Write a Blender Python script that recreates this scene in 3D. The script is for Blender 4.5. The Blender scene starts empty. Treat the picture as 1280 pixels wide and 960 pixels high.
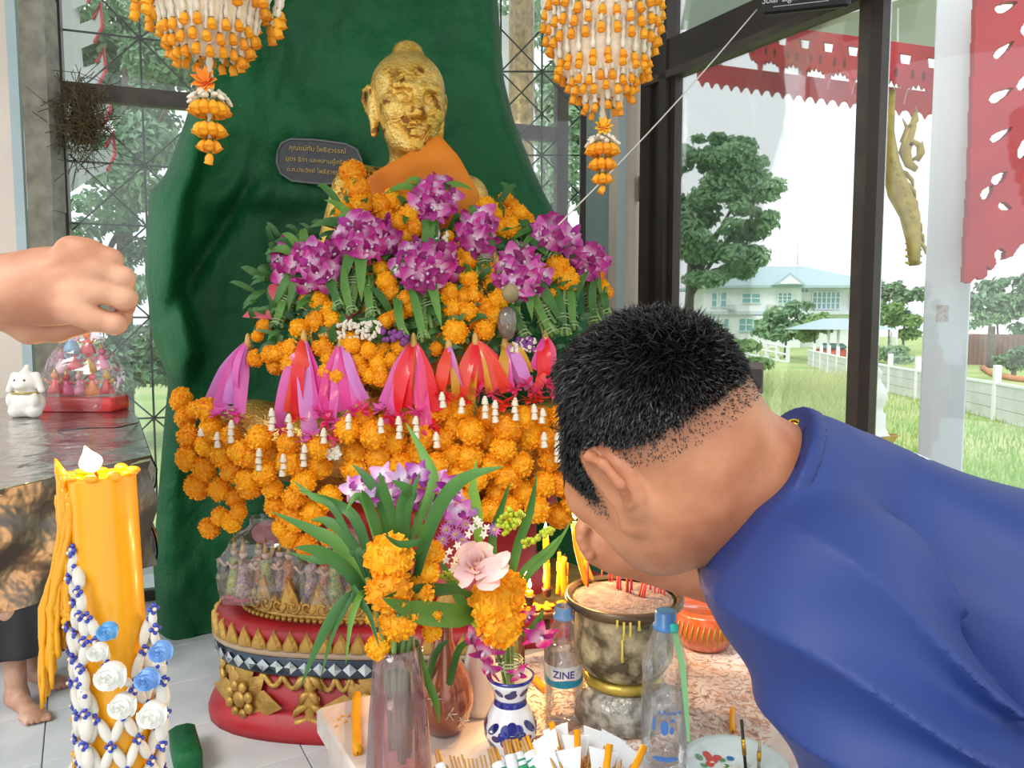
import bpy, math, random
import numpy as np
from mathutils import Vector, Matrix, Quaternion, noise as mnoise

# ---------------------------------------------------------------- camera
SC = bpy.context.scene
COL = SC.collection
FPX = 931.0
PITCH = math.radians(4.4)
CAM = Vector((0.0, 0.0, 1.5))
cd = bpy.data.cameras.new('camera')
cd.sensor_fit = 'HORIZONTAL'; cd.sensor_width = 36.0
cd.lens = FPX / 1280.0 * 36.0
cd.clip_start = 0.02; cd.clip_end = 500
cam = bpy.data.objects.new('camera', cd); COL.objects.link(cam)
cam.location = CAM
cam.rotation_euler = (math.pi / 2 - PITCH, 0, 0)
SC.camera = cam

# ---------------------------------------------------------------- sky and sun, exposure
W = bpy.data.worlds.new('world'); SC.world = W
W.use_nodes = True
bg = W.node_tree.nodes['Background']
bg.inputs[0].default_value = (0.93, 0.97, 1.0, 1)
bg.inputs[1].default_value = 1.15
sd = bpy.data.lights.new('sun', 'SUN'); sd.energy = 1.5; sd.angle = math.radians(25); sd.color = (1.0, 0.96, 0.9)
sun = bpy.data.objects.new('sun', sd); COL.objects.link(sun)
sun.rotation_euler = Vector((0.55, 0.85, -1.0)).to_track_quat('-Z', 'Y').to_euler()
SC.view_settings.view_transform = 'Standard'
SC.view_settings.look = 'None'
SC.view_settings.exposure = 0.42
SC.view_settings.gamma = 1.0
SC.view_settings.use_curve_mapping = False

# ---------------------------------------------------------------- helpers
CP, SP = math.cos(PITCH), math.sin(PITCH)
def ray(px, py):
    u = (px - 640.0) / FPX; v = (480.0 - py) / FPX
    return Vector((u, CP + v * SP, -SP + v * CP))
def P(px, py, Y):
    d = ray(px, py)
    return CAM + d * (Y / d.y)
def PZ(px, py, z):
    d = ray(px, py)
    return CAM + d * ((z - CAM.z) / d.z)
def pxm(Y): return Y / FPX            # metres per pixel at distance Y

R = random.Random(7)
def rv(s): return Vector((R.uniform(-s, s), R.uniform(-s, s), R.uniform(-s, s)))

def lin(c):
    return tuple(((x / 12.92) if x <= .04045 else ((x + .055) / 1.055) ** 2.4) for x in c)
def hexc(h):
    h = h.lstrip('#'); return lin(tuple(int(h[i:i + 2], 16) / 255 for i in (0, 2, 4)))

MATS = {}
def mat(name, col='#808080', rough=.55, metal=0.0, col2=None, nscale=8.0, nsharp=.5, bump=None, trans=0.0, emit=None, sss=0.0,
        coat=0.0, rnd=0.0, attr=None, alpha=None, spec=None, ior=None, detail=4.0, backlit=0.0):
    if name in MATS: return MATS[name]
    m = bpy.data.materials.new(name); m.use_nodes = True
    nt = m.node_tree; N = nt.nodes; L = nt.links
    b = N['Principled BSDF']
    c = hexc(col) if isinstance(col, str) else col
    b.inputs['Base Color'].default_value = (*c, 1)
    b.inputs['Roughness'].default_value = rough
    b.inputs['Metallic'].default_value = metal
    if ior: b.inputs['IOR'].default_value = ior
    if spec is not None: b.inputs['Specular IOR Level'].default_value = spec
    if trans: b.inputs['Transmission Weight'].default_value = trans
    if coat: b.inputs['Coat Weight'].default_value = coat; b.inputs['Coat Roughness'].default_value = .08
    if sss:
        b.inputs['Subsurface Weight'].default_value = sss
        b.inputs['Subsurface Radius'].default_value = (.012, .005, .003); b.inputs['Subsurface Scale'].default_value = 1.0
    if alpha is not None: b.inputs['Alpha'].default_value = alpha
    if emit:
        b.inputs['Emission Color'].default_value = (*hexc(emit[0]), 1); b.inputs['Emission Strength'].default_value = emit[1]
    tc = None; src = None
    if col2 or bump:
        tc = N.new('ShaderNodeTexCoord')
    if attr:
        a = N.new('ShaderNodeAttribute'); a.attribute_name = attr; src = a.outputs['Color']
    if col2:
        nz = N.new('ShaderNodeTexNoise'); nz.inputs['Scale'].default_value = nscale; nz.inputs['Detail'].default_value = detail
        L.new(tc.outputs['Object'], nz.inputs['Vector'])
        cr = N.new('ShaderNodeValToRGB')
        cr.color_ramp.elements[0].position = .5 - .5 * (1 - nsharp) * .6; cr.color_ramp.elements[1].position = .5 + .5 * (1 - nsharp) * .6
        cr.color_ramp.elements[0].color = (*c, 1)
        c2 = hexc(col2) if isinstance(col2, str) else col2
        cr.color_ramp.elements[1].color = (*c2, 1)
        L.new(nz.outputs['Fac'], cr.inputs['Fac'])
        if src is None: src = cr.outputs['Color']
        else:
            mx = N.new('ShaderNodeMix'); mx.data_type = 'RGBA'; mx.blend_type = 'MULTIPLY'; mx.inputs[0].default_value = 1
            L.new(src, mx.inputs[6]); L.new(cr.outputs['Color'], mx.inputs[7]); src = mx.outputs[2]
    if rnd:
        oi = N.new('ShaderNodeObjectInfo'); hs = N.new('ShaderNodeHueSaturation')
        mr = N.new('ShaderNodeMapRange'); mr.inputs['To Min'].default_value = .5 - rnd * .12; mr.inputs['To Max'].default_value = .5 + rnd * .12
        mv = N.new('ShaderNodeMapRange'); mv.inputs['To Min'].default_value = 1 - rnd; mv.inputs['To Max'].default_value = 1 + rnd * .5
        L.new(oi.outputs['Random'], mr.inputs['Value']); L.new(oi.outputs['Random'], mv.inputs['Value'])
        L.new(mr.outputs[0], hs.inputs['Hue']); L.new(mv.outputs[0], hs.inputs['Value'])
        if src is None: hs.inputs['Color'].default_value = (*c, 1)
        else: L.new(src, hs.inputs['Color'])
        src = hs.outputs['Color']
    if src is not None: L.new(src, b.inputs['Base Color'])
    if bump:
        nb = N.new('ShaderNodeTexNoise'); nb.inputs['Scale'].default_value = bump[0]; nb.inputs['Detail'].default_value = 5
        L.new(tc.outputs['Object'], nb.inputs['Vector'])
        bp = N.new('ShaderNodeBump'); bp.inputs['Strength'].default_value = bump[1]; bp.inputs['Distance'].default_value = bump[2] if len(bump) > 2 else .01
        L.new(nb.outputs['Fac'], bp.inputs['Height']); L.new(bp.outputs['Normal'], b.inputs['Normal'])
    if backlit:
        tr = N.new('ShaderNodeBsdfTranslucent'); ms = N.new('ShaderNodeMixShader'); ms.inputs[0].default_value = backlit
        if src is not None: L.new(src, tr.inputs['Color'])
        else: tr.inputs['Color'].default_value = (*c, 1)
        out = N['Material Output']
        L.new(b.outputs[0], ms.inputs[1]); L.new(tr.outputs[0], ms.inputs[2]); L.new(ms.outputs[0], out.inputs['Surface'])
    MATS[name] = m
    return m

def pane_mat(name, tint=(1, 1, 1), refl=.06, haze=0.0, hazecol=(.9, .95, .95), rough=.02):
    """thin clear sheet: straight-through light plus a mirror film and a little dust"""
    if name in MATS: return MATS[name]
    m = bpy.data.materials.new(name); m.use_nodes = True
    nt = m.node_tree; N = nt.nodes; L = nt.links
    N.remove(N['Principled BSDF']); out = N['Material Output']
    t = N.new('ShaderNodeBsdfTransparent'); t.inputs[0].default_value = (*tint, 1)
    g = N.new('ShaderNodeBsdfGlossy'); g.inputs['Roughness'].default_value = rough
    d = N.new('ShaderNodeBsdfDiffuse'); d.inputs[0].default_value = (*hazecol, 1)
    f = N.new('ShaderNodeLayerWeight'); f.inputs[0].default_value = .35
    mm = N.new('ShaderNodeMath'); mm.operation = 'MULTIPLY_ADD'; mm.inputs[1].default_value = .55; mm.inputs[2].default_value = refl
    L.new(f.outputs['Fresnel'], mm.inputs[0])
    m1 = N.new('ShaderNodeMixShader'); m2 = N.new('ShaderNodeMixShader')
    m1.inputs[0].default_value = haze
    L.new(t.outputs[0], m1.inputs[1]); L.new(d.outputs[0], m1.inputs[2])
    L.new(mm.outputs[0], m2.inputs[0]); L.new(m1.outputs[0], m2.inputs[1]); L.new(g.outputs[0], m2.inputs[2])
    L.new(m2.outputs[0], out.inputs['Surface'])
    MATS[name] = m
    return m

def flame_mat():
    if 'flame' in MATS: return MATS['flame']
    m = bpy.data.materials.new('flame'); m.use_nodes = True
    b = m.node_tree.nodes['Principled BSDF']
    b.inputs['Base Color'].default_value = (1, .8, .4, 1)
    b.inputs['Emission Color'].default_value = (1, .72, .30, 1); b.inputs['Emission Strength'].default_value = 9
    MATS['flame'] = m; return m

def basis(z, x=None):
    """rotation matrix whose local Z points along z (local X near x)"""
    z = Vector(z).normalized()
    x = Vector(x) if x is not None else (Vector((1, 0, 0)) if abs(z.x) < .9 else Vector((0, 1, 0)))
    x = (x - z * x.dot(z)).normalized(); y = z.cross(x)
    return Matrix((x, y, z)).transposed()

class MB:
    def __init__(s): s.v = []; s.f = []; s.c = []
    def add(s, vs, fs, col=None):
        o = len(s.v); s.v += [Vector(v) for v in vs]; s.f += [[i + o for i in f] for f in fs]
        s.c += [col if col else (1, 1, 1)] * len(vs)
        return s
    def box(s, c, size, Rm=None):
        c = Vector(c); hx, hy, hz = [a / 2 for a in size]
        vs = [Vector((x, y, z)) for z in (-hz, hz) for y in (-hy, hy) for x in (-hx, hx)]
        if Rm is not None: vs = [Rm @ v for v in vs]
        return s.add([c + v for v in vs], [(0, 2, 3, 1), (4, 5, 7, 6), (0, 1, 5, 4), (2, 6, 7, 3), (0, 4, 6, 2), (1, 3, 7, 5)])
    def bevbox(s, c, size, b, Rm=None):
        """box with chamfered edges"""
        c = Vector(c); hx, hy, hz = [a / 2 for a in size]
        prof = [(hx - b, hy - b, -hz), (hx, hy, -hz + b), (hx, hy, hz - b), (hx - b, hy - b, hz)]
        vs = []
        for (x, y, z) in prof:
            q = min(b, x, y) if b else 0
            vs += [(x - q, -y, z), (x, -y + q, z), (x, y - q, z), (x - q, y, z), (-x + q, y, z), (-x, y - q, z), (-x, -y + q, z), (-x + q, -y, z)]
        vs = [Vector(v) for v in vs]
        if Rm is not None: vs = [Rm @ v for v in vs]
        fs = [list(range(7, -1, -1)), list(range(24, 32))]
        for k in range(3):
            for i in range(8):
                j = (i + 1) % 8; fs.append((k * 8 + i, k * 8 + j, k * 8 + 8 + j, k * 8 + 8 + i))
        return s.add([c + v for v in vs], fs)
    def tube(s, pts, rad, n=8, cap=True, flat=1.0, up=None):
        pts = [Vector(p) for p in pts]; m = len(pts)
        if not hasattr(rad, '__len__'): rad = [rad] * m
        vs = []; prev = None
        for i in range(m):
            t = (pts[min(i + 1, m - 1)] - pts[max(i - 1, 0)])
            if t.length < 1e-9: t = Vector((0, 0, 1))
            B = basis(t, prev if prev is not None else up); prev = B.col[0]
            for k in range(n):
                a = 2 * math.pi * k / n
                vs.append(pts[i] + B @ Vector((math.cos(a) * rad[i], math.sin(a) * rad[i] * flat, 0)))
        fs = []
        for i in range(m - 1):
            for k in range(n):
                j = (k + 1) % n; fs.append((i * n + k, i * n + j, i * n + n + j, i * n + n + k))
        if cap: fs += [list(range(n - 1, -1, -1)), list(range((m - 1) * n, m * n))]
        return s.add(vs, fs)
    def lathe(s, prof, n=24, c=(0, 0, 0), Rm=None, cap=True, a0=0.0, wob=None):
        c = Vector(c); vs = []
        for (r, z) in prof:
            for k in range(n):
                a = a0 + 2 * math.pi * k / n
                rr = r * (wob(a, z) if wob else 1)
                v = Vector((rr * math.cos(a), rr * math.sin(a), z))
                vs.append(c + (Rm @ v if Rm is not None else v))
        m = len(prof); fs = []
        for i in range(m - 1):
            for k in range(n):
                j = (k + 1) % n; fs.append((i * n + k, i * n + j, i * n + n + j, i * n + n + k))
        if cap: fs += [list(range(n - 1, -1, -1)), list(range((m - 1) * n, m * n))]
        return s.add(vs, fs)
    def ell(s, c, r, nu=12, nv=8, Rm=None):
        if not hasattr(r, '__len__'): r = (r, r, r)
        c = Vector(c); vs = []; fs = []
        for i in range(nv + 1):
            th = math.pi * i / nv
            for k in range(nu):
                a = 2 * math.pi * k / nu
                v = Vector((r[0] * math.sin(th) * math.cos(a), r[1] * math.sin(th) * math.sin(a), r[2] * math.cos(th)))
                vs.append(c + (Rm @ v if Rm is not None else v))
        for i in range(nv):
            for k in range(nu):
                j = (k + 1) % nu; fs.append((i * nu + k, i * nu + nu + k, i * nu + nu + j, i * nu + j))
        return s.add(vs, fs)
    def prism(s, poly, d, M):
        """poly: 2D outline (x,z) extruded by d along local +y and -y halves; M 4x4 or 3x3"""
        n = len(poly)
        vs = [M @ Vector((x, -d / 2, z)) for x, z in poly] + [M @ Vector((x, d / 2, z)) for x, z in poly]
        fs = [list(range(n)), list(range(2 * n - 1, n - 1, -1))]
        for i in range(n):
            j = (i + 1) % n; fs.append((i, i + n, j + n, j))
        return s.add(vs, fs)
    def strip(s, pts, wid, nrm, cup=0.0, cols=3, col=None, thick=0.0):
        """leaf / ribbon: a band along pts, width list, facing nrm, cupped like a V by cup"""
        pts = [Vector(p) for p in pts]; m = len(pts); vs = []; fs = []
        for i in range(m):
            t = (pts[min(i + 1, m - 1)] - pts[max(i - 1, 0)]).normalized()
            nv = nrm(i) if callable(nrm) else Vector(nrm)
            sd = t.cross(nv)
            if sd.length < 1e-6: sd = t.cross(Vector((.3, .5, .8)))
            sd.normalize(); up = sd.cross(t)
            w = wid[i] if hasattr(wid, '__len__') else wid
            for k in range(cols):
                q = -1 + 2 * k / (cols - 1)
                vs.append(pts[i] + sd * (q * w / 2) + up * (abs(q) * cup * w / 2))
        for i in range(m - 1):
            for k in range(cols - 1):
                fs.append((i * cols + k, i * cols + k + 1, (i + 1) * cols + k + 1, (i + 1) * cols + k))
        return s.add(vs, fs, col)
    def merge(s, o, M=None):
        return s.add([M @ v for v in o.v] if M is not None else o.v, o.f)
    def mesh(s, name, m, off=Vector((0, 0, 0)), smooth=True, colors=None):
        me = bpy.data.meshes.new(name)
        me.from_pydata([tuple(v - off) for v in s.v], [], s.f)
        if smooth: me.polygons.foreach_set('use_smooth', [True] * len(me.polygons))
        if m is not None: me.materials.append(m)
        if colors:
            ca = me.color_attributes.new('Col', 'FLOAT_COLOR', 'POINT')
            flat = np.ones((len(s.v), 4), np.float32); flat[:, :3] = np.array(s.c if colors is True else colors, np.float32)
            ca.data.foreach_set('color', flat.ravel())
        me.update()
        return me
    def build(s, name, m, parent=None, smooth=True, loc=None, colors=None, angle=None):
        if parent is None and loc is None:
            xs = [v.x for v in s.v]; ys = [v.y for v in s.v]; zs = [v.z for v in s.v]
            loc = Vector(((min(xs) + max(xs)) / 2, (min(ys) + max(ys)) / 2, min(zs)))
        off = root_loc(parent) if parent is not None else Vector(loc)
        me = s.mesh(name, m, off, smooth, colors)
        if angle is not None: me.set_sharp_from_angle(angle=math.radians(angle))
        o = bpy.data.objects.new(name, me); COL.objects.link(o)
        if parent is not None: o.parent = parent
        else: o.location = loc
        return o

def root_loc(o):
    L = Vector((0, 0, 0))
    while o is not None:
        L = L + o.location; o = o.parent
    return L
def tag(o, label=None, cat=None, group=None, kind=None):
    if label: o['label'] = label
    if cat: o['category'] = cat
    if group: o['group'] = group
    if kind: o['kind'] = kind
    return o
def thing(name, label, cat, loc, group=None, kind=None):
    o = bpy.data.objects.new(name, None); COL.objects.link(o)
    o.empty_display_size = .05
    o.location = loc
    return tag(o, label, cat, group, kind)
def inst(name, me, parent, loc, rot=None, scale=1.0):
    """one more object sharing mesh data, placed at world loc under parent (an unrotated root)"""
    o = bpy.data.objects.new(name, me); COL.objects.link(o)
    if parent is not None: o.parent = parent
    l = Vector(loc) - (root_loc(parent) if parent is not None else Vector((0, 0, 0)))
    if not hasattr(scale, '__len__'): scale = (scale,) * 3
    Rm = rot.to_4x4() if rot is not None else Matrix.Identity(4)
    o.matrix_local = Matrix.Translation(l) @ Rm @ Matrix.Diagonal((*scale, 1))
    return o
def rot_rand(z=None, tilt=.3):
    zz = Vector(z) if z is not None else Vector((0, 0, 1))
    zz = (zz.normalized() + rv(tilt)).normalized()
    a = R.uniform(0, 6.28)
    B = basis(zz)
    return B @ Matrix.Rotation(a, 3, 'Z')
def bez(p0, p1, p2, p3, n=8):
    out = []
    for i in range(n + 1):
        t = i / n; q = 1 - t
        out.append(Vector(p0) * q ** 3 + Vector(p1) * 3 * q * q * t + Vector(p2) * 3 * q * t * t + Vector(p3) * t ** 3)
    return out
def interp(x, xs, ys):
    return float(np.interp(x, xs, ys))

# ---- signed distance fields -> surface nets, for bodies
def s_cap(p, a, b, ra, rb):
    a = np.array(a, np.float32); b = np.array(b, np.float32); ab = b - a
    t = np.clip(((p - a) @ ab) / max(float(ab @ ab), 1e-9), 0, 1)
    return np.linalg.norm(p - a - t[:, None] * ab, axis=1) - (ra + (rb - ra) * t)
def s_ell(p, c, r, Rm=None):
    q = p - np.array(c, np.float32)
    if Rm is not None: q = q @ np.array(Rm, np.float32)
    r = np.array(r, np.float32)
    k0 = np.linalg.norm(q / r, axis=1); k1 = np.linalg.norm(q / (r * r), axis=1)
    return k0 * (k0 - 1) / np.maximum(k1, 1e-6)
def smin(a, b, k):
    h = np.maximum(k - np.abs(a - b), 0) / k
    return np.minimum(a, b) - h * h * k * .25
def smax(a, b, k): return -smin(-a, -b, k)
def s_chain(p, pts, rad, k=.01):
    d = None
    for i in range(len(pts) - 1):
        e = s_cap(p, pts[i], pts[i + 1], rad[i], rad[i + 1])
        d = e if d is None else smin(d, e, k)
    return d

def nets(f, lo, hi, h):
    lo = np.array(lo, np.float32); hi = np.array(hi, np.float32)
    n = np.ceil((hi - lo) / h / 4).astype(int) * 4 + 4
    nc = n // 4
    ax = [lo[i] + (np.arange(nc[i]) * 4 + 1.5) * h for i in range(3)]
    G = np.stack(np.meshgrid(*ax, indexing='ij'), -1).reshape(-1, 3).astype(np.float32)
    Cv = f(G).reshape(nc)
    F = np.repeat(np.repeat(np.repeat(Cv, 4, 0), 4, 1), 4, 2)
    M = np.abs(F) < 4 * h * 1.7
    idx = np.argwhere(M)
    pts = lo + idx.astype(np.float32) * h
    vals = np.empty(len(pts), np.float32)
    for i in range(0, len(pts), 200000): vals[i:i + 200000] = f(pts[i:i + 200000])
    F[M] = vals
    ins = F < 0
    # cells
    c = [F[i:n[0] - 1 + i, j:n[1] - 1 + j, k:n[2] - 1 + k] for i in (0, 1) for j in (0, 1) for k in (0, 1)]
    sgn = sum((x < 0).astype(np.int8) for x in c)
    act = (sgn > 0) & (sgn < 8)
    ci = np.argwhere(act)
    vid = -np.ones(act.shape, np.int64); vid[act] = np.arange(len(ci))
    corners = np.array([(i, j, k) for i in (0, 1) for j in (0, 1) for k in (0, 1)], np.float32)
    fv = np.stack([x[act] for x in c], 1)
    acc = np.zeros((len(ci), 3), np.float32); cnt = np.zeros(len(ci), np.float32)
    for a in range(8):
        for b in range(a + 1, 8):
            if abs(corners[a] - corners[b]).sum() != 1: continue
            m = (fv[:, a] < 0) != (fv[:, b] < 0)
            t = np.where(m, fv[:, a] / np.where(m, fv[:, a] - fv[:, b], 1), 0)
            acc += np.where(m[:, None], corners[a] + t[:, None] * (corners[b] - corners[a]), 0); cnt += m
    V = lo + (ci + acc / np.maximum(cnt, 1)[:, None]) * h
    faces = []
    for axis in range(3):
        o = [0, 0, 0]; o[axis] = 1
        a0 = ins[:n[0] - o[0], :n[1] - o[1], :n[2] - o[2]]; a1 = ins[o[0]:, o[1]:, o[2]:]
        e = np.argwhere(a0 != a1)
        u, w = (axis + 1) % 3, (axis + 2) % 3
        e = e[(e[:, u] > 0) & (e[:, w] > 0) & (e[:, u] < n[u] - 1) & (e[:, w] < n[w] - 1) & (e[:, axis] < n[axis] - 1)]
        du = np.zeros(3, int); du[u] = 1; dw = np.zeros(3, int); dw[w] = 1
        q = [vid[tuple((e - x).T)] for x in (0 * du, du, du + dw, dw)]
        q = np.stack(q, 1)
        flip = ins[tuple(e.T)]
        q = np.where(flip[:, None], q, q[:, ::-1])
        faces.append(q[(q >= 0).all(1)])
    return V, np.concatenate(faces)

def sdf_mesh(name, f, lo, hi, h, m, parent, colfn=None):
    V, Fq = nets(f, lo, hi, h)
    off = np.array(root_loc(parent))
    me = bpy.data.meshes.new(name)
    nf = len(Fq)
    me.vertices.add(len(V)); me.vertices.foreach_set('co', (V - off).astype(np.float32).ravel())
    me.loops.add(nf * 4); me.loops.foreach_set('vertex_index', Fq.astype(np.int32).ravel())
    me.polygons.add(nf); me.polygons.foreach_set('loop_start', np.arange(0, nf * 4, 4, dtype=np.int32))
    me.polygons.foreach_set('use_smooth', np.ones(nf, bool))
    me.update(calc_edges=True); me.validate()
    me.materials.append(m)
    if colfn is not None:
        ca = me.color_attributes.new('Col', 'FLOAT_COLOR', 'POINT')
        c = np.ones((len(V), 4), np.float32); c[:, :3] = colfn(V)
        ca.data.foreach_set('color', c.ravel())
    o = bpy.data.objects.new(name, me); COL.objects.link(o); o.parent = parent
    return o, V, Fq

def text_mesh(name, body, size, m, parent, origin, xdir, zdir, extr=.0006, align='CENTER', bold=0.0):
    """flat lettering: local x along xdir, up along zdir"""
    cu = bpy.data.curves.new(name, 'FONT'); cu.body = body; cu.size = size; cu.align_x = align; cu.align_y = 'CENTER'
    cu.extrude = extr; cu.offset = bold; cu.resolution_u = 3
    t = bpy.data.objects.new(name + '_tmp', cu); COL.objects.link(t)
    bpy.context.view_layer.update()
    me = bpy.data.meshes.new_from_object(t.evaluated_get(bpy.context.evaluated_depsgraph_get()))
    bpy.data.objects.remove(t); bpy.data.curves.remove(cu)
    me.name = name; me.materials.clear(); me.materials.append(m)
    x = Vector(xdir).normalized(); y = Vector(zdir).normalized(); z = x.cross(y).normalized(); y = z.cross(x)
    o = bpy.data.objects.new(name, me); COL.objects.link(o)
    if parent is not None: o.parent = parent
    l = Vector(origin) - (root_loc(parent) if parent is not None else Vector((0, 0, 0)))
    o.matrix_local = Matrix.Translation(l) @ Matrix((x, y, z)).transposed().to_4x4()
    return o
# ================================================================ SETTING
E1 = Vector((.866, .5, 0)); E2 = Vector((-.5, .866, 0)); UZ = Vector((0, 0, 1))
RB = Matrix((E1, E2, UZ)).transposed()          # the building stands turned 30 degrees to the lens
M_tile = mat('white_tile', '#d4d8dc', .28, col2='#c3c9cd', nscale=5, rnd=.06)
M_grout = mat('grout', '#9a9c9c', .9)
M_bronze = mat('bronze_aluminium', '#37312e', .45, .3, col2='#423b37', nscale=3)
M_bronze_l = mat('worn_bronze_frame', '#585049', .45, .3, col2='#463f3a', nscale=6)
M_wire = mat('grille_steel', '#33383a', .6, .4)
M_glass = pane_mat('window_glass', (.985, .995, .99), .02, .02)
M_dusty = pane_mat('dusty_glass', (.93, .96, .95), .02, .06, (.62, .68, .66))
M_beige = mat('beige_paint', '#cfc3b6', .8, col2='#c4b8ac', nscale=3)
M_blue_paint = mat('pale_blue_paint', '#a2b2b3', .6, col2='#97a8aa', nscale=4)
M_grey_post = mat('weathered_cement', '#c2c0ba', .9, col2='#a09f9b', nscale=14, bump=(30, .5))

M_ceil = mat('ceiling_white', '#cfcac2', .9)
cp_ = [(-3.4, .3), (-3.4, 3.5), (-2.3, 3.98), (.42, 4.9), (.62, 4.3), (.80, 3.72), (2.32, 1.28), (2.7, .3)]; nc_ = len(cp_)
m = MB(); m.add([(x, y, 3.9) for x, y in cp_] + [(x, y, 3.96) for x, y in cp_], [tuple(range(nc_)), tuple(range(2 * nc_ - 1, nc_ - 1, -1))] + [(i, i + nc_, (i + 1) % nc_ + nc_, (i + 1) % nc_) for i in range(nc_)])
tag(m.build('ceiling_unseen', M_ceil, None, False), kind='structure')  # slab out of view, added to shade the interior against the brighter outdoors
fl = thing('floor', None, None, (0, 0, 0), kind='structure')
m = MB(); m.box((0, 2.1, -.06), (5.6, 5.6, .1), Matrix.Identity(3)); m.build('floor_slab', M_grout, fl, False)
tm = MB().bevbox((0, 0, 0), (.396, .396, .012), .002).mesh('tile', M_tile, smooth=False)
for i in range(-9, 10):
    for j in range(-4, 14):
        p = E1 * (i * .4) + E2 * (j * .4) + Vector((-.2, 1.2, -.006))
        if -2.6 < p.x < 0.9 and 1.2 < p.y < 4.5 and not (p.x > -.2 and p.y > 1.9): inst('tile', tm, fl, p, RB)

# ---- the green rock grotto behind the statue
def rock_green():
    m = bpy.data.materials.new('rock_green'); m.use_nodes = True
    nt = m.node_tree; N = nt.nodes; L = nt.links; b = N['Principled BSDF']
    b.inputs['Roughness'].default_value = .5; b.inputs['Specular IOR Level'].default_value = .3
    tc = N.new('ShaderNodeTexCoord')
    n1 = N.new('ShaderNodeTexNoise'); n1.inputs['Scale'].default_value = 2.2; n1.inputs['Detail'].default_value = 6
    mp = N.new('ShaderNodeMapping'); mp.inputs['Scale'].default_value = (1, 1, .6)
    L.new(tc.outputs['Object'], mp.inputs['Vector']); L.new(mp.outputs[0], n1.inputs['Vector'])
    cr = N.new('ShaderNodeValToRGB'); e = cr.color_ramp.elements
    e[0].position = .3; e[0].color = (*hexc('#0a4727'), 1); e[1].position = .72; e[1].color = (*hexc('#116638'), 1)
    L.new(n1.outputs['Fac'], cr.inputs['Fac']); 
    n2 = N.new('ShaderNodeTexNoise'); n2.inputs['Scale'].default_value = 38; n2.inputs['Detail'].default_value = 8
    c2 = N.new('ShaderNodeValToRGB'); c2.color_ramp.elements[0].position = .66; c2.color_ramp.elements[1].position = .8
    c2.color_ramp.elements[0].color = (0, 0, 0, 1); c2.color_ramp.elements[1].color = (.3, .3, .3, 1)
    L.new(tc.outputs['Object'], n2.inputs['Vector']); L.new(n2.outputs['Fac'], c2.inputs['Fac'])
    mx = N.new('ShaderNodeMix'); mx.data_type = 'RGBA'; L.new(c2.outputs['Color'], mx.inputs[0]); L.new(cr.outputs['Color'], mx.inputs[6])
    mx.inputs[7].default_value = (*hexc('#5f8f74'), 1); L.new(mx.outputs[2], b.inputs['Base Color'])
    n3 = N.new('ShaderNodeTexNoise'); n3.inputs['Scale'].default_value = 14; n3.inputs['Detail'].default_value = 7; n3.inputs['Roughness'].default_value = .6
    L.new(tc.outputs['Object'], n3.inputs['Vector'])
    bp = N.new('ShaderNodeBump'); bp.inputs['Strength'].default_value = .55; bp.inputs['Distance'].default_value = .03
    L.new(n3.outputs['Fac'], bp.inputs['Height']); L.new(bp.outputs['Normal'], b.inputs['Normal'])
    return m
M_rock = rock_green()
RK_Y = [-160, -80, 0, 100, 150, 215, 245, 340, 420, 455, 475, 520, 700, 803]
RK_L = [360, 330, 292, 246, 232, 208, 186, 181, 190, 203, 211, 206, 191, 198]
RK_R = [610, 618, 622, 630, 642, 668, 682, 735, 748, 752, 755, 757, 760, 760]
def rock_front(s, py):
    l = interp(py, RK_Y, RK_L); r = interp(py, RK_Y, RK_R)
    px = l + (r - l) * s
    Y = 3.36 + .26 * math.sin(math.pi * min(1, max(0, s))) ** .8
    # the lit flank at the left stands forward, the hollow behind the statue lies back
    fx = interp(py, [100, 160, 215, 250, 300, 350, 400, 440, 465], [262, 258, 246, 234, 226, 222, 236, 247, 238])
    flank = 1 / (1 + math.exp(max(-30, min(30, (px - fx) / 3.5))))
    low = 1 / (1 + math.exp((py - 468) / 4.0)); up = min(1, max(0, (py - 120) / 110))
    Y -= .26 * flank * low * up * (.15 + .85 * min(1, max(0, (px - l) / max(10, fx - l))))
    gx = 312 - (py - 228) * .62          # slanting groove where the hollow begins
    Y += .09 * math.exp(-((px - gx) / 13) ** 2) * min(1, max(0, (py - 215) / 30)) * (1 if py < 380 else max(0, 1 - (py - 380) / 40))
    Y += .07 / (1 + math.exp(max(-30, min(30, (gx - px) / 9)))) * min(1, max(0, (py - 225) / 40)) * math.exp(-((px - 330) / 150) ** 2)
    Y += .10 * (1 - low) * math.exp(-((px - 260) / 80) ** 2) * max(0, 1 - abs(py - 600) / 200)
    if s > .8: Y += .12 * ((s - .8) / .2) ** 2
    # ledge that slants down from the plaque
    Y -= .06 * math.exp(-((py - (245 + (px - 260) * -.02)) / 16) ** 2) * math.exp(-((px - 330) / 90) ** 2)
    # recess around the plaque
    Y += .03 * math.exp(-(((px - 400) / 70) ** 4 + ((py - 203) / 40) ** 4))
    p = Vector((px / 90, py / 90, 3.1)); nz = mnoise.fractal(p, 1.0, 2.0, 4)
    Y += .035 * nz + .012 * mnoise.noise(Vector((px / 22, py / 22, 9)))
    return px, Y
rock = MB(); NS, NT = 110, 120
vs = []; fs = []
for j in range(NT + 1):
    py = -160 + (803 + 160) * j / NT
    for i in range(NS + 1):
        s = i / NS
        px, Y = rock_front(s, py)
        e = min(s, 1 - s)
        Y += .16 * max(0, 1 - e / .045) ** 2          # rounded lips
        p = P(px, py, Y)
        if j == NT: p.z = 0.0
        p.z = max(p.z, 0.0)
        vs.append(p)
for j in range(NT):
    for i in range(NS):
        a = j * (NS + 1) + i; fs.append((a, a + NS + 1, a + NS + 2, a + 1))
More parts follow.
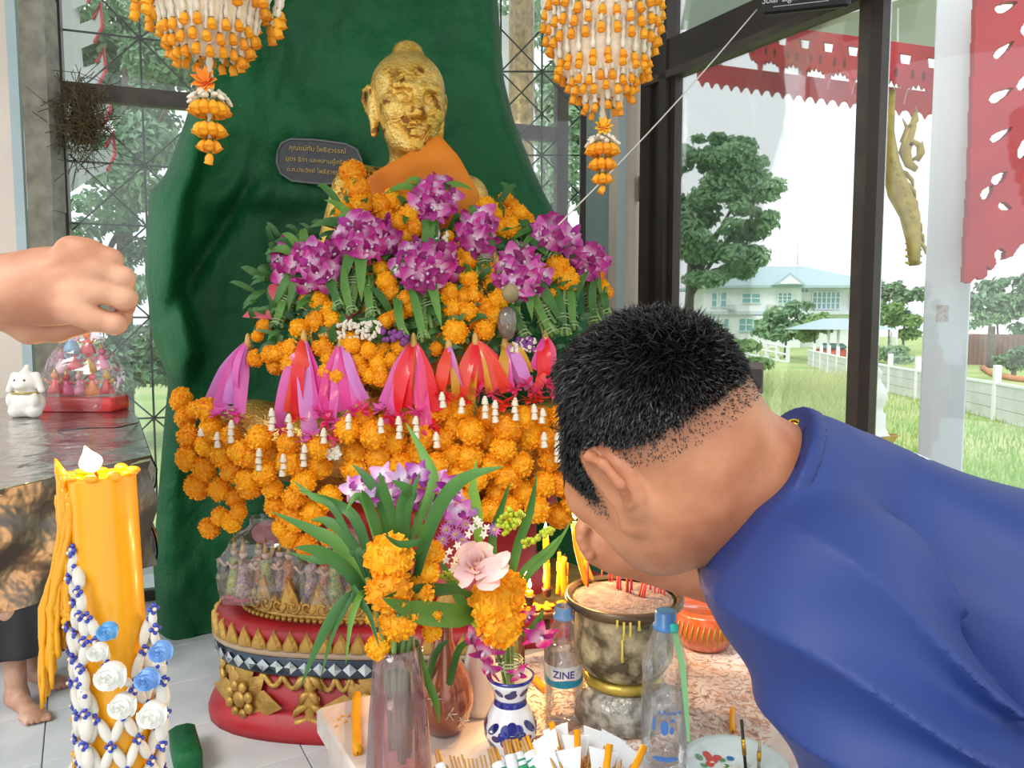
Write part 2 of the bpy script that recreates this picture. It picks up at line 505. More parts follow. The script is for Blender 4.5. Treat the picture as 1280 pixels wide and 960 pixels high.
# thick back
o0 = len(vs)
for j in range(NT + 1):
    for i in (0, NS):
        v = vs[j * (NS + 1) + i]; vs.append(v + Vector((.06 if i == 0 else -.06, .22, 0)))
for j in range(NT):
    a = j * (NS + 1); b = o0 + 2 * j
    fs.append((a, b, b + 2, a + NS + 1)); a += NS
    fs.append((a, a + NS + 1, b + 3, b + 1)); fs.append((b, b + 1, b + 3, b + 2))
rock.add(vs, fs)
tag(rock.build('rock_grotto', M_rock), 'tall green painted rock grotto standing behind the golden statue', 'rock wall')
g2 = MB(); p = PZ(216, 975, 0)
g2.bevbox(p + Vector((0, .10, .045)), (.085, .22, .09), .012, RB)
tag(g2.build('green_block', M_rock), 'small dark green block on the tiles beside the red pedestal', 'block')

# ---- left pillar, weathered post, window with grille
def wall_piece(name, px0, px1, y0, Y, d, z0, z1, mt, rz=0.0):
    a = P(px0, y0, Y); b = P(px1, y0, Y)
    m = MB(); c = (a + b) / 2; w = (b - a).length
    m.box((c.x, c.y + d / 2, (z0 + z1) / 2), (w, d, z1 - z0), Matrix.Rotation(rz, 3, 'Z'))
    return tag(m.build(name, mt, None, False), kind='structure')
o = wall_piece('wall_left', -330, 18, 250, 3.35, .04, 0, 3.6, M_beige)
a = P(18, 250, 3.35)
m = MB(); m.box((a.x + .022, 3.36, 1.8), (.044, .02, 3.6)); tag(m.build('trim_1', M_blue_paint, None, False), kind='structure')
m = MB(); pa = P(30, 200, 3.75); pb = P(62, 200, 3.75)
for i in range(7):
    z = i * .52; m.box(((pa.x + pb.x) / 2 + R.uniform(-.006, .006), 3.82, z + .26), ((pb - pa).length, .12, .52))
tag(m.build('wall_post', M_grey_post, None, False), 'weathered grey cement post beside the left grille window', 'post', kind='structure')

WL0 = Vector((-2.29, 3.90, 0)); WLd = Vector((.945, .327, 0)).normalized(); WLn = Vector((WLd.y, -WLd.x, 0))
RL = Matrix((WLd, -WLn, UZ)).transposed()
def bar(mb, a, b, w, d, Rm):
    a = Vector(a); b = Vector(b); c = (a + b) / 2; L = (b - a).length
    if abs((b - a).z) > .9 * L: mb.box(c, (w, d, L), Rm)
    else: mb.box(c, (L, d, w), Rm)
w1 = thing('window_1', None, None, WL0, kind='structure')
for t, w in ((-.03, .075), (2.75, .075)):
    q = WL0 + WLd * t; m = MB(); bar(m, q, q + UZ * 3.7, w, .06, RL); m.build('window_frame', M_bronze, w1, False)
for z, w in ((.03, .06), (2.7, .085), (3.68, .06)):
    m = MB(); bar(m, WL0 + UZ * z, WL0 + WLd * 2.75 + UZ * z, w, .05, RL); m.build('window_frame', M_bronze_l if z == 2.7 else M_bronze, w1, False)
for (t0, t1, z0, z1, mt) in ((0, 2.72, .06, 2.66, M_dusty), (0, 2.72, 2.74, 3.66, M_glass)):
    m = MB(); c = WL0 + WLd * ((t0 + t1) / 2); m.box((c.x, c.y, (z0 + z1) / 2), (t1 - t0, .006, z1 - z0), RL); m.build('pane', mt, w1, False)
def rod(parent, a, b, r=.006):
    MB().tube([a, b], r, 5).build('grille_bar', M_wire, parent, True)
def grille(parent, o, d, nrm, t_nodes, z_nodes, lo, hi, zlo, zhi, s=.38):
    off = nrm * -.05
    q = lambda t, z: o + d * t + off + UZ * z
    for t in t_nodes: rod(parent, q(t, zlo), q(t, zhi))
    for z in z_nodes: rod(parent, q(lo, z), q(hi, z))
    for t in t_nodes:
        for z in z_nodes:
            for sx in (-1, 1):
                for sz in (-1, 1):
                    k = min(s, (hi - t) if sx > 0 else (t - lo), (zhi - z) if sz > 0 else (z - zlo))
                    if k > .05: rod(parent, q(t, z), q(t + sx * k, z + sz * k), .005)
gr = thing('window_grille', 'dark steel bar grille in star pattern over the left window', 'grille', WL0)
grille(gr, WL0, WLd, WLn, (.36, 1.0), (1.0, 1.55, 2.04, 2.36, 3.02), 0, 1.3, .1, 3.6)

# right part of the back wall
w2o = P(600, 408, 4.62); w2o.z = 0
w2e = P(727, 408, 4.62); w2e.z = 0
W2d = (w2e - w2o).normalized(); W2n = Vector((W2d.y, -W2d.x, 0)); R2 = Matrix((W2d, -W2n, UZ)).transposed(); W2L = (w2e - w2o).length
w2 = thing('window_2', None, None, w2o, kind='structure')
m = MB(); bar(m, w2e + W2d * .02, w2e + W2d * .02 + UZ * 3.7, .075, .07, R2); m.build('window_frame', M_bronze, w2, False)
m = MB(); bar(m, w2o - W2d * .5 + UZ * 3.68, w2e + UZ * 3.68, .06, .06, R2); m.build('window_frame', M_bronze, w2, False)
m = MB(); c = (w2o + w2e) / 2; m.box((c.x - .25, c.y, 1.85), (W2L + .5, .006, 3.6), R2); m.build('pane', M_glass, w2, False)
gr = thing('window_grille', 'dark steel bar grille between the rock and the pale blue column', 'grille', w2o)
grille(gr, w2o, W2d, W2n, (.13, .38), (1.6, 2.1, 2.55, 3.05), -.3, W2L, .1, 3.6, .30)

# pale blue and beige corner column
def corner_column():
    C = P(771, 300, 3.80); Lf = P(732, 300, 4.1); Rt = P(806, 300, 4.0)
    ztop = 3.7
    for nm, a, b, mt in (('wall_right', Lf, C, M_blue_paint), ('trim_2', C, Rt, M_beige)):
        a = a.copy(); b = b.copy(); a.z = b.z = 0
        n = Vector(((b - a).y, -(b - a).x, 0)).normalized() * -.05
        m = MB(); vs = [a, b, b + n, a + n]; vs = vs + [v + UZ * ztop for v in vs]
        m.add(vs, [(0, 3, 2, 1), (4, 5, 6, 7), (0, 1, 5, 4), (1, 2, 6, 5), (2, 3, 7, 6), (3, 0, 4, 7)])
        tag(m.build(nm, mt, None, False), kind='structure')
corner_column()
m = MB(); p = P(800, 236, 3.93); m.bevbox(p, (.02, .02, .13), .004); 
tag(m.build('window_latch', mat('latch_grey', '#8f8d8a', .4, .6)), 'small grey latch on the beige edge beside the dark frame', 'latch')

# the glazed wall at the right
WR0 = Vector((.807, 3.68, 0)); WRd = Vector((.529, -.849, 0)).normalized(); WRn = Vector((-.849, -.529, 0))   # room side
RR = Matrix((WRd, -WRn, UZ)).transposed()
w3 = thing('window_3', None, None, WR0, kind='structure')
def wr(s, z=0, n=0): return WR0 + WRd * s + UZ * z + WRn * n
def fr(s, w, d, z0=0, z1=3.7, n=0, mt=None):
    m = MB(); m.box(wr(s, (z0 + z1) / 2, n), (w, d, z1 - z0), RR); m.build('window_frame', mt or M_bronze, w3, False)
fr(-.195, .07, .09); fr(-.12, .05, .05); fr(-.065, .05, .09, n=.01); fr(-.02, .03, .05, z1=2.72)
fr(.985, .055, .07, mt=M_bronze_l); fr(1.035, .045, .05, n=.02, mt=M_bronze); fr(2.9, .08, .08)
m = MB(); m.box((wr(1.35, 2.79)), (3.1, .09, .17), RR); m.build('window_frame', M_bronze, w3, False)
m = MB(); m.box((wr(1.35, 2.71, .03)), (3.1, .05, .035), RR); m.build('window_frame', M_bronze_l, w3, False)
m = MB(); m.box((wr(1.35, .03)), (3.1, .1, .06), RR); m.build('window_frame', M_bronze, w3, False)
for (s0, s1, z0, z1) in ((-.01, .96, .06, 2.7), (1.06, 2.86, .06, 2.7), (-.05, 2.86, 2.88, 3.7)):
    m = MB(); m.box(wr((s0 + s1) / 2, (z0 + z1) / 2), (s1 - s0, .006, z1 - z0), RR); m.build('pane', M_glass, w3, False)
# ================================================================ OUTDOORS
GZ = -.6
M_grass = mat('grass_ground', '#96b66c', .95, col2='#b7c288', nscale=.35, detail=8, bump=(6, .6, .2))
M_leaf_t = mat('tree_leaf', '#7fa67c', .7, col2='#a3c29c', nscale=1.2, backlit=.25)
M_leaf_d = mat('tree_leaf_dark', '#6f9470', .7, col2='#98b795', nscale=1.2, backlit=.2)
M_leaf_y = mat('bush_leaf', '#83a86a', .7, col2='#a5c487', nscale=1.5, backlit=.25)
M_bark = mat('bark', '#7a7468', .9, col2='#5d584e', nscale=6)
M_white = mat('white_wall_paint', '#e9eef0', .7)
M_roofb = mat('blue_grey_roof', '#a9c0c6', .55)
M_hwin = mat('house_window', '#7fb0b8', .15)
M_conc = mat('pale_concrete', '#d3d8d6', .85, col2='#c2c8c6', nscale=2)
M_red = mat('red_lacquer', '#b5252f', .35, col2='#a31d2a', nscale=4)
M_goldp = mat('gold_paint', '#b9a24a', .4, .55, col2='#9a8538', nscale=12, bump=(30, .3))
M_road = mat('road', '#c9ccca', .9)

g = MB(); g.add([(-60, 5.0, GZ), (-14, 5.0, GZ), (3, 5.0, GZ), (6, -6, GZ), (90, -6, GZ), (120, 160, GZ), (-60, 160, GZ)], [(0, 1, 2, 3, 4, 5, 6)])
tag(g.build('ground', M_grass, None, False, loc=(0, 0, GZ)), kind='structure')
# the plinth the shrine stands on
m = MB(); m.box((0, 1.9, -.36), (6.4, 6.6, .5)); tag(m.build('floor_plinth', M_conc, None, False), kind='structure')
rd = MB(); a = [PZ(1300, 508, GZ + .02), PZ(1225, 490, GZ + .02), PZ(1150, 472, GZ + .02), PZ(1100, 466, GZ + .02)]
b = [PZ(1300, 492, GZ + .02), PZ(1235, 478, GZ + .02), PZ(1170, 464, GZ + .02), PZ(1110, 461, GZ + .02)]
rd.add(a + b, [(i, i + 1, i + 5, i + 4) for i in range(3)]); tag(rd.build('ground_road', M_road, None, False), kind='structure')

def crown(mb, c, r, n, size, shell=.55):
    for i in range(n):
        while True:
            q = rv(1)
            if q.length < 1: break
        p = Vector((c[0] + q.x * r[0], c[1] + q.y * r[1], c[2] + q.z * r[2]))
        B = rot_rand((q.x, q.y, q.z + .6), .8); s = size * R.uniform(.6, 1.3)
        x = B.col[0] * s * .5; y = B.col[1] * s; z = B.col[2] * s * .18
        mb.add([p - y * .5, p + x * .5 + z, p + y * .5, p - x * .5 + z], [(0, 1, 2), (0, 2, 3)])
def tree(name, label, base, h, blobs, n, size, mt, trunk_r=.15, group=None):
    t = thing(name, label, 'tree' if 'bush' not in name and 'shrub' not in name else 'bush', base, group)
    base = Vector(base)
    m = MB()
    sub = []
    for (c, r) in blobs:      # break every bough into irregular sprays
        for k in range(9):
            q = rv(.85); f_ = R.uniform(.25, .5)
            sub.append(((c[0] + q.x * r[0], c[1] + q.y * r[1], c[2] + q.z * r[2]), (r[0] * f_ * 1.3, r[1] * f_, r[2] * f_ * .8)))
    for (c, r) in sub:
        crown(m, c, r, int(n * (r[0] * r[2]) / sum(q[1][0] * q[1][2] for q in sub)), size)
    o = m.build('foliage', mt, t, False); o['kind'] = 'stuff'
    top = Vector(blobs[0][0])
    MB().tube(bez(base, base + UZ * h * .3, base + (top - base) * .6, top, 6), [trunk_r * (1 - .1 * i) for i in range(7)], 7).build('trunk', M_bark, t)
    for k in range(min(5, len(blobs) - 1)):
        c = Vector(blobs[k + 1][0]); s = base + (top - base) * .55
        MB().tube(bez(s, s + (c - s) * .3 + UZ * .2, s + (c - s) * .7 + UZ * .2, c, 5), [trunk_r * .4 * (1 - .12 * i) for i in range(6)], 5).build('branch', M_bark, t)
    return t
def blob(px, py, Y, rx, rz, ry=None):
    k = pxm(Y); return (tuple(P(px, py, Y)), (rx * k, (ry or rx) * k, rz * k))
def gp(px, Y):
    p = P(px, 408, Y); return (p.x, p.y, GZ)
# tree seen through the right pane, beside the dark jamb
tree('shade_tree', 'loose green tree beyond the right window pane, left of the white house', gp(858, 17), 5,
     [blob(868, 245, 17, 45, 60), blob(905, 215, 17, 50, 38), blob(930, 235, 16.5, 38, 30), blob(895, 290, 17, 55, 40), blob(935, 275, 16.5, 34, 16), blob(900, 335, 17, 45, 26), blob(880, 190, 17, 22, 22)], 15000, .17, M_leaf_t, .16)
# canopy behind the left window
tree('canopy_tree', 'broad leafy tree crown filling the upper left grille window', gp(150, 13), 5,
     [blob(160, 60, 13, 90, 60), blob(110, 140, 13, 90, 55), blob(210, 130, 12, 70, 70), blob(180, 230, 12.5, 80, 40), blob(240, 40, 13, 80, 60), blob(130, 330, 13, 80, 60), blob(90, 40, 14, 70, 60), blob(190, 400, 13, 70, 90), blob(120, 480, 13, 100, 60)], 26000, .16, M_leaf_d, .2)
tree('back_tree', 'feathery green tree behind the grille beside the blue column', gp(690, 13), 5,
     [blob(690, 120, 13, 60, 60), blob(720, 200, 13, 50, 60), blob(660, 60, 13, 60, 60), blob(700, 300, 13, 60, 80), blob(740, 60, 14, 60, 60)], 12000, .16, M_leaf_t, .14)
# trees around the house
for (nm, lb, px, Y, bl, n, sz, mt) in (
    ('garden_tree', 'round bushy tree in front of the white house', 982, 50, [blob(985, 405, 50, 30, 22), blob(1000, 395, 50, 18, 20), blob(962, 412, 50, 22, 14)], 1500, .55, M_leaf_t),
    ('garden_tree', 'small yellowish tree beside the carport left side', 1020, 46, [blob(1018, 412, 46, 18, 20)], 700, .5, M_leaf_y),
    ('tall_tree', 'tall pale tree between the mullion and the white column', 1112, 60, [blob(1112, 370, 60, 16, 24), blob(1098, 385, 60, 14, 18), blob(1130, 385, 60, 16, 22), blob(1085, 395, 60, 14, 16)], 1500, .6, M_leaf_d),
    ('tall_tree', 'light green tree near the carport right side', 1130, 44, [blob(1130, 405, 44, 18, 18), blob(1105, 395, 44, 16, 16)], 900, .5, M_leaf_y),
    ('far_tree', 'dense green tree right of the white column', 1250, 55, [blob(1245, 375, 55, 30, 28), blob(1275, 365, 55, 26, 26), blob(1225, 390, 55, 20, 22), blob(1290, 395, 55, 30, 26)], 2200, .6, M_leaf_d),
    ('garden_bush', 'low dark bush by the road at the right edge', 1270, 30, [blob(1272, 448, 30, 18, 14)], 500, .3, M_leaf_d),
    ('field_bush', 'overgrown bush at the fence left end', 915, 24, [blob(925, 442, 24, 36, 16), blob(900, 440, 24, 30, 14)], 1200, .35, M_leaf_y),
    ('field_bush', 'bush between fence posts under the carport roof', 1115, 34, [blob(1110, 440, 34, 26, 12)], 600, .35, M_leaf_t)):
    tree(nm, lb, gp(px, Y), 2, bl, n, sz, mt, .1)
# palm right of the column
pt = thing('palm_tree', 'feathery palm fronds beside the white column at right', 'tree', gp(1240, 38))
MB().tube([Vector(gp(1240, 38)), P(1240, 408, 38)], [.2, .16], 7).build('trunk', M_bark, pt)
for k in range(11):
    a = k / 11 * 6.28; c = P(1240, 408, 38); d = Vector((math.cos(a), math.sin(a), 0))
    pts = bez(c, c + d * .8 + UZ * 1.0, c + d * 1.8 + UZ * .9, c + d * 2.4 - UZ * .3, 8)
    fm = MB()
    for i in range(1, 9):
        for sx in (-1, 1):
            sd = d.cross(UZ) * sx; b0 = pts[i]
            fm.strip([b0, b0 + sd * .3 + d * .1, b0 + sd * .5 + d * .2 - UZ * .15], [.06, .05, .01], UZ, cols=2)
    fm.build('frond', M_leaf_y, pt, False)

# tall grass in the field
def grass_patch(name, label, pts, n, hgt, mt):
    m = MB()
    for i in range(n):
        px = R.uniform(*pts[0]); py = R.uniform(*pts[1]); b0 = PZ(px, py, GZ)
        h = hgt * R.uniform(.5, 1.2); ln = Vector((R.uniform(-.4, .4), R.uniform(-.4, .4), 0)) * h
        w = .012 + .0007 * b0.y
        m.strip([b0, b0 + ln * .3 + UZ * h * .6, b0 + ln + UZ * h], [w, w * .7, w * .1], (0, -1, .2), cols=2)
    o = m.build(name, mt, None, False); tag(o, label, 'grass', kind='stuff')
grass_patch('field_grass', 'tall pale green field grass beyond the right window', ((940, 1075), (475, 560)), 4200, .55, mat('tall_grass', '#b4c78e', .8, col2='#cfd0a2', nscale=.6, backlit=.3))
grass_patch('short_grass', 'short green lawn grass beyond the windows by the column', ((930, 1300), (495, 620)), 3500, .14, mat('lawn_grass', '#88b25e', .8, col2='#a8c274', nscale=.6, backlit=.3))

# the white two storey house
HY = 75.0
hk = pxm(HY)
def HP(px, py, dy=0): return P(px, py, HY + dy)
hs = thing('house', 'white two storey house with hipped pale blue roof across the field', 'house', gp(990, HY + 5))
def hbox(name, px0, px1, py0, py1, mt, y0=0, d=8.0, parent=None):
    a = HP(px0, py0); b = HP(px1, py1)
    m = MB(); m.box(((a.x + b.x) / 2, HY + y0 + d / 2, (a.z + b.z) / 2), (abs(b.x - a.x), d, abs(a.z - b.z)))
    return m.build(name, mt, parent or hs, False)
hbox('wall', 880, 1000, 355, 436, M_white)
hbox('wall', 1000, 1105, 357, 436, M_white, 1.2)
hbox('floor_band', 879, 1106, 389, 393, mat('house_trim', '#c7d2d5', .7), -.35, 9)
hbox('balcony_wall', 940, 1010, 395, 400, M_white, -1.2, 1.2)
def hiproof(x0, x1, ye, xr0, xr1, yr, ov, name='roof', d=9.0, y0=-.8):
    a = HP(x0, ye); b = HP(x1, ye); c = HP(xr0, yr); dd = HP(xr1, yr)
    A = Vector((a.x, HY + y0, a.z)); B = Vector((b.x, HY + y0, a.z)); Bb = Vector((b.x, HY + y0 + d, a.z)); Ab = Vector((a.x, HY + y0 + d, a.z))
    C = Vector((c.x, HY + y0 + d / 2, c.z)); D = Vector((dd.x, HY + y0 + d / 2, c.z))
    th = UZ * -.25; vs = [A, B, Bb, Ab, C, D, A + th, B + th, Bb + th, Ab + th]
    MB().add(vs, [(0, 1, 5, 4), (1, 2, 5), (2, 3, 4, 5), (3, 0, 4), (0, 6, 7, 1), (1, 7, 8, 2), (3, 2, 8, 9), (0, 3, 9, 6), (6, 9, 8, 7)]).build(name, M_roofb, hs, False)
hiproof(868, 1112, 357, 948, 1022, 329, 4)
gv = [HP(960, 357), HP(1000, 357), HP(980, 342)]
gm = MB(); gm.add([v + Vector((0, -1.6, 0)) for v in gv] + [v + Vector((0, 1.6, .0)) for v in gv], [(0, 1, 2), (3, 5, 4), (0, 3, 4, 1), (1, 4, 5, 2), (2, 5, 3, 0)]); gm.build('gable', M_roofb, hs, False)
gv = [HP(967, 356), HP(993, 356), HP(980, 346)]
MB().add([v + Vector((0, -1.75, 0)) for v in gv] + [v + Vector((0, -1.6, 0)) for v in gv], [(0, 1, 2), (3, 5, 4), (0, 3, 4, 1), (1, 4, 5, 2), (2, 5, 3, 0)]).build('gable_panel', M_white, hs, False)
MB().tube([HP(997, 331, 3), HP(997, 305, 3)], .06, 5).build('antenna', M_conc, hs)
for (x0, x1, y0, y1, nx, ny, yy) in ((927, 950, 367, 379, 2, 2, -.1), (972, 989, 366, 379, 3, 3, -.1), (1021, 1056, 364, 386, 6, 3, 1.1), (1000, 1006, 376, 388, 1, 2, 1.1), (1008, 1015, 376, 388, 1, 2, 1.1),
                               (889, 896, 366, 384, 1, 2, -.1), (900, 908, 366, 384, 1, 2, -.1), (923, 950, 398, 414, 3, 2, -.1), (1028, 1055, 400, 412, 4, 2, 1.1), (890, 896, 400, 420, 1, 2, -.1), (904, 911, 398, 420, 1, 2, -.1), (1068, 1090, 366, 386, 3, 3, 1.1), (1000, 1016, 360, 365, 3, 1, 1.1)):
    f = hbox('window', x0, x1, y0, y1, M_hwin, yy, .15)
    for i in range(nx + 1):
        xx = x0 + (x1 - x0) * i / nx; hbox('window_bar', xx - .5, xx + .5, y0 - .4, y1 + .4, M_white, yy - .06, .1, f)
    for i in range(ny + 1):
        yv = y0 + (y1 - y0) * i / ny; hbox('window_bar', x0 - .5, x1 + .5, yv - .5, yv + .5, M_white, yy - .08, .1, f)
for px, py in ((912, 384), (961, 384), (899, 402)):
    hbox('air_conditioner', px - 4, px + 4, py - 3, py + 3, M_conc, -.8, .6)
# carport
cp = thing('carport', 'open carport with pale blue roof right of the house', 'carport', gp(1065, 42))
a = P(1030, 412, 41); b = P(1124, 412, 41); pk = P(1080, 398, 44)
MB().add([a, b, Vector((b.x, 47, a.z)), Vector((a.x, 47, a.z)), Vector((a.x + 1.2, 44, pk.z)), Vector((b.x - 1.6, 44, pk.z))], [(0, 1, 5, 4), (1, 2, 5), (2, 3, 4, 5), (3, 0, 4), (0, 3, 2, 1)]).build('roof', M_roofb, cp, False)
for px in (1036, 1048, 1115, 1121):
    q = P(px, 412, 42); MB().tube([Vector((q.x, q.y, GZ)), q], .08, 6).build('post', M_white, cp)
car = thing('parked_car', 'tiny red vehicle parked under the carport', 'car', gp(1042, 43))
q = Vector(gp(1042, 43)); MB().bevbox(q + UZ * .5, (1.4, 2.4, .6), .15).build('body', mat('car_red', '#c2564a', .4), car); MB().bevbox(q + UZ * .95, (1.1, 1.4, .4), .15).build('cabin', M_hwin, car)
for sx in (-.6, .6): MB().tube([q + Vector((sx - .1, -.8, .28)), q + Vector((sx + .1, -.8, .28))], .28, 10).build('wheel', mat('tyre', '#333333', .8), car)

# white rail fence in front of the house, low concrete wall nearer
rf = thing('rail_fence', 'white painted rail fence in front of the house', 'fence', gp(940, 52))
A = P(893, 420, 52); B = P(985, 436, 44)
for k in range(9):
    q = A.lerp(B, k / 8); MB().box((q.x, q.y, q.z - .6), (.18, .18, 1.5)).build('post', M_white, rf, False)
for dz in (.1, -.35, -.8):
    MB().tube([A + UZ * dz, B + UZ * dz], .07, 5).build('rail', M_white, rf)
cw = thing('concrete_fence', 'low pale concrete panel wall with white posts across the field', 'fence', (11, 17, GZ))
FL = [Vector((9.9, 11.5, GZ)), Vector((10.9, 16.7, GZ)), Vector((12.1, 23.8, GZ)), Vector((14.0, 32, GZ)), Vector((16.3, 41, GZ))]
seg = []
for a, b in zip(FL[:-1], FL[1:]):
    n = max(1, round((b - a).length / 2.3))
    for k in range(n): seg.append((a.lerp(b, k / n), a.lerp(b, (k + 1) / n)))
for a, b in seg:
    d = (b - a); L = d.length; d.normalize(); Rm = Matrix((d, Vector((-d.y, d.x, 0)), UZ)).transposed(); c = (a + b) / 2
    for k in range(3): MB().box(c + UZ * (.14 + k * .27), (L - .1, .06, .255), Rm).build('panel', M_conc, cw, False)
    MB().box(a + UZ * .62, (.13, .13, 1.24), Rm).build('post', M_white, cw, False)
    MB().box(c + UZ * .83, (L, .1, .05), Rm).build('coping', M_white, cw, False)
bf = thing('board_fence', 'distant brown board fence right of the white column', 'fence', gp(1240, 40))
a = Vector(gp(1205, 42)); b = Vector(gp(1300, 38))
for k in range(16):
    q = a.lerp(b, k / 15); MB().box(q + UZ * .85, ((b - a).length / 15 * .94, .06, 1.7)).build('board', mat('fence_brown', '#97807c', .8), bf, False)
pl = thing('planter_bed', 'curved orange kerb bed beside the road', 'planter', tuple(PZ(1255, 466, GZ)))
pts = [PZ(1228, 462, GZ), PZ(1240, 470, GZ), PZ(1265, 476, GZ), PZ(1300, 480, GZ)]
MB().tube([p + UZ * .1 for p in pts], .13, 6).build('kerb', mat('terracotta_kerb', '#c98d68', .8), pl)

# porch column, red gable boards, valances, gold naga
cY = 4.5
ca = P(1143, 300, cY); cb = P(1187, 300, cY - .05)
pc = thing('porch_column', 'square white porch column beyond the glass with small paper notice', 'column', (ca.x + .1, cY, GZ))
cw_ = (cb - ca).length
Rc = Matrix.Rotation(math.radians(-30), 3, 'Z')
C0 = P(1187, 300, cY)
MB().bevbox((C0.x, C0.y, (GZ + 4.2) / 2), (.235, .235, 4.2 - GZ), .008, Rc).build('shaft', mat('column_white', '#d7dfe4', .6), pc, False)
c_n = Rc @ Vector((0, -1, 0)); c_x = Rc @ Vector((1, 0, 0))
nt_o = Vector((C0.x, C0.y, 0)) + c_n * .119
ptn = P(1163, 392, cY)
MB().box(Vector((nt_o.x, nt_o.y, ptn.z)) + c_x * (-.02), (.062, .003, .095), Rc).build('notice', mat('notice_paper', '#c9c6c4', .8, col2='#b3a3a0', nscale=60), pc, False)
def fret_board(name, label, A, B, h, teeth, depth, mt, holes=True, scallop=False):
    """hanging fretted board: top edge A to B, teeth below"""
    A = Vector(A); B = Vector(B); d = (B - A); L = d.length; d.normalize(); up = UZ
    nrm = d.cross(up).normalized()
    M = Matrix((d, -nrm, up)).transposed().to_4x4(); M = Matrix.Translation(A) @ M
    t = thing(name, label, 'valance', tuple(A))
    w = L / teeth
    for k in range(teeth):
        x0 = k * w
        if scallop:
            poly = [(x0, 0), (x0, -h * .75), (x0 + w * .25, -h * .8), (x0 + w * .5, -h), (x0 + w * .75, -h * .8), (x0 + w, -h * .75), (x0 + w, 0)]
            MB().prism(poly, depth, M).build('board_tooth', mt, t, False)
            continue
        ps = [[(x0, 0), (x0, -h * .18), (x0 + w, -h * .18), (x0 + w, 0)],
              [(x0, -h * .18), (x0, -h * .34), (x0 + w * .33, -h * .34), (x0 + w * .28, -h * .18)],
              [(x0 + w * .72, -h * .18), (x0 + w * .67, -h * .34), (x0 + w, -h * .34), (x0 + w, -h * .18)],
              [(x0, -h * .34), (x0, -h * .62), (x0 + w * .1, -h * .72), (x0 + w * .2, -h * .66), (x0 + w * .28, -h * .75), (x0 + w * .36, -h * .7), (x0 + w * .5, -h), (x0 + w * .64, -h * .7), (x0 + w * .72, -h * .75), (x0 + w * .8, -h * .66), (x0 + w * .9, -h * .72), (x0 + w, -h * .62), (x0 + w, -h * .34)]]
        mb = MB()
        for q in ps: mb.prism(q, depth, M)
        mb.build('board_tooth', mt, t, False)
        for sx in (.2, .8):
            q = [(x0 + w * sx + .012 * math.cos(a) * (1), -h * .5 + .03 * math.sin(a)) for a in [i / 8 * 6.28 for i in range(8)]]
            MB().prism(q, depth * 1.08, M).build('fret_slot', mat('fret_dark', '#5e1218', .8), t, False)
    return t
fret_board('red_valance', 'red fretted valance board with pointed teeth across the porch', P(938, 28, 5.4), P(1186, 62, 4.55), .36, 8, .03, M_red)
VAL2 = fret_board('red_valance', 'lower scalloped red eaves board behind the pointed valance', P(872, 78, 6.6), P(1182, 118, 5.5), .2, 22, .03, M_red, scallop=True)
m = MB(); A = P(850, 40, 6.6); B = P(1190, 70, 5.5)
m.add([A + UZ * .02, B + UZ * .02, B + Vector((-.3, -1.1, .55)), A + Vector((-.1, -1.3, .6))], [(0, 1, 2, 3)])
tag(m.build('porch_soffit', mat('soffit', '#cfd6da', .7), None, False), 'pale soffit above the red fretted valances', 'soffit')
m = MB(); A = P(938, 10, 5.42); B = P(1190, 44, 4.57); m.box((A + B) / 2 + UZ * .12, ((B - A).length, .12, .22), Matrix.Rotation(math.atan2((B - A).y, (B - A).x), 3, 'Z'))
tag(m.build('porch_beam', mat('beam_white', '#cdd6db', .7), None, False), 'pale porch beam carrying the pointed red valance', 'beam')
# big red gable board with flame cutouts at the right edge
gb = thing('gable_board', 'large red lacquered flame edged board at the right edge', 'gable board', tuple(P(1240, 350, 4.2)))
GY = 4.15
outl = [(1222, -40), (1217, 100), (1213, 220), (1208, 300), (1206, 352), (1213, 354), (1220, 346), (1228, 350), (1235, 344), (1233, 333), (1240, 337), (1246, 330), (1243, 316), (1250, 309), (1258, 314), (1256, 324), (1266, 320), (1276, 306), (1290, 300), (1330, 230), (1340, -40)]
def pip(x, z, pl):
    c = False; j = len(pl) - 1
    for i in range(len(pl)):
        if (pl[i][1] > z) != (pl[j][1] > z) and x < (pl[j][0] - pl[i][0]) * (z - pl[i][1]) / (pl[j][1] - pl[i][1]) + pl[i][0]: c = not c
        j = i
    return c
cuts = []
for (cx, cy, l, w, a) in ((1258, 8, 15, 6, -.35), (1255, 62, 16, 5, -.7), (1252, 118, 17, 6, -.5), (1252, 168, 16, 5, -.55), (1250, 222, 12, 6, -.7), (1235, 240, 11, 6, -.9), (1257, 258, 9, 5, .3), (1283, 100, 16, 6, -.9), (1290, 30, 18, 7, -.8), (1284, 180, 20, 7, -1.1), (1295, 140, 16, 6, -.8)):
    cuts.append((cx, cy, l, w, a))
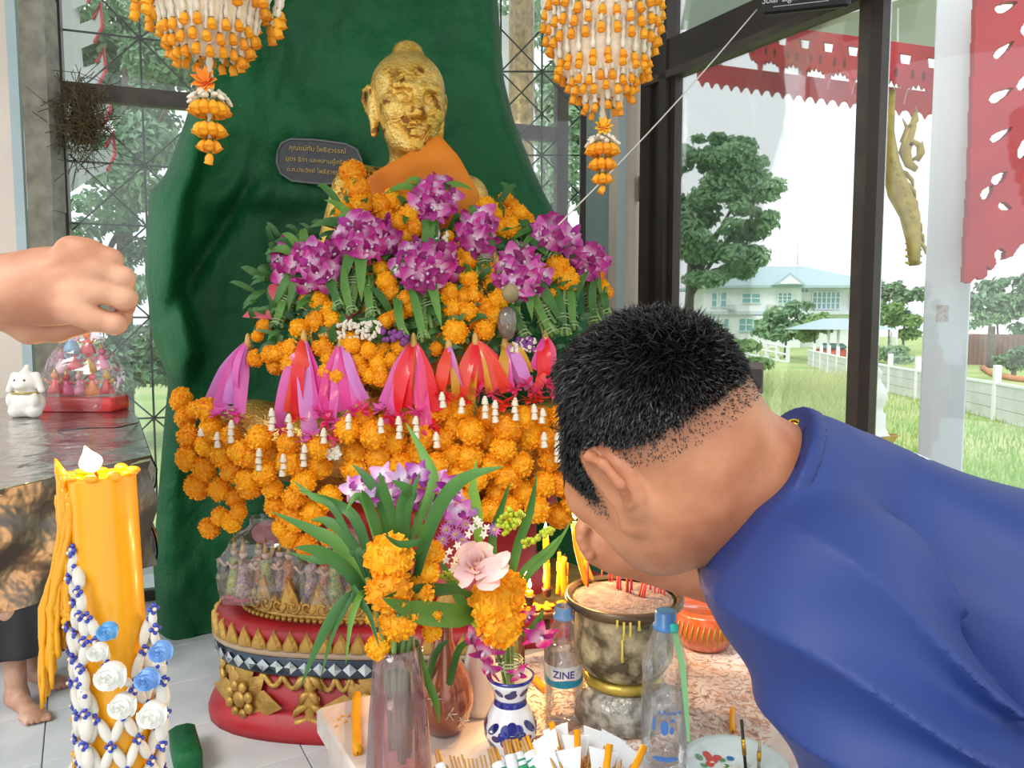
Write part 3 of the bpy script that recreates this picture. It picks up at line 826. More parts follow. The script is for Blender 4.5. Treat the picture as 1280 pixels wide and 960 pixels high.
# cut by grid: small quads kept where not in a cutout
st = 1.5; gm = MB(); keep = {}
xs = np.arange(1203, 1345, st); ys = np.arange(-42, 358, st)
def solid(x, y):
    if not pip(x, y, outl): return False
    for (cx, cy, l, w, a) in cuts:
        dx, dy = x - cx, y - cy; u = dx * math.cos(a) + dy * math.sin(a); v = -dx * math.sin(a) + dy * math.cos(a)
        if (u / l) ** 2 + (v / (w * (1 - .45 * u / l))) ** 2 < 1: return False
    return True
kk = {(i, j): solid(x + st / 2, y + st / 2) for i, x in enumerate(xs) for j, y in enumerate(ys)}
vid = {}
def gv_(i, j, s):
    k = (i, j, s)
    if k not in vid:
        q = P(xs[0] + i * st, ys[0] + j * st, GY); vid[k] = len(gm.v); gm.v.append(q + Vector((0, .04 if s else 0, 0))); gm.c.append((1, 1, 1))
    return vid[k]
for (i, j), s in kk.items():
    if not s: continue
    gm.f.append([gv_(i, j, 0), gv_(i, j + 1, 0), gv_(i + 1, j + 1, 0), gv_(i + 1, j, 0)]); gm.f.append([gv_(i, j, 1), gv_(i + 1, j, 1), gv_(i + 1, j + 1, 1), gv_(i, j + 1, 1)])
    for (di, dj, a, b) in ((-1, 0, (0, 0), (0, 1)), (1, 0, (1, 1), (1, 0)), (0, -1, (1, 0), (0, 0)), (0, 1, (0, 1), (1, 1))):
        if not kk.get((i + di, j + dj)):
            p0 = (i + a[0], j + a[1]); p1 = (i + b[0], j + b[1])
            gm.f.append([gv_(*p0, 0), gv_(*p0, 1), gv_(*p1, 1), gv_(*p1, 0)])
gm.build('board', M_red, gb, False)
# gold naga finial
ng = thing('naga_finial', 'carved gold naga crest hanging behind the white column', 'finial', tuple(P(1140, 330, 5.3)))
NY = 5.3
def npts(l): return [P(x, y, NY) for x, y in l]
k = pxm(NY)
MB().tube(npts([(1117, 112), (1111, 130), (1108, 165), (1113, 205), (1124, 240), (1137, 268), (1142, 300), (1143, 332)]), [3 * k, 8 * k, 10 * k, 12 * k, 15 * k, 13 * k, 10 * k, 7 * k], 10, flat=.5).build('neck', M_goldp, ng)
MB().tube(npts([(1144, 140), (1141, 158), (1135, 175), (1131, 190), (1136, 205), (1146, 212)]), [2 * k, 5 * k, 7 * k, 8 * k, 6 * k, 4 * k], 10, flat=.5).build('crest', M_goldp, ng)
MB().tube(npts([(1128, 190), (1140, 176), (1150, 182), (1149, 196), (1140, 200)]), [3 * k, 4 * k, 5 * k, 4 * k, 2 * k], 8, flat=.5).build('jaw', M_goldp, ng)
for i in range(7):
    y = 212 + i * 14; x = 1122 + i * 2.6
    MB().tube(npts([(x, y), (x + 10, y + 4), (x + 18, y + 13), (x + 20, y + 22)]), [1.2 * k, 2.6 * k, 2.6 * k, 1 * k], 6).build('scale_ridge', M_goldp, ng)
for i in range(5):
    y = 296 + i * 8; MB().tube(npts([(1132, y), (1142, y + 3), (1152, y)]), 1.6 * k, 6).build('collar_ring', M_goldp, ng)
MB().tube(npts([(1117, 118), (1122, 60), (1124, -60)]), .006, 6).build('mounting_rod', M_white, ng)
for (a, b, c) in (((1136, 160), (1146, 150), (1145, 132)), ((1128, 178), (1134, 160), (1128, 148)), ((1110, 170), (1102, 158), (1104, 138)), ((1116, 215), (1106, 205), (1104, 190)), ((1124, 240), (1114, 236), (1110, 222)), ((1131, 258), (1121, 258), (1116, 246)), ((1146, 200), (1154, 190), (1153, 176))):
    MB().tube(npts([a, b, c]), [4 * k, 3 * k, .5 * k], 7, flat=.6).build('flame_crest', M_goldp, ng)
for i in range(9):
    t = i / 8; x = 1112 + 24 * t; y = 200 + 70 * t; MB().ell(P(x + 5, y, NY - 5.5 * k), (4.2 * k, 2 * k, 4.2 * k), 8, 6).build('scale', M_goldp, ng)
MB().ell(P(1140, 180, NY - 4 * k), (2.6 * k, 2 * k, 2.6 * k), 8, 6).build('eye', mat('naga_eye', '#3a3320', .3), ng)
for x, y in ((900, 82), (1000, 96), (1100, 108), (1170, 116)): 
    q = P(x, y, interp(x, [872, 1182], [6.6, 5.5])); MB().tube([q, q + UZ * .5], .015, 6).build('hanger', M_white, VAL2)
# white balustrade post with gold collar
bp = thing('balustrade_post', 'white turned balustrade post with gold collar outside the window', 'post', gp(1086, 6.4))
q = P(1088, 545, 6.4); k = pxm(6.4)
prof = [(22, 150), (22, 6), (24, 4), (24, 0), (20, -4), (18, -10), (17, -12), (17, -28), (13, -32), (14, -38), (18, -48), (17, -58), (11, -68), (9, -74), (12, -80), (6, -88), (2, -92)]
pr = [(r * k, (q.z - z * k)) for r, z in prof]
pr[0] = (22 * k, GZ)
MB().lathe(pr, 20, (q.x, q.y, 0)).build('shaft', M_white, bp)
for i in range(4):
    a = i * math.pi / 2 + .5; d = Vector((math.cos(a), math.sin(a), 0)); s = Vector((-d.y, d.x, 0))
    c = Vector((q.x, q.y, q.z)) + d * 24 * k
    MB().add([c - s * 20 * k + UZ * 3 * k, c + s * 20 * k + UZ * 3 * k, c - UZ * 13 * k + d * .01, c - s * 20 * k + UZ * 3 * k + d * .012, c + s * 20 * k + UZ * 3 * k + d * .012], [(0, 1, 2), (3, 2, 4), (0, 3, 4, 1)]).build('gold_leaf', M_goldp, bp, False)
# temple roof hooks seen through the left window
th = thing('temple_gable', 'dark roof gable with red edged hooks behind the left grille', 'gable', gp(70, 9))
for i, (px, py) in enumerate(((92, -20), (100, 30), (104, 85), (110, 135), (116, 190))):
    q = [(px, py), (px + 16, py - 6), (px + 26, py - 26), (px + 28, py + 4), (px + 18, py + 24), (px - 2, py + 32)]
    MB().add([P(x, y, 9) for x, y in q] + [P(x, y, 9.06) for x, y in q], [(5, 4, 3, 2, 1, 0), (6, 7, 8, 9, 10, 11)] + [(j, (j + 1) % 6, (j + 1) % 6 + 6, j + 6) for j in range(6)]).build('hook', mat('gable_grey', '#8d9490', .8), th, False)
    MB().tube([P(x, y, 8.99) for x, y in q[1:5]], .02, 5).build('red_edge', M_red, th)
q = [(60, -60), (95, -60), (102, 60), (118, 220), (60, 260)]
MB().add([P(x, y, 9.1) for x, y in q] + [P(x, y, 9.2) for x, y in q], [(4, 3, 2, 1, 0), (5, 6, 7, 8, 9)] + [(j, (j + 1) % 5, (j + 1) % 5 + 5, j + 5) for j in range(5)]).build('gable_wall', MATS['gable_grey'], th, False)
# gold column glimpsed beside the rock
gcol = thing('gold_column', 'gold mosaic column glimpsed between the rock and grille', 'column', gp(652, 8.5))
q = P(652, 0, 8.5)
MB().tube([Vector((q.x, q.y, GZ)), Vector((q.x, q.y, 5.2))], .14, 12).build('shaft', mat('gold_mosaic', '#a08a5a', .4, .5, col2='#6e5c3c', nscale=20), gcol)
MB().box((q.x - .2, q.y + .3, 2.2), (.2, .2, 5.6)).build('side_pier', M_conc, gcol, False)
# ================================================================ PEDESTAL AND STATUE
M_redp = mat('pedestal_red', '#b01f28', .45, col2='#97202a', nscale=5, bump=(20, .2))
M_goldr = mat('pedestal_gold', '#d0a658', .42, .5, col2='#a57f3c', nscale=14, bump=(40, .5))
M_mos = mat('mirror_mosaic', '#c9cfcf', .12, .9)
M_mosd = mat('dark_mosaic', '#3c4654', .2, .5)
PC = Vector((-.37, 3.02, 0)); PA, PBd = .84, .46
def sup(a, z=0, n=3.2, A=PA, B=PBd): return 1.0 / ((abs(math.cos(a)) / A) ** n + (abs(math.sin(a)) / B) ** n) ** (1 / n)
def pp(a, s, z):
    """point on the pedestal plan at angle a, scale s"""
    r = sup(a) * s; return PC + Vector((r * math.cos(a), r * math.sin(a), z))
def pn(a):
    t = pp(a + .01, 1, 0) - pp(a - .01, 1, 0); return Vector((t.y, -t.x, 0)).normalized()
pd = thing('statue_pedestal', 'red and gold stepped pedestal carrying the golden statue', 'pedestal', tuple(PC))
def ring(name, prof, mt, n=72, parent=None): return MB().lathe(prof, n, PC, wob=sup).build(name, mt, parent or pd)
ring('base', [(1.0, 0), (1.0, .035), (.985, .06), (.95, .085), (.93, .1)], M_redp)
ring('drum', [(.93, .1), (.9, .12), (.9, .25)], M_redp)
ring('band', [(.94, .235), (.955, .245), (.955, .305), (.94, .31)], M_mosd)
ring('rim', [(.9, .31), (.965, .312), (.975, .325), (.965, .335), (.9, .337)], mat('rim_tan', '#b39a80', .6))
ring('cornice', [(.9, .335), (.93, .337), (.955, .40), (.86, .41)], M_redp)
ring('ledge', [(.86, .40), (.8, .415), (.79, .42)], M_redp)
ring('crown_base', [(.80, .41), (.82, .42), (.82, .445), (.795, .45), (.78, .46)], M_goldr)
ring('inner_tier', [(.79, .42), (.77, .44), (.6, .45)], M_redp)
ring('throne', [(.62, .44), (.62, .52), (.56, .54), (.56, .72), (.62, .76), (.66, .80), (.6, .82), (.1, .83)], M_redp)
# mirror diamonds of the band
dm = MB().add([(0, -.004, .024), (.026, -.002, 0), (0, -.004, -.024), (-.026, -.002, 0), (0, -.007, 0)], [(0, 4, 1), (1, 4, 2), (2, 4, 3), (3, 4, 0)]).mesh('mirror_diamond', M_mos, smooth=False)
def around(step, s, z, a0=math.pi * .93, a1=math.pi * 1.75):
    a = a0; out = []
    while a < a1:
        p = pp(a, s, z); out.append((a, p)); d = .002; L = 0
        while L < step:
            a += d; L = (pp(a, s, z) - p).length
    return out
def facing(a):
    n = pn(a); x = UZ.cross(n); return Matrix((-x * -1, -n, UZ)).transposed()
for a, p in around(.054, .957, .275): inst('mirror_diamond', dm, pd, p + pn(a) * .002, facing(a))
# upright leaves: small ring on the cornice, tall crown above
def leaf_mesh(w, h, d, nm):
    out = [(-.5, 0), (-.46, .25), (-.28, .55), (-.1, .8), (0, 1.0), (.1, .8), (.28, .55), (.46, .25), (.5, 0)]
    vs = [(x * w, -d * .2, z * h) for x, z in out] + [(x * w * .55, -d, z * h * .78 + h * .03) for x, z in out] + [(x * w, d * .3, z * h) for x, z in out]
    n = len(out); fs = [(i, i + 1, i + 1 + n, i + n) for i in range(n - 1)] + [tuple(range(n, 2 * n))] + [tuple(range(3 * n - 1, 2 * n - 1, -1))] + [(i + 1, i, i + 2 * n, i + 1 + 2 * n) for i in range(n - 1)]
    return MB().add(vs, fs).mesh(nm, M_goldr, smooth=False)
l1 = leaf_mesh(.062, .075, .016, 'cornice_leaf'); l2 = leaf_mesh(.10, .125, .02, 'crown_leaf'); l3 = leaf_mesh(.05, .07, .018, 'crown_bud')
for a, p in around(.062, .955, .337): inst('cornice_leaf', l1, pd, p, facing(a))
for i, (a, p) in enumerate(around(.058, .80, .445)):
    inst('crown_leaf' if i % 2 == 0 else 'crown_bud', l2 if i % 2 == 0 else l3, pd, p, facing(a))
bd = MB().ell((0, 0, 0), .010, 8, 6).mesh('bead', M_goldr)
for a, p in around(.024, .835, .425): inst('bead', bd, pd, p)
# scroll curls on the crown
cm = MB(); 
cm.tube([Vector((math.cos(t) * (.006 + .004 * t), -.004, math.sin(t) * (.006 + .004 * t))) for t in [i * .6 for i in range(12)]], .005, 6)
cmm = cm.mesh('scroll', M_goldr)
for i, (a, p) in enumerate(around(.058, .83, .475)): inst('scroll', cmm, pd, p, facing(a))
# gold rosettes and hanging pendants in relief on the drum
def relief_rosette(a, z, r):
    c = pp(a, .905, z); B = facing(a)
    for k in range(8):
        t = k * math.pi / 4; d = Vector((math.cos(t), 0, math.sin(t))); L = r * (1.25 if k % 2 == 0 else .95)
        s = Vector((-d.z, 0, d.x))
        vs = [Vector((0, -.012, 0)), d * L * .55 + s * L * .27 + Vector((0, -.012, 0)), d * L + Vector((0, -.004, 0)), d * L * .55 - s * L * .27 + Vector((0, -.012, 0)), d * L * .5 + Vector((0, -.03, 0))]
        MB().add([c + B @ v for v in vs], [(0, 4, 1), (1, 4, 2), (2, 4, 3), (3, 4, 0)]).build('rosette_petal', M_goldr, pd)
    for k in range(8):
        t = k * math.pi / 4 + .39; d = Vector((math.cos(t), -.35, math.sin(t)))
        MB().ell(c + B @ (d * r * .36 + Vector((0, -.02, 0))), (r * .14, .012, r * .14), 8, 6, B).build('rosette_bead', M_goldr, pd)
    MB().ell(c + B @ Vector((0, -.035, 0)), (r * .22, .015, r * .22), 12, 6, B).build('rosette_centre', M_goldr, pd)
def relief_pendant(a, z0, h):
    c = pp(a, .905, z0); B = facing(a)
    for i, (w, q) in enumerate(((.045, 0), (.03, .25), (.055, .45), (.075, .68))):
        for sx in (-1, 1):
            z = -h * q
            pts = [Vector((0, -.012, z)), Vector((sx * w * .6, -.02, z - h * .05)), Vector((sx * w, -.014, z - h * .18)), Vector((sx * w * 1.05, -.006, z - h * .08))]
            MB().tube([c + B @ v for v in pts], [.014, .016, .013, .006], 7).build('pendant_curl', M_goldr, pd)
    MB().tube([c + B @ Vector((0, -.012, -h * t)) for t in (0, .2, .4, .6, .8, 1.02)], [.03, .018, .026, .02, .032, .004], 8, flat=.6).build('pendant_stem', M_goldr, pd)
for px, kind in ((288, 0), (372, 1), (455, 0), (250, 1), (545, 1), (640, 0)):
    # angle on the plan that lies under that pixel column
    best = min([math.pi + i * .01 for i in range(0, 200)], key=lambda a: abs((640 + FPX * pp(a, .9, .15).x / pp(a, .9, .15).y * 1.03) - px))
    if kind == 0: relief_rosette(best, .125, .15)
    else: relief_pendant(best, .24, .235)
for a in [math.pi + .1 * i for i in range(1, 14)]:
    p = [pp(a + t * .1, .915, .232 - .045 * math.sin(math.pi * t)) for t in [i / 6 for i in range(7)]]
    MB().tube(p, .011, 6).build('swag', M_goldr, pd)

# ---- head used for statue and people (f forward, l left, u up; 0.235 m tall)
def head_sdf(p, H, F, L, U, S, ush=False, lobes=False):
    A = np.array([tuple(F), tuple(L), tuple(U)], np.float32)
    q = ((p - np.array(tuple(H), np.float32)) @ A.T) / S
    d = s_ell(q, (-.014, 0, .03), (.098, .077, .087))
    d = smin(d, s_ell(q, (.035, 0, -.02), (.060, .063, .085)), .05)
    d = smin(d, s_ell(q, (.028, 0, -.068), (.052, .052, .044)), .03)
    d = smin(d, s_ell(q, (.066, 0, -.098), (.022, .024, .018)), .025)
    if ush:
        d = smin(d, s_ell(q, (-.008, 0, .042), (.090, .078, .070)), .02); d = smin(d, s_ell(q, (-.012, 0, .116), (.036, .035, .028)), .012)
    m = q.copy(); m[:, 1] = np.abs(m[:, 1])
    if ush: d = smax(d, -s_ell(m, (.104, .034, .004), (.028, .023, .015)), .012)
    d = smin(d, s_ell(m, (.066, .043, -.02), (.022, .022, .02)), .025)
    d = smin(d, s_cap(m, (.084, .046, .026), (.094, .014, .024), .008, .008), .012)
    d = smax(d, -s_ell(m, (.104, .032, .004), (.018, .019, .012)), .012)
    d = smin(d, s_ell(m, (.082, .032, .002), (.0125, .015, .0105)), .004)
    d = smin(d, s_cap(q, (.09, 0, .014), (.111, 0, -.03), .007, .012), .012)
    d = smin(d, s_ell(m, (.098, .012, -.034), (.012, .008, .008)), .006)
    d = smin(d, s_ell(m, (.092, 0, -.060), (.010, .024, .0055)), .006)
    d = smin(d, s_ell(m, (.090, 0, -.072), (.011, .020, .0065)), .006)
    d = smax(d, -s_ell(m, (.105, 0, -.066), (.012, .02, .0018)), .004)
    e = s_ell(m, (-.012, .079, -.002), (.021, .0085, .031))
    hx = [(.008, .076, .004), (.006, .080, .022), (-.008, .088, .034), (-.026, .096, .027), (-.032, .096, .006), (-.022, .089, -.016), (-.006, .078, -.030)]
    e = smin(e, s_chain(m, hx, [.0042, .0048, .005, .005, .0048, .0045, .006], .003), .006)
    e = smin(e, s_cap(m, (-.001, .078, -.030), (.003, .077, -.040 - (.03 if lobes else 0)), .0065, .0075), .006)
    if not ush: e = smax(e, -s_ell(m, (-.006, .091, .0), (.011, .008, .016)), .004)
    if ush: e = smin(e, s_ell(m, (-.012, .082, -.002), (.020, .008, .032)), .008); e = smin(e, s_cap(m, (-.004, .078, -.03), (.004, .074, -.062), .009, .008), .008)
    return smin(d, e, .005) * S

def gold_leaf():
    m = bpy.data.materials.new('gold_leaf'); m.use_nodes = True
    nt = m.node_tree; N = nt.nodes; L = nt.links; b = N['Principled BSDF']
    tc = N.new('ShaderNodeTexCoord')
    v = N.new('ShaderNodeTexVoronoi'); v.inputs['Scale'].default_value = 46
    n1 = N.new('ShaderNodeTexNoise'); n1.inputs['Scale'].default_value = 13; n1.inputs['Detail'].default_value = 8
    wv = N.new('ShaderNodeMix'); wv.data_type = 'VECTOR'; wv.inputs[0].default_value = .06
    L.new(tc.outputs['Object'], n1.inputs['Vector']); L.new(tc.outputs['Object'], wv.inputs[4]); L.new(n1.outputs['Color'], wv.inputs[5]); L.new(wv.outputs[1], v.inputs['Vector'])
    cr = N.new('ShaderNodeValToRGB'); e = cr.color_ramp.elements
    e[0].position = .33; e[0].color = (*hexc('#84541f'), 1); e[1].position = .44; e[1].color = (*hexc('#d9a845'), 1)
    x = cr.color_ramp.elements.new(.66); x.color = (*hexc('#e8c671'), 1)
    mixn = N.new('ShaderNodeMath'); mixn.operation = 'MULTIPLY_ADD'; mixn.inputs[1].default_value = .28
    L.new(v.outputs['Color'], mixn.inputs[0]); L.new(n1.outputs['Fac'], mixn.inputs[2])
    sub = N.new('ShaderNodeMath'); sub.operation = 'SUBTRACT'; sub.inputs[1].default_value = .12; L.new(mixn.outputs[0], sub.inputs[0])
    L.new(sub.outputs[0], cr.inputs['Fac']); L.new(cr.outputs['Color'], b.inputs['Base Color'])
    b.inputs['Metallic'].default_value = .72; b.inputs['Roughness'].default_value = .34
    bp = N.new('ShaderNodeBump'); bp.inputs['Strength'].default_value = 1.0; bp.inputs['Distance'].default_value = .017
    L.new(v.outputs['Color'], bp.inputs['Height'])
    n2 = N.new('ShaderNodeTexNoise'); n2.inputs['Scale'].default_value = 90; L.new(tc.outputs['Object'], n2.inputs['Vector'])
    b2 = N.new('ShaderNodeBump'); b2.inputs['Strength'].default_value = .7; b2.inputs['Distance'].default_value = .010
    L.new(n2.outputs['Fac'], b2.inputs['Height']); L.new(bp.outputs['Normal'], b2.inputs['Normal']); L.new(b2.outputs['Normal'], b.inputs['Normal'])
    return m
M_leafgold = gold_leaf()
SF = Vector((.36, -.92, -.10)).normalized(); SU = Vector((.05, -.1, 1)); SU = (SU - SF * SU.dot(SF)).normalized(); SL = SU.cross(SF)
SH = P(510, 133, 2.98)
st = thing('monk_statue', 'seated golden monk statue covered in gold leaf', 'statue', (-.4, 3.0, .83))
T = lambda *a: tuple(P(*a))
def statue_f(p):
    d = head_sdf(p, SH, SF, SL, SU, 1.71, True, True)
    d = smin(d, s_cap(p, T(512, 165, 3.02), T(514, 225, 3.05), .070, .095), .05)
    b = s_cap(p, T(514, 290, 3.06), T(518, 420, 3.04), .17, .20)
    b = smin(b, s_cap(p, T(452, 232, 3.04), T(582, 245, 3.06), .08, .075), .09)
    b = smin(b, s_cap(p, T(518, 420, 3.02), T(515, 560, 3.02), .22, .30), .1)
    b = smin(b, s_chain(p, [T(440, 238, 3.02), T(398, 400, 2.98), T(470, 500, 2.72)], [.08, .075, .055], .04), .05)
    b = smin(b, s_chain(p, [T(584, 250, 3.05), T(625, 400, 2.98), T(555, 500, 2.72)], [.08, .075, .055], .04), .05)
    b = smin(b, s_chain(p, [T(470, 580, 2.98), T(318, 545, 2.80), T(520, 585, 2.68)], [.17, .125, .10], .06), .08)
    b = smin(b, s_chain(p, [T(560, 580, 2.98), T(708, 545, 2.80), T(520, 560, 2.66)], [.17, .125, .10], .06), .08)
    return smin(d, b, .04)
sdf_mesh('body', statue_f, (-1.35, 2.45, .80), (.35, 3.45, 2.75), .0075, M_leafgold, st)
# orange robe over the far shoulder
M_robe = mat('orange_robe', '#e88c1c', .7, col2='#dc7c12', nscale=4, bump=(9, .5, .03))
rb = MB(); nu, nv = 22, 22; vs = []
Lft = [(449, 232), (440, 300), (436, 360)]; Rgt = [(549, 168), (574, 196), (598, 240), (612, 300), (618, 360)]
Top = [(449, 232), (470, 214), (505, 194), (549, 168)]
def poly_at(pl, t):
    xs = [i / (len(pl) - 1) for i in range(len(pl))]; return interp(t, xs, [p[0] for p in pl]), interp(t, xs, [p[1] for p in pl])
for side in (0, 1):
    for j in range(nv + 1):
        v = j / nv; l = poly_at(Lft, v); r = poly_at(Rgt, v); b0 = poly_at(Lft, 0); b1 = poly_at(Rgt, 0)
        for i in range(nu + 1):
            u = i / nu; tx, ty = poly_at(Top, u)
            x = l[0] + (r[0] - l[0]) * u; y = l[1] + (r[1] - l[1]) * u
            x += (tx - (b0[0] + (b1[0] - b0[0]) * u)) * (1 - v); y += (ty - (b0[1] + (b1[1] - b0[1]) * u)) * (1 - v)
            Yv = 2.855 + .10 * ((x - 515) / 85) ** 2 - .03 * v + .012 * math.sin(u * 9 + v * 4) + .008 * math.sin(v * 17 - u * 5)
            vs.append(P(x, y, Yv + side * .012))
w = nu + 1; n0 = (nv + 1) * w; fs = []
for j in range(nv):
    for i in range(nu):
        a = j * w + i; fs += [(a, a + w, a + w + 1, a + 1), (n0 + a, n0 + a + 1, n0 + a + w + 1, n0 + a + w)]
for i in range(nu): fs += [(i, i + 1, n0 + i + 1, n0 + i)]
for j in range(nv): fs += [(j * w, n0 + j * w, n0 + j * w + w, j * w + w), (j * w + nu, j * w + w + nu, n0 + j * w + w + nu, n0 + j * w + nu)]
rb.add(vs, fs); rb.build('robe', M_robe, st)
# plaque set in the rock
def rock_Y(px, py):
    l = interp(py, RK_Y, RK_L); r = interp(py, RK_Y, RK_R); return rock_front((px - l) / (r - l), py)[1]
pY = min(rock_Y(x, y) for x in (355, 400, 435) for y in (180, 222)) - .025
pq = thing('stone_plaque', 'black oval stone plaque with gold lettering on the green rock', 'plaque', T(393, 230, pY))
o8 = [(347, 190), (352, 179), (363, 174), (395, 175), (432, 180), (446, 187), (452, 200), (450, 217), (440, 228), (405, 230), (365, 226), (351, 217), (346, 203)]; no_ = len(o8)
MB().add([P(x, y, pY) for x, y in o8] + [P(x, y, pY + .08) for x, y in o8], [tuple(range(no_ - 1, -1, -1)), tuple(range(no_, 2 * no_))] + [(i, (i + 1) % no_, (i + 1) % no_ + no_, i + no_) for i in range(no_)]).build('stone', mat('plaque_black', '#2b2a2c', .35, col2='#39383a', nscale=30), pq, False)
oe = o8 + [o8[0]]
MB().tube([P(x, y, pY - .002) for x, y in oe], .006, 6).build('rim', mat('plaque_rim', '#6b6b6d', .5), pq)
M_ltr = mat('plaque_gold_letters', '#b79a5a', .4, .3)
xd = P(440, 199, pY) - P(355, 193, pY)
for tx, px, py, sz in (('คุณแม่ทับ โพธิ์สุวรรณ์', 397, 187, .031), ('บุตร ธิดา และหลานผู้สร้าง', 396, 201, .029), ('ด.ต.ประวิทย์ โพธิ์สุวรรณ์', 394, 214, .028)):
    text_mesh('lettering', tx, sz, M_ltr, pq, P(px, py, pY - .004), xd, (0, .08, 1), .001)
# ================================================================ FLOWERS
M_mari = mat('marigold_orange', '#ffc01c', .6, rnd=.07, col2='#ffac06', nscale=3.0, backlit=.22)
M_bud = mat('bud_paint', '#ffffff', .6, attr='Col', rnd=.05, backlit=.15)
M_jas = mat('jasmine_white', '#e9e2cf', .6, backlit=.1)
M_stem = mat('stem_green', '#4d7a3a', .5, col2='#7d9a55', nscale=9)
M_stem2 = mat('stem_pale', '#86a75c', .5, col2='#4d7d42', nscale=14)
M_blade = mat('blade_green', '#245a24', .48, col2='#4f8636', nscale=5, backlit=.2)
M_blade2 = mat('blade_light', '#6a9c3e', .48, col2='#3a7230', nscale=5, backlit=.2)
M_orch = mat('orchid', '#ffffff', .5, attr='Col', rnd=.06, backlit=.25)
M_twine = mat('twine', '#9fb38a', .7)

def marigold_mesh(name, n=210, mt=None):
    m = MB(); m.ell((0, 0, 0), (.42, .42, .42), 10, 7)
    for i in range(n):
        z = 1 - 1.82 * (i + .5) / n; a = i * 2.39996 + R.uniform(-.15, .15); rr = math.sqrt(max(0, 1 - z * z))
        d = Vector((rr * math.cos(a), rr * math.sin(a), z)); d = (d + rv(.1)).normalized()
        B = basis(d) @ Matrix.Rotation(R.uniform(0, 3.14), 3, 'Z'); L = R.uniform(.44, .53); w = R.uniform(.05, .075)
        x, y = B.col[0], B.col[1]; k = R.uniform(-.05, .05)
        m.add([d * .38 - x * .03, d * .38 + x * .03, d * (L - .06) + x * w + y * k, d * L + x * w * .35 + y * k * 1.5, d * (L - .015) - x * w * .4 + y * k, d * (L - .05) - x * w - y * k], [(0, 1, 2, 5), (5, 2, 3, 4)])
    return m.mesh(name, mt or M_mari, smooth=False)
MARI = [marigold_mesh('marigold_head') for _ in range(3)]

def petal(m, L, w, az, tilt, c0, c1, curl=.15, notch=0, rows=6, cols=5, tipw=.5):
    """petal in flower space: +z toward the viewer; az around z; tilt raises the tip"""
    vs = []; cs = []
    for i in range(rows):
        t = i / (rows - 1); wid = w * math.sin(math.pi * min(1, .12 + t * .88) ** .75) ** .8 if i < rows - 1 else w * .18
        for j in range(cols):
            q = -1 + 2 * j / (cols - 1)
            r = L * t; x = r; y = q * wid / 2; z = r * math.tan(tilt) - curl * L * t * t + .12 * w * q * q * (1 if tilt > 0 else -1)
            vs.append(Vector((x * math.cos(az) - y * math.sin(az), x * math.sin(az) + y * math.cos(az), z)))
            f = min(1, t ** .9 * 1.7); vein = .12 * (1 if j % 2 else 0) * (1 - t)
            cs.append(tuple(a + (b - a) * max(0, f - vein) for a, b in zip(c0, c1)))
    o = len(m.v); m.v += vs; m.c += cs
    for i in range(rows - 1):
        for j in range(cols - 1):
            a = o + i * cols + j; m.f.append([a, a + 1, a + cols + 1, a + cols])
def orchid_mesh(name, c0, c1, lip):
    m = MB()
    for az in (math.pi / 2, math.pi / 2 + 2.25, math.pi / 2 - 2.25): petal(m, .5, .26, az, -.12, c0, c1, .1)
    for az in (.25, math.pi - .25): petal(m, .5, .42, az, .1, c0, c1, .22)
    petal(m, .34, .26, -math.pi / 2, .75, tuple(.8 * x for x in lip), lip, .5)
    m.add(MB().ell((0, 0, .06), (.05, .05, .09), 8, 5).v, MB().ell((0, 0, 0), 1, 8, 5).f, (.85, .75, .85))
    return m.mesh(name, M_orch, colors=True)
ORC = [orchid_mesh('orchid_bloom', hexc('#f3dcef'), hexc('#c01a92'), hexc('#a00e78')), orchid_mesh('orchid_bloom', hexc('#edc9e6'), hexc('#a8107e'), hexc('#8c0a68')), orchid_mesh('orchid_bloom', hexc('#fbf4fb'), hexc('#d457b4'), hexc('#b5309a'))]
ORCW = [orchid_mesh('orchid_bloom', hexc('#fbf6fb'), hexc('#cfa3d6'), hexc('#b04aa8')), orchid_mesh('orchid_bloom', hexc('#fdf8fd'), hexc('#b765bd'), hexc('#a02a94')), orchid_mesh('orchid_bloom', hexc('#f8e6f6'), hexc('#a83aa4'), hexc('#8d1f86'))]

def mbase(py): return interp(py, [200, 240, 330, 420, 560, 680], [.16, .20, .30, .42, .46, .40])
def mhalf(py): return interp(py, [200, 240, 330, 420, 500, 560, 680], [110, 150, 215, 245, 285, 300, 300])
def mY(px, py):
    q = (px - 505) / mhalf(py); return 3.0 - mbase(py) * math.sqrt(max(0.02, 1 - min(1, q * q)))
def outward(px, py):
    """direction a bloom lying on the mound looks"""
    q = max(-1, min(1, (px - 505) / mhalf(py))); return Vector((q * .8, -1.0, .35)).normalized()
def blade(pts, w, mt, parent, nrm=(0, -1, .5), cup=.25, name='leaf'):
    n = len(pts); wd = [w * (math.sin(math.pi * (.10 + .90 * i / (n - 1))) ** .6 if i < n - 1 else .02) for i in range(n)]
    return MB().strip(pts, wd, nrm, cup).build(name, mt, parent)

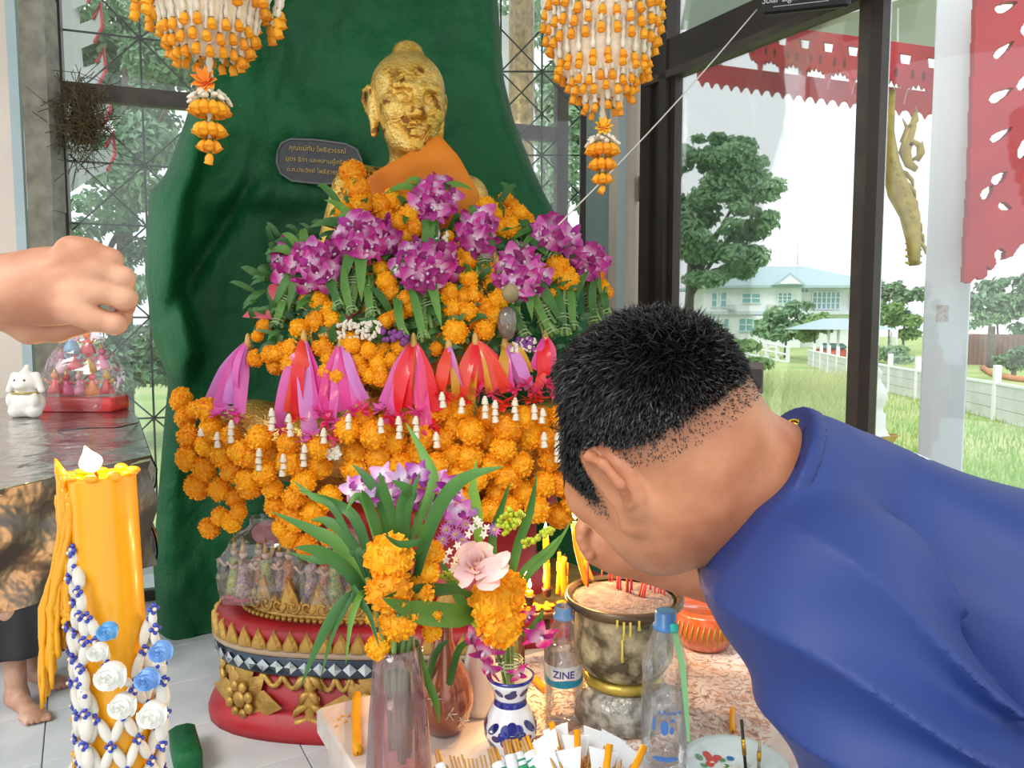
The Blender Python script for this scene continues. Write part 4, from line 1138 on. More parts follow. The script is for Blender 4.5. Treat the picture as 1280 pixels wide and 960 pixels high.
def bunch(label, heads, group, leaves=2, dY=0):
    """marigold heads tied together: heads = [(px,py,diameter px)]"""
    c = heads[0]; b = P(c[0], c[1], mY(c[0], c[1]) - .05)
    t = thing('marigold_bunch', label, 'flowers', tuple(b), group)
    for k, (x, y, s) in enumerate(heads):
        Y = mY(x, y) - .05 + R.uniform(-.02, .02) + dY
        inst('marigold_head', R.choice(MARI), t, P(x, y, Y), rot_rand(outward(x, y), .4), s * pxm(Y) * 1.08 * R.uniform(.94, 1.06))
    for k in range(leaves):
        x, y, s = R.choice(heads); Y = mY(x, y) - .02 + dY; p = P(x, y, Y); d = Vector((R.uniform(-1, 1), -.3, R.uniform(-.3, .8))).normalized() * .13
        blade(bez(p, p + d * .4 + UZ * .03, p + d * .8 + UZ * .03, p + d, 6), .028, M_blade, t)
    return t
def orchid_bouquet(label, c, spread, n, stem_to, leaves, set_=ORC, group='orchid bouquets laid on the statue', size=37, stems=7):
    px, py = c; Y0 = mY(px, py) - .10; t = thing('orchid_bouquet', label, 'flowers', tuple(P(px, py, Y0)), group)
    done = []
    for k in range(n):
        for tr in range(40):
            a = R.uniform(0, 6.28); q = math.sqrt(R.uniform(0, 1)); x = px + spread[0] * q * math.cos(a); y = py + spread[1] * q * math.sin(a)
            if all(math.hypot(x - u, y - v) > size * .40 for u, v in done): break
        done.append((x, y)); bul = math.sqrt(max(0, 1 - q * q))
        Y = mY(x, y) - .06 - .09 * bul
        o = Vector(((x - px) / spread[0] * .7, -1, -(y - py) / spread[1] * .6)).normalized()
        inst('orchid_bloom', R.choice(set_), t, P(x, y, Y), rot_rand(o, .25), size * pxm(Y) * R.uniform(.9, 1.25))
    sx, sy = stem_to; p1 = P(sx, sy, mY(sx, sy) - .05); p0 = P(px, py, Y0 + .06)
    side = (p1 - p0).cross(Vector((0, 1, 0))).normalized()
    for k in range(stems):
        o = side * R.uniform(-.022, .022) + Vector((0, R.uniform(-.02, .02), 0)); tw = rv(.012)
        MB().tube(bez(p0 + o * .6, p0.lerp(p1, .35) + o * .8 + tw, p0.lerp(p1, .7) + o - tw, p1 + o * 1.1 + rv(.012), 6), [.009] * 6 + [.008], 6).build('stem', R.choice((M_stem, M_stem2)), t)
    c0 = p0.lerp(p1, .62); ax = (p1 - p0).normalized(); B = basis(ax)
    MB().tube([c0 + ax * (i * .0012) + B @ Vector((math.cos(i * .7) * .034, math.sin(i * .7) * .034, 0)) for i in range(28)], .0022, 4).build('twine', M_twine, t)
    for (lx, ly, w) in leaves:
        e = P(lx, ly, mY(lx, ly) - .08); mid = (p0 + e) / 2 + UZ * .05 + Vector((0, -.05, 0))
        blade(bez(p0, p0.lerp(mid, .7), mid, e, 8), w * pxm(2.7), R.choice((M_blade, M_blade2)), t)
    return t

orchid_bouquet('magenta orchid bouquet below the orange robe at the top of the mound', (541, 250), (26, 26), 15, (538, 308), [(480, 243, 12), (592, 238, 10), (530, 305, 14), (545, 318, 14), (505, 228, 10)])
orchid_bouquet('magenta orchid bouquet at the far left of the flower mound', (386, 330), (38, 28), 20, (346, 398), [(330, 318, 12), (345, 300, 11), (380, 285, 12), (352, 292, 10), (338, 395, 12), (360, 390, 12)])
orchid_bouquet('magenta orchid bouquet in front of the statue chest left', (456, 296), (34, 28), 19, (438, 385), [(385, 285, 14), (420, 272, 12), (405, 250, 10), (425, 370, 15), (452, 378, 16), (470, 300, 10)], stems=10)
orchid_bouquet('large magenta orchid bouquet at the centre of the mound', (531, 331), (38, 28), 20, (542, 408), [(545, 270, 15), (560, 305, 12), (485, 348, 12), (552, 410, 13)], stems=9)
orchid_bouquet('narrow magenta orchid bouquet right of the centre', (598, 290), (17, 28), 12, (606, 345), [(615, 285, 9), (622, 320, 9), (585, 260, 10)])
orchid_bouquet('magenta orchid bouquet above the right stem bundles', (654, 343), (30, 27), 18, (692, 412), [(618, 345, 9), (640, 322, 10), (665, 400, 15), (705, 410, 15)], stems=10)
orchid_bouquet('small magenta orchid bouquet touched by the white string', (692, 293), (28, 17), 13, (668, 322), [(640, 300, 14), (650, 312, 13), (720, 300, 9), (625, 290, 12)])
orchid_bouquet('small magenta orchid bouquet at the right shoulder of the mound', (734, 326), (15, 18), 10, (742, 398), [(712, 330, 14), (722, 375, 14), (752, 372, 10)], stems=9)
GM = 'marigold bunches laid on the statue'
bunch('three large marigolds stacked at the statue left shoulder', [(441, 216, 31), (447, 237, 34), (453, 260, 38), (430, 265, 26)], GM, 4)
bunch('curved string of marigolds hung below the orange robe', [(478, 256, 28), (492, 250, 30), (506, 258, 30), (515, 270, 30), (521, 284, 28), (500, 278, 26), (484, 272, 24), (508, 296, 24)], GM)
bunch('short column of three marigolds left of the central orchids', [(478, 337, 22), (483, 352, 26), (488, 366, 28)], GM, 1)
bunch('cluster of marigolds under the far left orchids', [(400, 378, 28), (413, 390, 26), (396, 402, 28), (375, 411, 26), (418, 402, 24), (384, 375, 20)], GM, 3)
bunch('broad string of marigolds right of the orange robe', [(608, 258, 24), (618, 266, 26), (629, 273, 28), (637, 284, 28), (625, 284, 26)], GM, 2)
bunch('slender string of marigolds on the right slope', [(632, 250, 19), (641, 258, 20), (649, 266, 20), (657, 274, 20), (661, 281, 18)], GM, 2)
bunch('pair of big marigolds between the right orchids', [(696, 334, 30), (706, 350, 34), (690, 343, 24)], GM, 1)
bunch('large cluster of marigolds at the middle right of the mound', [(611, 342, 28), (616, 358, 26), (622, 375, 28), (607, 384, 28), (592, 368, 26), (598, 400, 30), (566, 387, 30), (586, 348, 22), (563, 366, 24), (578, 372, 28), (569, 415, 34), (617, 396, 26), (585, 390, 26), (606, 412, 26)], GM, 3)
bunch('small marigolds half hidden behind the orchids centre', [(580, 312, 22), (585, 325, 22), (574, 330, 20), (560, 296, 16), (556, 372, 22)], GM, 2)
bunch('marigold string at the right edge of the mound', [(744, 350, 20), (751, 358, 20), (757, 366, 18), (748, 342, 18)], GM, 1)
bunch('two marigolds among the right stem bundles', [(680, 372, 18), (685, 384, 18), (688, 368, 15)], GM, 0)
bunch('loose marigolds low between the stem bundles', [(508, 374, 22), (514, 386, 20), (500, 392, 20), (482, 402, 20), (492, 398, 20), (545, 436, 20), (455, 362, 18)], GM, 3)
bunch('marigolds behind the leftmost ribbons', [(320, 448, 22), (338, 443, 24), (356, 440, 26), (345, 458, 22), (364, 455, 26), (372, 470, 22), (330, 408, 18), (322, 420, 16)], GM, 2)
bunch('marigolds between the pink ribbon garlands', [(403, 433, 26), (412, 448, 24), (408, 465, 22), (440, 428, 26), (455, 436, 26), (452, 462, 24), (440, 470, 22), (470, 445, 22), (474, 462, 20), (462, 470, 20), (500, 433, 22), (425, 470, 20)], GM, 2)
# bare stem bundles and leafy offcuts that fill the slopes
def stem_bundle(label, a, b, n, wpx, braid=True):
    pa = P(a[0], a[1], mY(*a) - .06); pb = P(b[0], b[1], mY(*b) - .08)
    t = thing('stem_bundle', label, 'flower stems', tuple(pb), 'tied stem bundles on the statue')
    sd = (pb - pa).cross(Vector((0, 1, 0))).normalized(); w = wpx * pxm(2.7)
    for k in range(n):
        q = -1 + 2 * k / max(1, n - 1); o = sd * q * w / 2 + Vector((0, R.uniform(-.015, .015), 0)); tw = sd * (-q * w * .4 if braid else 0)
        MB().tube(bez(pa + o, pa.lerp(pb, .33) + o + tw, pa.lerp(pb, .66) + o + tw, pb + o + rv(.008), 7), w / n * .75, 6).build('stem', R.choice((M_stem, M_stem2, M_stem2)), t)
    for f_ in (.3, .6, .85):
        c0 = pa.lerp(pb, f_); ax = (pb - pa).normalized(); B = basis(ax)
        MB().tube([c0 + ax * (i * .0015) + B @ Vector((math.cos(i * .7) * w * .5, math.sin(i * .7) * w * .5, 0)) for i in range(16)], .002, 4).build('twine', M_twine, t)
    e = pa + (pa - pb) * .3
    for k in range(1): blade(bez(pb, pb.lerp(pa, .5) + Vector((0, -.05, 0)), pa + Vector((0, -.04, 0)), e + rv(.06), 7), .03, R.choice((M_blade, M_blade2)), t)
for lb, a, b, n, w in (('braided green stem bundle beside the man hair at right', (735, 350), (742, 405), 6, 17), ('green stem bundle second from the right edge', (712, 365), (716, 412), 5, 16), ('slanted stem bundle under the touched orchids', (660, 300), (690, 322), 5, 14),
        ('dark slanted stem bundle on the right slope', (640, 305), (672, 325), 5, 14), ('thick stem bundle below the right marigold pair', (700, 362), (704, 418), 6, 20), ('leaning stem bundle left of the right marigold pair', (662, 365), (690, 420), 6, 18), ('short stem bundle right of the glass bulb', (642, 385), (655, 420), 5, 14),
        ('short stem bundle left of the central orchids', (432, 350), (440, 392), 5, 13), ('pale stem bundle under the left chest orchids', (415, 345), (425, 385), 5, 13), ('thick stem bundle beside the marigold column', (458, 345), (466, 395), 6, 14), ('leafy stem bundle at the far left', (362, 372), (346, 405), 6, 14),
        ('crossed stem bundle below the central orchids', (520, 365), (530, 425), 5, 12), ('thin stem bundle left of the central stems', (494, 372), (505, 420), 4, 9), ('stem bundle at the right end beneath the hair', (752, 360), (758, 392), 4, 12)):
    stem_bundle(lb, a, b, n, w)
lf = thing('leaf_bed', 'loose dark green leaves bedding the flower mound', 'leaves', tuple(P(520, 440, 2.7)), kind='stuff')
fm = MB()
for i in range(520):
    y = R.uniform(285, 445); hw = mhalf(y) * .93; x = 515 + R.uniform(-hw, hw) * .92; Y = mY(x, y) - .015
    p0 = P(x, y, Y); d = (Vector((R.uniform(-1, 1), -.25, R.uniform(-.9, .5)))).normalized() * R.uniform(.05, .11); w = R.uniform(.016, .03)
    pts = bez(p0, p0 + d * .4 + Vector((0, -.015, .012)), p0 + d * .8 + Vector((0, -.015, .012)), p0 + d, 4)
    fm.strip(pts, [w * .4, w, w, w * .7, .001], (0, -1, .4), .2)
fm.build('leaves', mat('leaf_bed', '#27552c', .45, col2='#4c7d3c', nscale=10, backlit=.15), lf)['kind'] = 'stuff'
# pink lily petals at the left
ly = thing('lily_flower', 'red and cream lily flowers poking out left of the mound', 'flowers', tuple(P(345, 395, 2.75)))
for (a, b) in (((350, 398), (303, 396)), ((350, 392), (322, 404)), ((352, 385), (337, 356)), ((450, 405), (438, 396)), ((448, 402), (428, 400))):
    p0 = P(*a, 2.68); p1 = P(*b, 2.72); blade(bez(p0, p0.lerp(p1, .3) + UZ * .02, p0.lerp(p1, .7) + UZ * .02, p1, 6), .045, mat('lily_red', '#d4475a', .5, col2='#e8808a', nscale=12, backlit=.2), ly, name='petal')
# glass bulb and dry pod resting among the stems
gbulb = thing('glass_lamp', 'dark glass bulb among stem bundles right of the marigold cluster', 'lamp', tuple(P(634, 425, 2.55)))
MB().lathe([(.001, -.055), (.02, -.05), (.032, -.02), (.034, .01), (.03, .035), (.018, .05), (.001, .056)], 16, P(634, 404, 2.54), cap=False).build('bulb', mat('smoked_glass', '#6a6258', .08, coat=1), gbulb)
pod = MB().lathe([(.004, -.03), (.022, -.02), (.03, 0), (.024, .02), (.006, .034)], 14, P(638, 367, 2.52)); tag(pod.build('lotus_pod', mat('pod_brown', '#a08d68', .7, col2='#7d7a55', nscale=20)), 'dry brown lotus bud beside the orchid blooms', 'flower')

# ---- ribbon garlands with jasmine and marigolds
RC = {'p': ('ribbon_pink', '#e86fc4'), 'm': ('ribbon_magenta', '#ee4fa8'), 'r': ('ribbon_red', '#ee2a36'), 'o': ('ribbon_coral', '#f2503c'), 'g': ('ribbon_gold', '#d9a531'), 'l': ('ribbon_lilac', '#dc8fdc'), 'h': ('ribbon_hot', '#f0508a')}
def rmat(k): return mat(RC[k][0], RC[k][1], .28, coat=.3, backlit=.3)
budm = MB().lathe([(.001, .5), (.16, .42), (.2, .2), (.3, .1), (.26, -.05), (.34, -.2), (.3, -.38), (.4, -.45), (.2, -.5)], 7).mesh('jasmine_bud', M_jas)
M_frill = {}
def frill_mesh(k):
    if k not in M_frill:
        m = MB()
        for i in range(14):
            d = rv(1); d.z = d.z * .6 - .1; d.normalize(); x = d.cross(UZ).normalized() * R.uniform(.16, .26)
            m.add([(0, 0, 0), d * .45 + x + UZ * R.uniform(-.05, .1), d * R.uniform(.8, 1.05), d * .45 - x], [(0, 1, 2), (0, 2, 3)])
        M_frill[k] = m.mesh('ribbon_frill', rmat(k), smooth=False)
    return M_frill[k]
def pip2(x, y, pl): return pip(x, y, pl)
def ribbon_garland(label, apex, ends, frills, tassels, heads):
    Ya = mY(*apex) - .06
    t = thing('ribbon_garland', label, 'garland', tuple(P(apex[0], apex[1], Ya)), 'ribbon garlands around the statue lap')
    A = P(apex[0], apex[1], Ya)
    kn = MB().lathe([(.004, -.012), (.016, -.03), (.012, .0), (.009, .02), (.003, .03)], 10, A + UZ * .0); kn.build('gold_knot', mat('knot_straw', '#c7a45a', .6), t)
    for (ex, ey, k, w) in ends:
        Y = mY(ex, ey) - .08; E = P(ex, ey, Y); o = Vector((0, -.03, 0)) + rv(.012)
        pts = bez(A, A.lerp(E, .3) + o + Vector(((ex - apex[0]) * .0004, 0, .012)), A.lerp(E, .7) + o, E, 9)
        wd = [1.25 * w * pxm(Y) * (.3 + .7 * min(1, i / 4)) for i in range(10)]
        ph = R.uniform(0, 6)
        MB().strip(pts, wd, lambda i, ph=ph: Vector((.5 * math.sin(ph + i * .25), -1, .15)), R.uniform(-.3, .3), 5).build('ribbon', rmat(k), t)
    for (fx, fy, k) in frills:
        Y = mY(fx, fy) - .10; inst('ribbon_frill', frill_mesh(k), t, P(fx, fy, Y), rot_rand(None, .3), 17 * pxm(Y))
    for (tx, ty, n) in tassels:
        for i in range(n):
            Y = mY(tx, ty + i * 9) - .13; inst('jasmine_bud', budm, t, P(tx + R.uniform(-1, 1), ty + i * 9, Y), rot_rand((0, 0, 1), .12), (11 * pxm(Y) * 1.2, 11 * pxm(Y) * 1.2, 11 * pxm(Y)))
    for (hx, hy, s, dY) in heads:
        Y = mY(hx, hy) - .05 + dY; inst('marigold_head', R.choice(MARI), t, P(hx, hy, Y), rot_rand(outward(hx, hy) + Vector((0, 0, -.3)), .35), s * pxm(Y) * Vector((1, 1, .86)))
    return t
GAR = [
 ('leftmost pink ribbon garland hanging to the left knee', (310, 427), [(262, 505, 'l', 13), (275, 512, 'p', 15), (287, 505, 'l', 15), (298, 516, 'p', 13), (268, 490, 'm', 10), (296, 490, 'p', 8)], [(262, 508, 'p'), (275, 518, 'p'), (296, 520, 'm'), (285, 512, 'l')], [(272, 545, 2), (289, 530, 3), (252, 540, 1)]),
 ('red and pink ribbon garland with the tall red peak at left', (380, 423), [(348, 535, 'p', 12), (360, 515, 'o', 10), (372, 520, 'r', 16), (388, 540, 'l', 16), (400, 522, 'p', 14), (366, 500, 'l', 12), (410, 515, 'm', 12), (384, 470, 'o', 12)], [(350, 536, 'm'), (390, 545, 'p'), (372, 520, 'o'), (384, 552, 'p'), (402, 515, 'm')], [(340, 515, 3), (362, 522, 3), (323, 565, 3), (354, 572, 3), (380, 560, 3)]),
 ('pink ribbon garland left of the big red one', (427, 427), [(404, 510, 'm', 14), (420, 515, 'p', 15), (436, 512, 'm', 14), (448, 505, 'p', 12), (425, 500, 'l', 10), (456, 500, 'l', 12), (415, 530, 'p', 10)], [(408, 525, 'h'), (424, 530, 'p'), (440, 515, 'm'), (452, 512, 'h'), (418, 545, 'h')], [(405, 540, 2), (436, 522, 2)]),
 ('big bright red ribbon garland at the centre', (517, 427), [(480, 505, 'p', 13), (493, 515, 'r', 16), (505, 510, 'r', 17), (520, 505, 'm', 14), (530, 520, 'h', 16), (543, 515, 'r', 18), (535, 545, 'm', 12), (512, 490, 'g', 7), (484, 530, 'p', 10)], [(490, 520, 'r'), (478, 512, 'p'), (520, 515, 'm'), (543, 530, 'r'), (530, 548, 'h'), (500, 524, 'h')], [(476, 527, 2), (499, 525, 3), (520, 525, 3), (545, 545, 2)]),
 ('coral and gold ribbon garland beside the bright red one', (561, 431), [(548, 488, 'o', 15), (556, 480, 'o', 13), (570, 495, 'g', 9), (575, 485, 'l', 9)], [(552, 490, 'r'), (560, 495, 'o')], [(553, 495, 2), (577, 502, 2)]),
 ('coral ribbon garland with a gold peak right of centre', (594, 426), [(578, 492, 'o', 14), (590, 500, 'g', 9), (603, 485, 'r', 16), (620, 488, 'o', 14), (634, 490, 'o', 14), (612, 492, 'g', 8), (640, 485, 'r', 13)], [(582, 498, 'r'), (600, 490, 'h'), (615, 492, 'h'), (638, 500, 'o'), (628, 505, 'o')], [(606, 500, 3), (619, 505, 3), (644, 502, 3)]),
 ('lilac and gold ribbon garland beside the head of the man', (631, 430), [(628, 475, 'g', 11), (640, 488, 'p', 9), (652, 478, 'l', 12), (662, 485, 'l', 12), (660, 465, 'g', 12)], [(645, 486, 'h'), (660, 480, 'h')], [(667, 510, 2)]),
 ('pink and red ribbon garland partly behind the black hair', (682, 422), [(668, 462, 'm', 13), (678, 470, 'r', 14), (690, 465, 'h', 14), (672, 485, 'o', 10)], [(668, 490, 'h'), (676, 498, 'o'), (682, 480, 'h'), (664, 500, 'o'), (690, 490, 'h')], [(678, 515, 2), (697, 545, 4), (704, 552, 4), (680, 545, 2)]),
]
POLYS = [([(226, 500), (268, 500), (300, 560), (314, 605), (298, 622), (262, 624), (244, 610), (228, 565)], 21, 34),
         ([(308, 545), (360, 548), (412, 560), (415, 640), (400, 655), (345, 640), (310, 605)], 21, 35),
         ([(340, 440), (372, 432), (372, 470), (350, 462)], 19, 24), ([(405, 428), (500, 436), (476, 475), (410, 470)], 19, 24),
         ([(430, 520), (480, 525), (545, 508), (640, 515), (735, 522), (745, 560), (752, 640), (700, 645), (560, 632), (540, 580), (440, 590)], 21, 36)]
hd = [[] for _ in GAR]
def assign(x, y, s, dY):
    # a head hangs from the garland whose ends come nearest
    k = min(range(len(GAR)), key=lambda i: abs(x - np.mean([e[0] for e in GAR[i][2]])))
    hd[k].append((x, y, s, dY))
for pl, sp, sz in POLYS:
    got = []; xs = [q[0] for q in pl]; ys = [q[1] for q in pl]
    for tr in range(6000):
        x = R.uniform(min(xs), max(xs)); y = R.uniform(min(ys), max(ys))
        if pip2(x, y, pl) and all(math.hypot(x - a, y - b) > sp for a, b in got):
            got.append((x, y)); assign(x, y, sz * R.uniform(.9, 1.12), R.uniform(-.05, .03))
for (x, y, s) in ((262, 660, 30), (290, 652, 30), (275, 645, 26), (298, 640, 24), (352, 660, 28), (362, 672, 30), (382, 682, 32), (368, 655, 26), (410, 672, 24), (262, 508, 26), (246, 512, 26)): assign(x, y, s, -.02)
for g_, h_ in zip(GAR, hd): ribbon_garland(g_[0], g_[1], g_[2], g_[3], g_[4], h_)
# white jasmine and purple sprays tucked along the belt of the mound
for i, (x0, x1, y0, y1, n, lb) in enumerate(((420, 475, 402, 424, 46, 'thick white jasmine strand above the pink ribbons'), (640, 672, 422, 440, 24, 'white jasmine strand near the lilac ribbons'), (535, 560, 290, 305, 10, 'tiny white blossoms above the central orchids'), (408, 425, 560, 572, 24, 'knot of cream jasmine above the vase leaves'))):
    t = thing('jasmine_strand', lb, 'flowers', tuple(P((x0 + x1) / 2, y1, mY(x0, y1) - .08)))
    for k in range(n):
        x = R.uniform(x0, x1); y = R.uniform(y0, y1); Y = mY(x, y) - .09; inst('jasmine_bud', budm, t, P(x, y, Y), rot_rand(None, 1.5), 8 * pxm(Y))
pm = MB().ell((0, 0, 0), .5, 8, 6).mesh('purple_floret', mat('purple_floret', '#7b3a86', .6, rnd=.2))
for lb, ps in (('dark purple floret spray left of the red ribbons', ((490, 418, 12, 8), (500, 424, 10, 6))), ('dark purple floret spray right of the coral ribbons', ((655, 428, 9, 8), (660, 436, 7, 5)))):
    t = thing('purple_spray', lb, 'flowers', tuple(P(ps[0][0], ps[0][1], 2.5)))
    for (cx, cy, r, n) in ps:
        for k in range(n * 2):
            x = cx + R.uniform(-r, r); y = cy + R.uniform(-r, r) * .6; Y = mY(x, y) - .09; inst('purple_floret', pm, t, P(x, y, Y), None, 7 * pxm(Y))

# ---- hanging flower chandeliers
mbud = MB()
mbud.lathe([(.02, .62), (.10, .5), (.16, .34)], 7, cap=True); nA = len(mbud.v)
mbud.lathe([(.16, .34), (.30, .12), (.36, -.15), (.30, -.36), (.40, -.5), (.22, -.42)], 7, cap=True)
mbud.c = [hexc('#5d7a2e')] * nA + [hexc('#ffb024')] * (len(mbud.v) - nA)
BUD = mbud.mesh('flower_bud', M_bud, colors=True)
M_net = mat('jasmine_net', '#efe6d2', .7, col2='#e0d4ba', nscale=60, bump=(200, .5, .004))
def bead_string(a, b, r, parent, step=1.0):
    n = max(4, int((Vector(b) - Vector(a)).length / (r * 1.5))); n = min(n, 26)
    MB().tube([Vector(a).lerp(Vector(b), i / n) for i in range(n + 1)], [r * (1.0 if i % 2 else .55) for i in range(n + 1)], 6).build('jasmine_string', M_jas, parent)
def flower_chandelier(label, cx, Y, tiers, core, tail, top):
    k = pxm(Y); C = P(cx, 0, Y)
    t = thing('flower_chandelier', label, 'chandelier', tuple(P(cx, top, Y)))
    zz = lambda py: P(cx, py, Y).z
    ctr = lambda r, a, py: Vector((P(cx, py, Y).x + r * k * math.cos(a), Y + r * k * math.sin(a), zz(py)))
    MB().lathe([(r * k, zz(py)) for r, py in core], 28, (P(cx, 60, Y).x, Y, 0)).build('net_core', M_net, t)
    MB().tube([ctr(0, 0, -40), Vector((C.x, Y, 4.4))], .004, 5).build('hanging_cord', M_jas, t)
    for (r, y0, r1, y1, n, ch, wv, bs) in tiers:
        for i in range(n):
            a = 6.283 * i / n; yb = y1 - wv * abs(math.sin(i * 6.283 / n * 3.0))
            bead_string(ctr(r, a, y0), ctr(r1, a, yb), 3.6 * k, t)
            for c in range(ch):
                inst('flower_bud', BUD, t, ctr(r1 + R.uniform(-1, 1), a, yb + bs * .45 + c * bs * .62), rot_rand((math.cos(a) * -.3, math.sin(a) * -.3, 1), .12), bs * k)
    for it in tail:
        if it[0] == 's': bead_string(ctr(0, 0, it[1]), ctr(0, 0, it[2]), it[3] * k, t)
        elif it[0] == 'b':
            _, py, r, n, bs = it
            for i in range(n):
                a = 6.283 * i / n + py; inst('flower_bud', BUD, t, ctr(r, a, py), rot_rand((-math.cos(a) * .5, -math.sin(a) * .5, 1), .1), bs * k)
        elif it[0] == 'f':
            _, py, r, colr = it
            for i in range(9):
                a = 6.283 * i / 9; d = Vector((math.cos(a), -.8, math.sin(a)))
                p0 = ctr(0, 0, py) + Vector((0, -6 * k, 0)); blade([p0, p0 + d * r * k * .6, p0 + d * r * k], r * k * .6, mat('tail_' + colr[0], colr[1], .6), t, name='petal')
        elif it[0] == 'j':
            _, py, r, n, s = it
            for i in range(n):
                a = 6.283 * i / n; rr = r * (.8 + .2 * (i % 3)); inst('jasmine_bud', budm, t, ctr(rr, a, py + (i % 3) * 4), rot_rand((math.cos(a), math.sin(a), -.4), .4), s * k)
flower_chandelier('large jasmine and orange bud chandelier hanging at upper left', 262, 1.9,
    [(96, -60, 82, 22, 15, 2, 26, 16), (74, -40, 66, 8, 20, 1, 8, 15), (60, 0, 54, 44, 22, 1, 8, 14), (52, 20, 48, 58, 20, 1, 6, 14), (42, 20, 38, 70, 16, 1, 4, 14)],
    [(20, -70), (88, -64), (74, -20), (58, 10), (50, 40), (34, 60), (12, 66)],
    [('s', 50, 96, 5), ('f', 106, 17, ('orange', '#f0902a')), ('f', 103, 9, ('red', '#e2512c')), ('j', 118, 20, 22, 9), ('b', 135, 17, 11, 18), ('s', 135, 160, 4), ('b', 161, 13, 9, 17), ('s', 160, 180, 3), ('b', 181, 8, 5, 15), ('b', 197, 0, 1, 15)], -60)
flower_chandelier('tiered jasmine and orange bud chandelier beside the window jamb', 753, 2.1,
    [(72, -50, 71, 28, 30, 1, 18, 13), (70, -20, 67, 44, 26, 1, 12, 13), (66, 0, 63, 56, 22, 1, 5, 13), (58, 20, 55, 82, 20, 2, 4, 12), (42, 60, 40, 104, 18, 1, 5, 12), (38, 60, 36, 118, 16, 1, 8, 12), (24, 80, 22, 134, 9, 1, 4, 11)],
    [(20, -60), (70, -54), (68, 10), (62, 40), (52, 50), (50, 88), (38, 96), (34, 112), (14, 118)],
    [('s', 110, 155, 4), ('f', 161, 12, ('yellow', '#ecb62e')), ('f', 160, 7, ('red', '#e2512c')), ('j', 172, 16, 18, 8), ('b', 186, 15, 11, 15), ('s', 186, 205, 3), ('b', 204, 11, 8, 14), ('s', 204, 222, 2.5), ('b', 222, 7, 5, 13), ('b', 236, 0, 1, 12)], -60)
# ================================================================ MARBLE ALTAR AND WHAT STANDS ON IT
TZ = .85
def marble():
    m = bpy.data.materials.new('white_marble'); m.use_nodes = True
    nt = m.node_tree; N = nt.nodes; L = nt.links; b = N['Principled BSDF']; b.inputs['Roughness'].default_value = .25
    tc = N.new('ShaderNodeTexCoord'); n = N.new('ShaderNodeTexNoise'); n.inputs['Scale'].default_value = 3.5; n.inputs['Detail'].default_value = 10; n.inputs['Distortion'].default_value = 1.5
    L.new(tc.outputs['Object'], n.inputs['Vector'])
    cr = N.new('ShaderNodeValToRGB'); e = cr.color_ramp.elements
    e[0].position = .35; e[0].color = (*hexc('#d8cdc5'), 1); e[1].position = .6; e[1].color = (*hexc('#e8e0d9'), 1)
    x = cr.color_ramp.elements.new(.48); x.color = (*hexc('#cbb7aa'), 1)
    L.new(n.outputs['Fac'], cr.inputs['Fac']); L.new(cr.outputs[0], b.inputs['Base Color'])
    return m
M_marble = marble()
AC = PZ(395, 885, TZ); AC.z = 0
e1 = Vector((.866, .5, 0)); e2 = Vector((.5, -.866, 0))
RT = Matrix((e1, -e2, UZ)).transposed()
al = thing('marble_altar', 'white marble altar block in the foreground carrying vases and bottles', 'altar', tuple(AC + e1 * .7 + e2 * .35))
TW, TD = 1.55, .62
def tp(a, b, z=TZ): return AC + e1 * a + e2 * b + UZ * z
MB().bevbox(tp(TW / 2, TD / 2, TZ - .0225), (TW, TD, .045), .004, RT).build('slab', M_marble, al, False)
MB().bevbox(tp(TW / 2, TD / 2, (TZ - .045) / 2), (TW - .03, TD - .03, TZ - .045), .004, RT).build('body', M_marble, al, False)
def on(px, py, z=TZ): return PZ(px, py, z)

# ---- glassware materials
M_pinkglass = pane_mat('pink_glass', (.965, .86, .87), .04, .05, (.85, .58, .58), .05)
M_clear = pane_mat('clear_plastic', (.985, .99, 1.0), .05, .03, (.85, .92, 1.0), .05)
M_water = pane_mat('bottle_water', (.98, .985, .99), .02, .01, (.8, .9, 1.0), .02)
M_cello = pane_mat('cellophane', (.985, .985, .99), .07, .03, (.95, .95, 1.0), .10)

# ---- ribbed pink glass vase with marigolds, pandan and orchids
vb = on(499, 984); vY = vb.y
k = pxm(vY)
def vp(px, py, dy=0): return P(px, py, vY + dy)
vs_ = thing('glass_vase', 'ribbed pink glass vase at the left corner of the altar', 'vase', tuple(vb))
hz = P(499, 805, vY).z - vb.z
rp = [(.040, 0), (.0455, .004), (.0455, .02), (.036 + .004, hz * .5), (.034, hz * .85), (.034, hz)]
MB().lathe([(r + (.0006 if True else 0), z) for r, z in rp] + [(r - .003, z) for r, z in rp[::-1][:-1]] + [(.001, .008)], 96, vb, wob=lambda a, z: 1 + .018 * (1 if int(a / 6.2832 * 96 + .5) % 2 else -1) * (1 if z < hz * .78 else 0), cap=False).build('glass_body', M_pinkglass, vs_)
MB().lathe([(.001, .009), (.041, .009), (.038, hz * .45), (.0345, hz * .72), (.001, hz * .721)], 40, vb, cap=False).build('water', pane_mat('pink_water', (.92, .74, .75), .02, .06, (.8, .5, .5), .05), vs_)
vf = thing('vase_bouquet', 'marigolds, pandan leaves and pale orchids standing in the pink glass vase', 'bouquet', tuple(vb + UZ * .02))
for i in range(16):
    a = R.uniform(0, 6.28); r = R.uniform(0, .024); p0 = vb + Vector((math.cos(a) * r, math.sin(a) * r, R.uniform(.03, .09))); p1 = vb + Vector((math.cos(a) * .022, math.sin(a) * .022, hz + .03)); e = p1 + rv(.03) + UZ * .06
    MB().tube(bez(p0, p0.lerp(p1, .4), p1, e, 6), R.uniform(.003, .005), 6).build('stem', R.choice((M_stem, M_stem2)), vf)
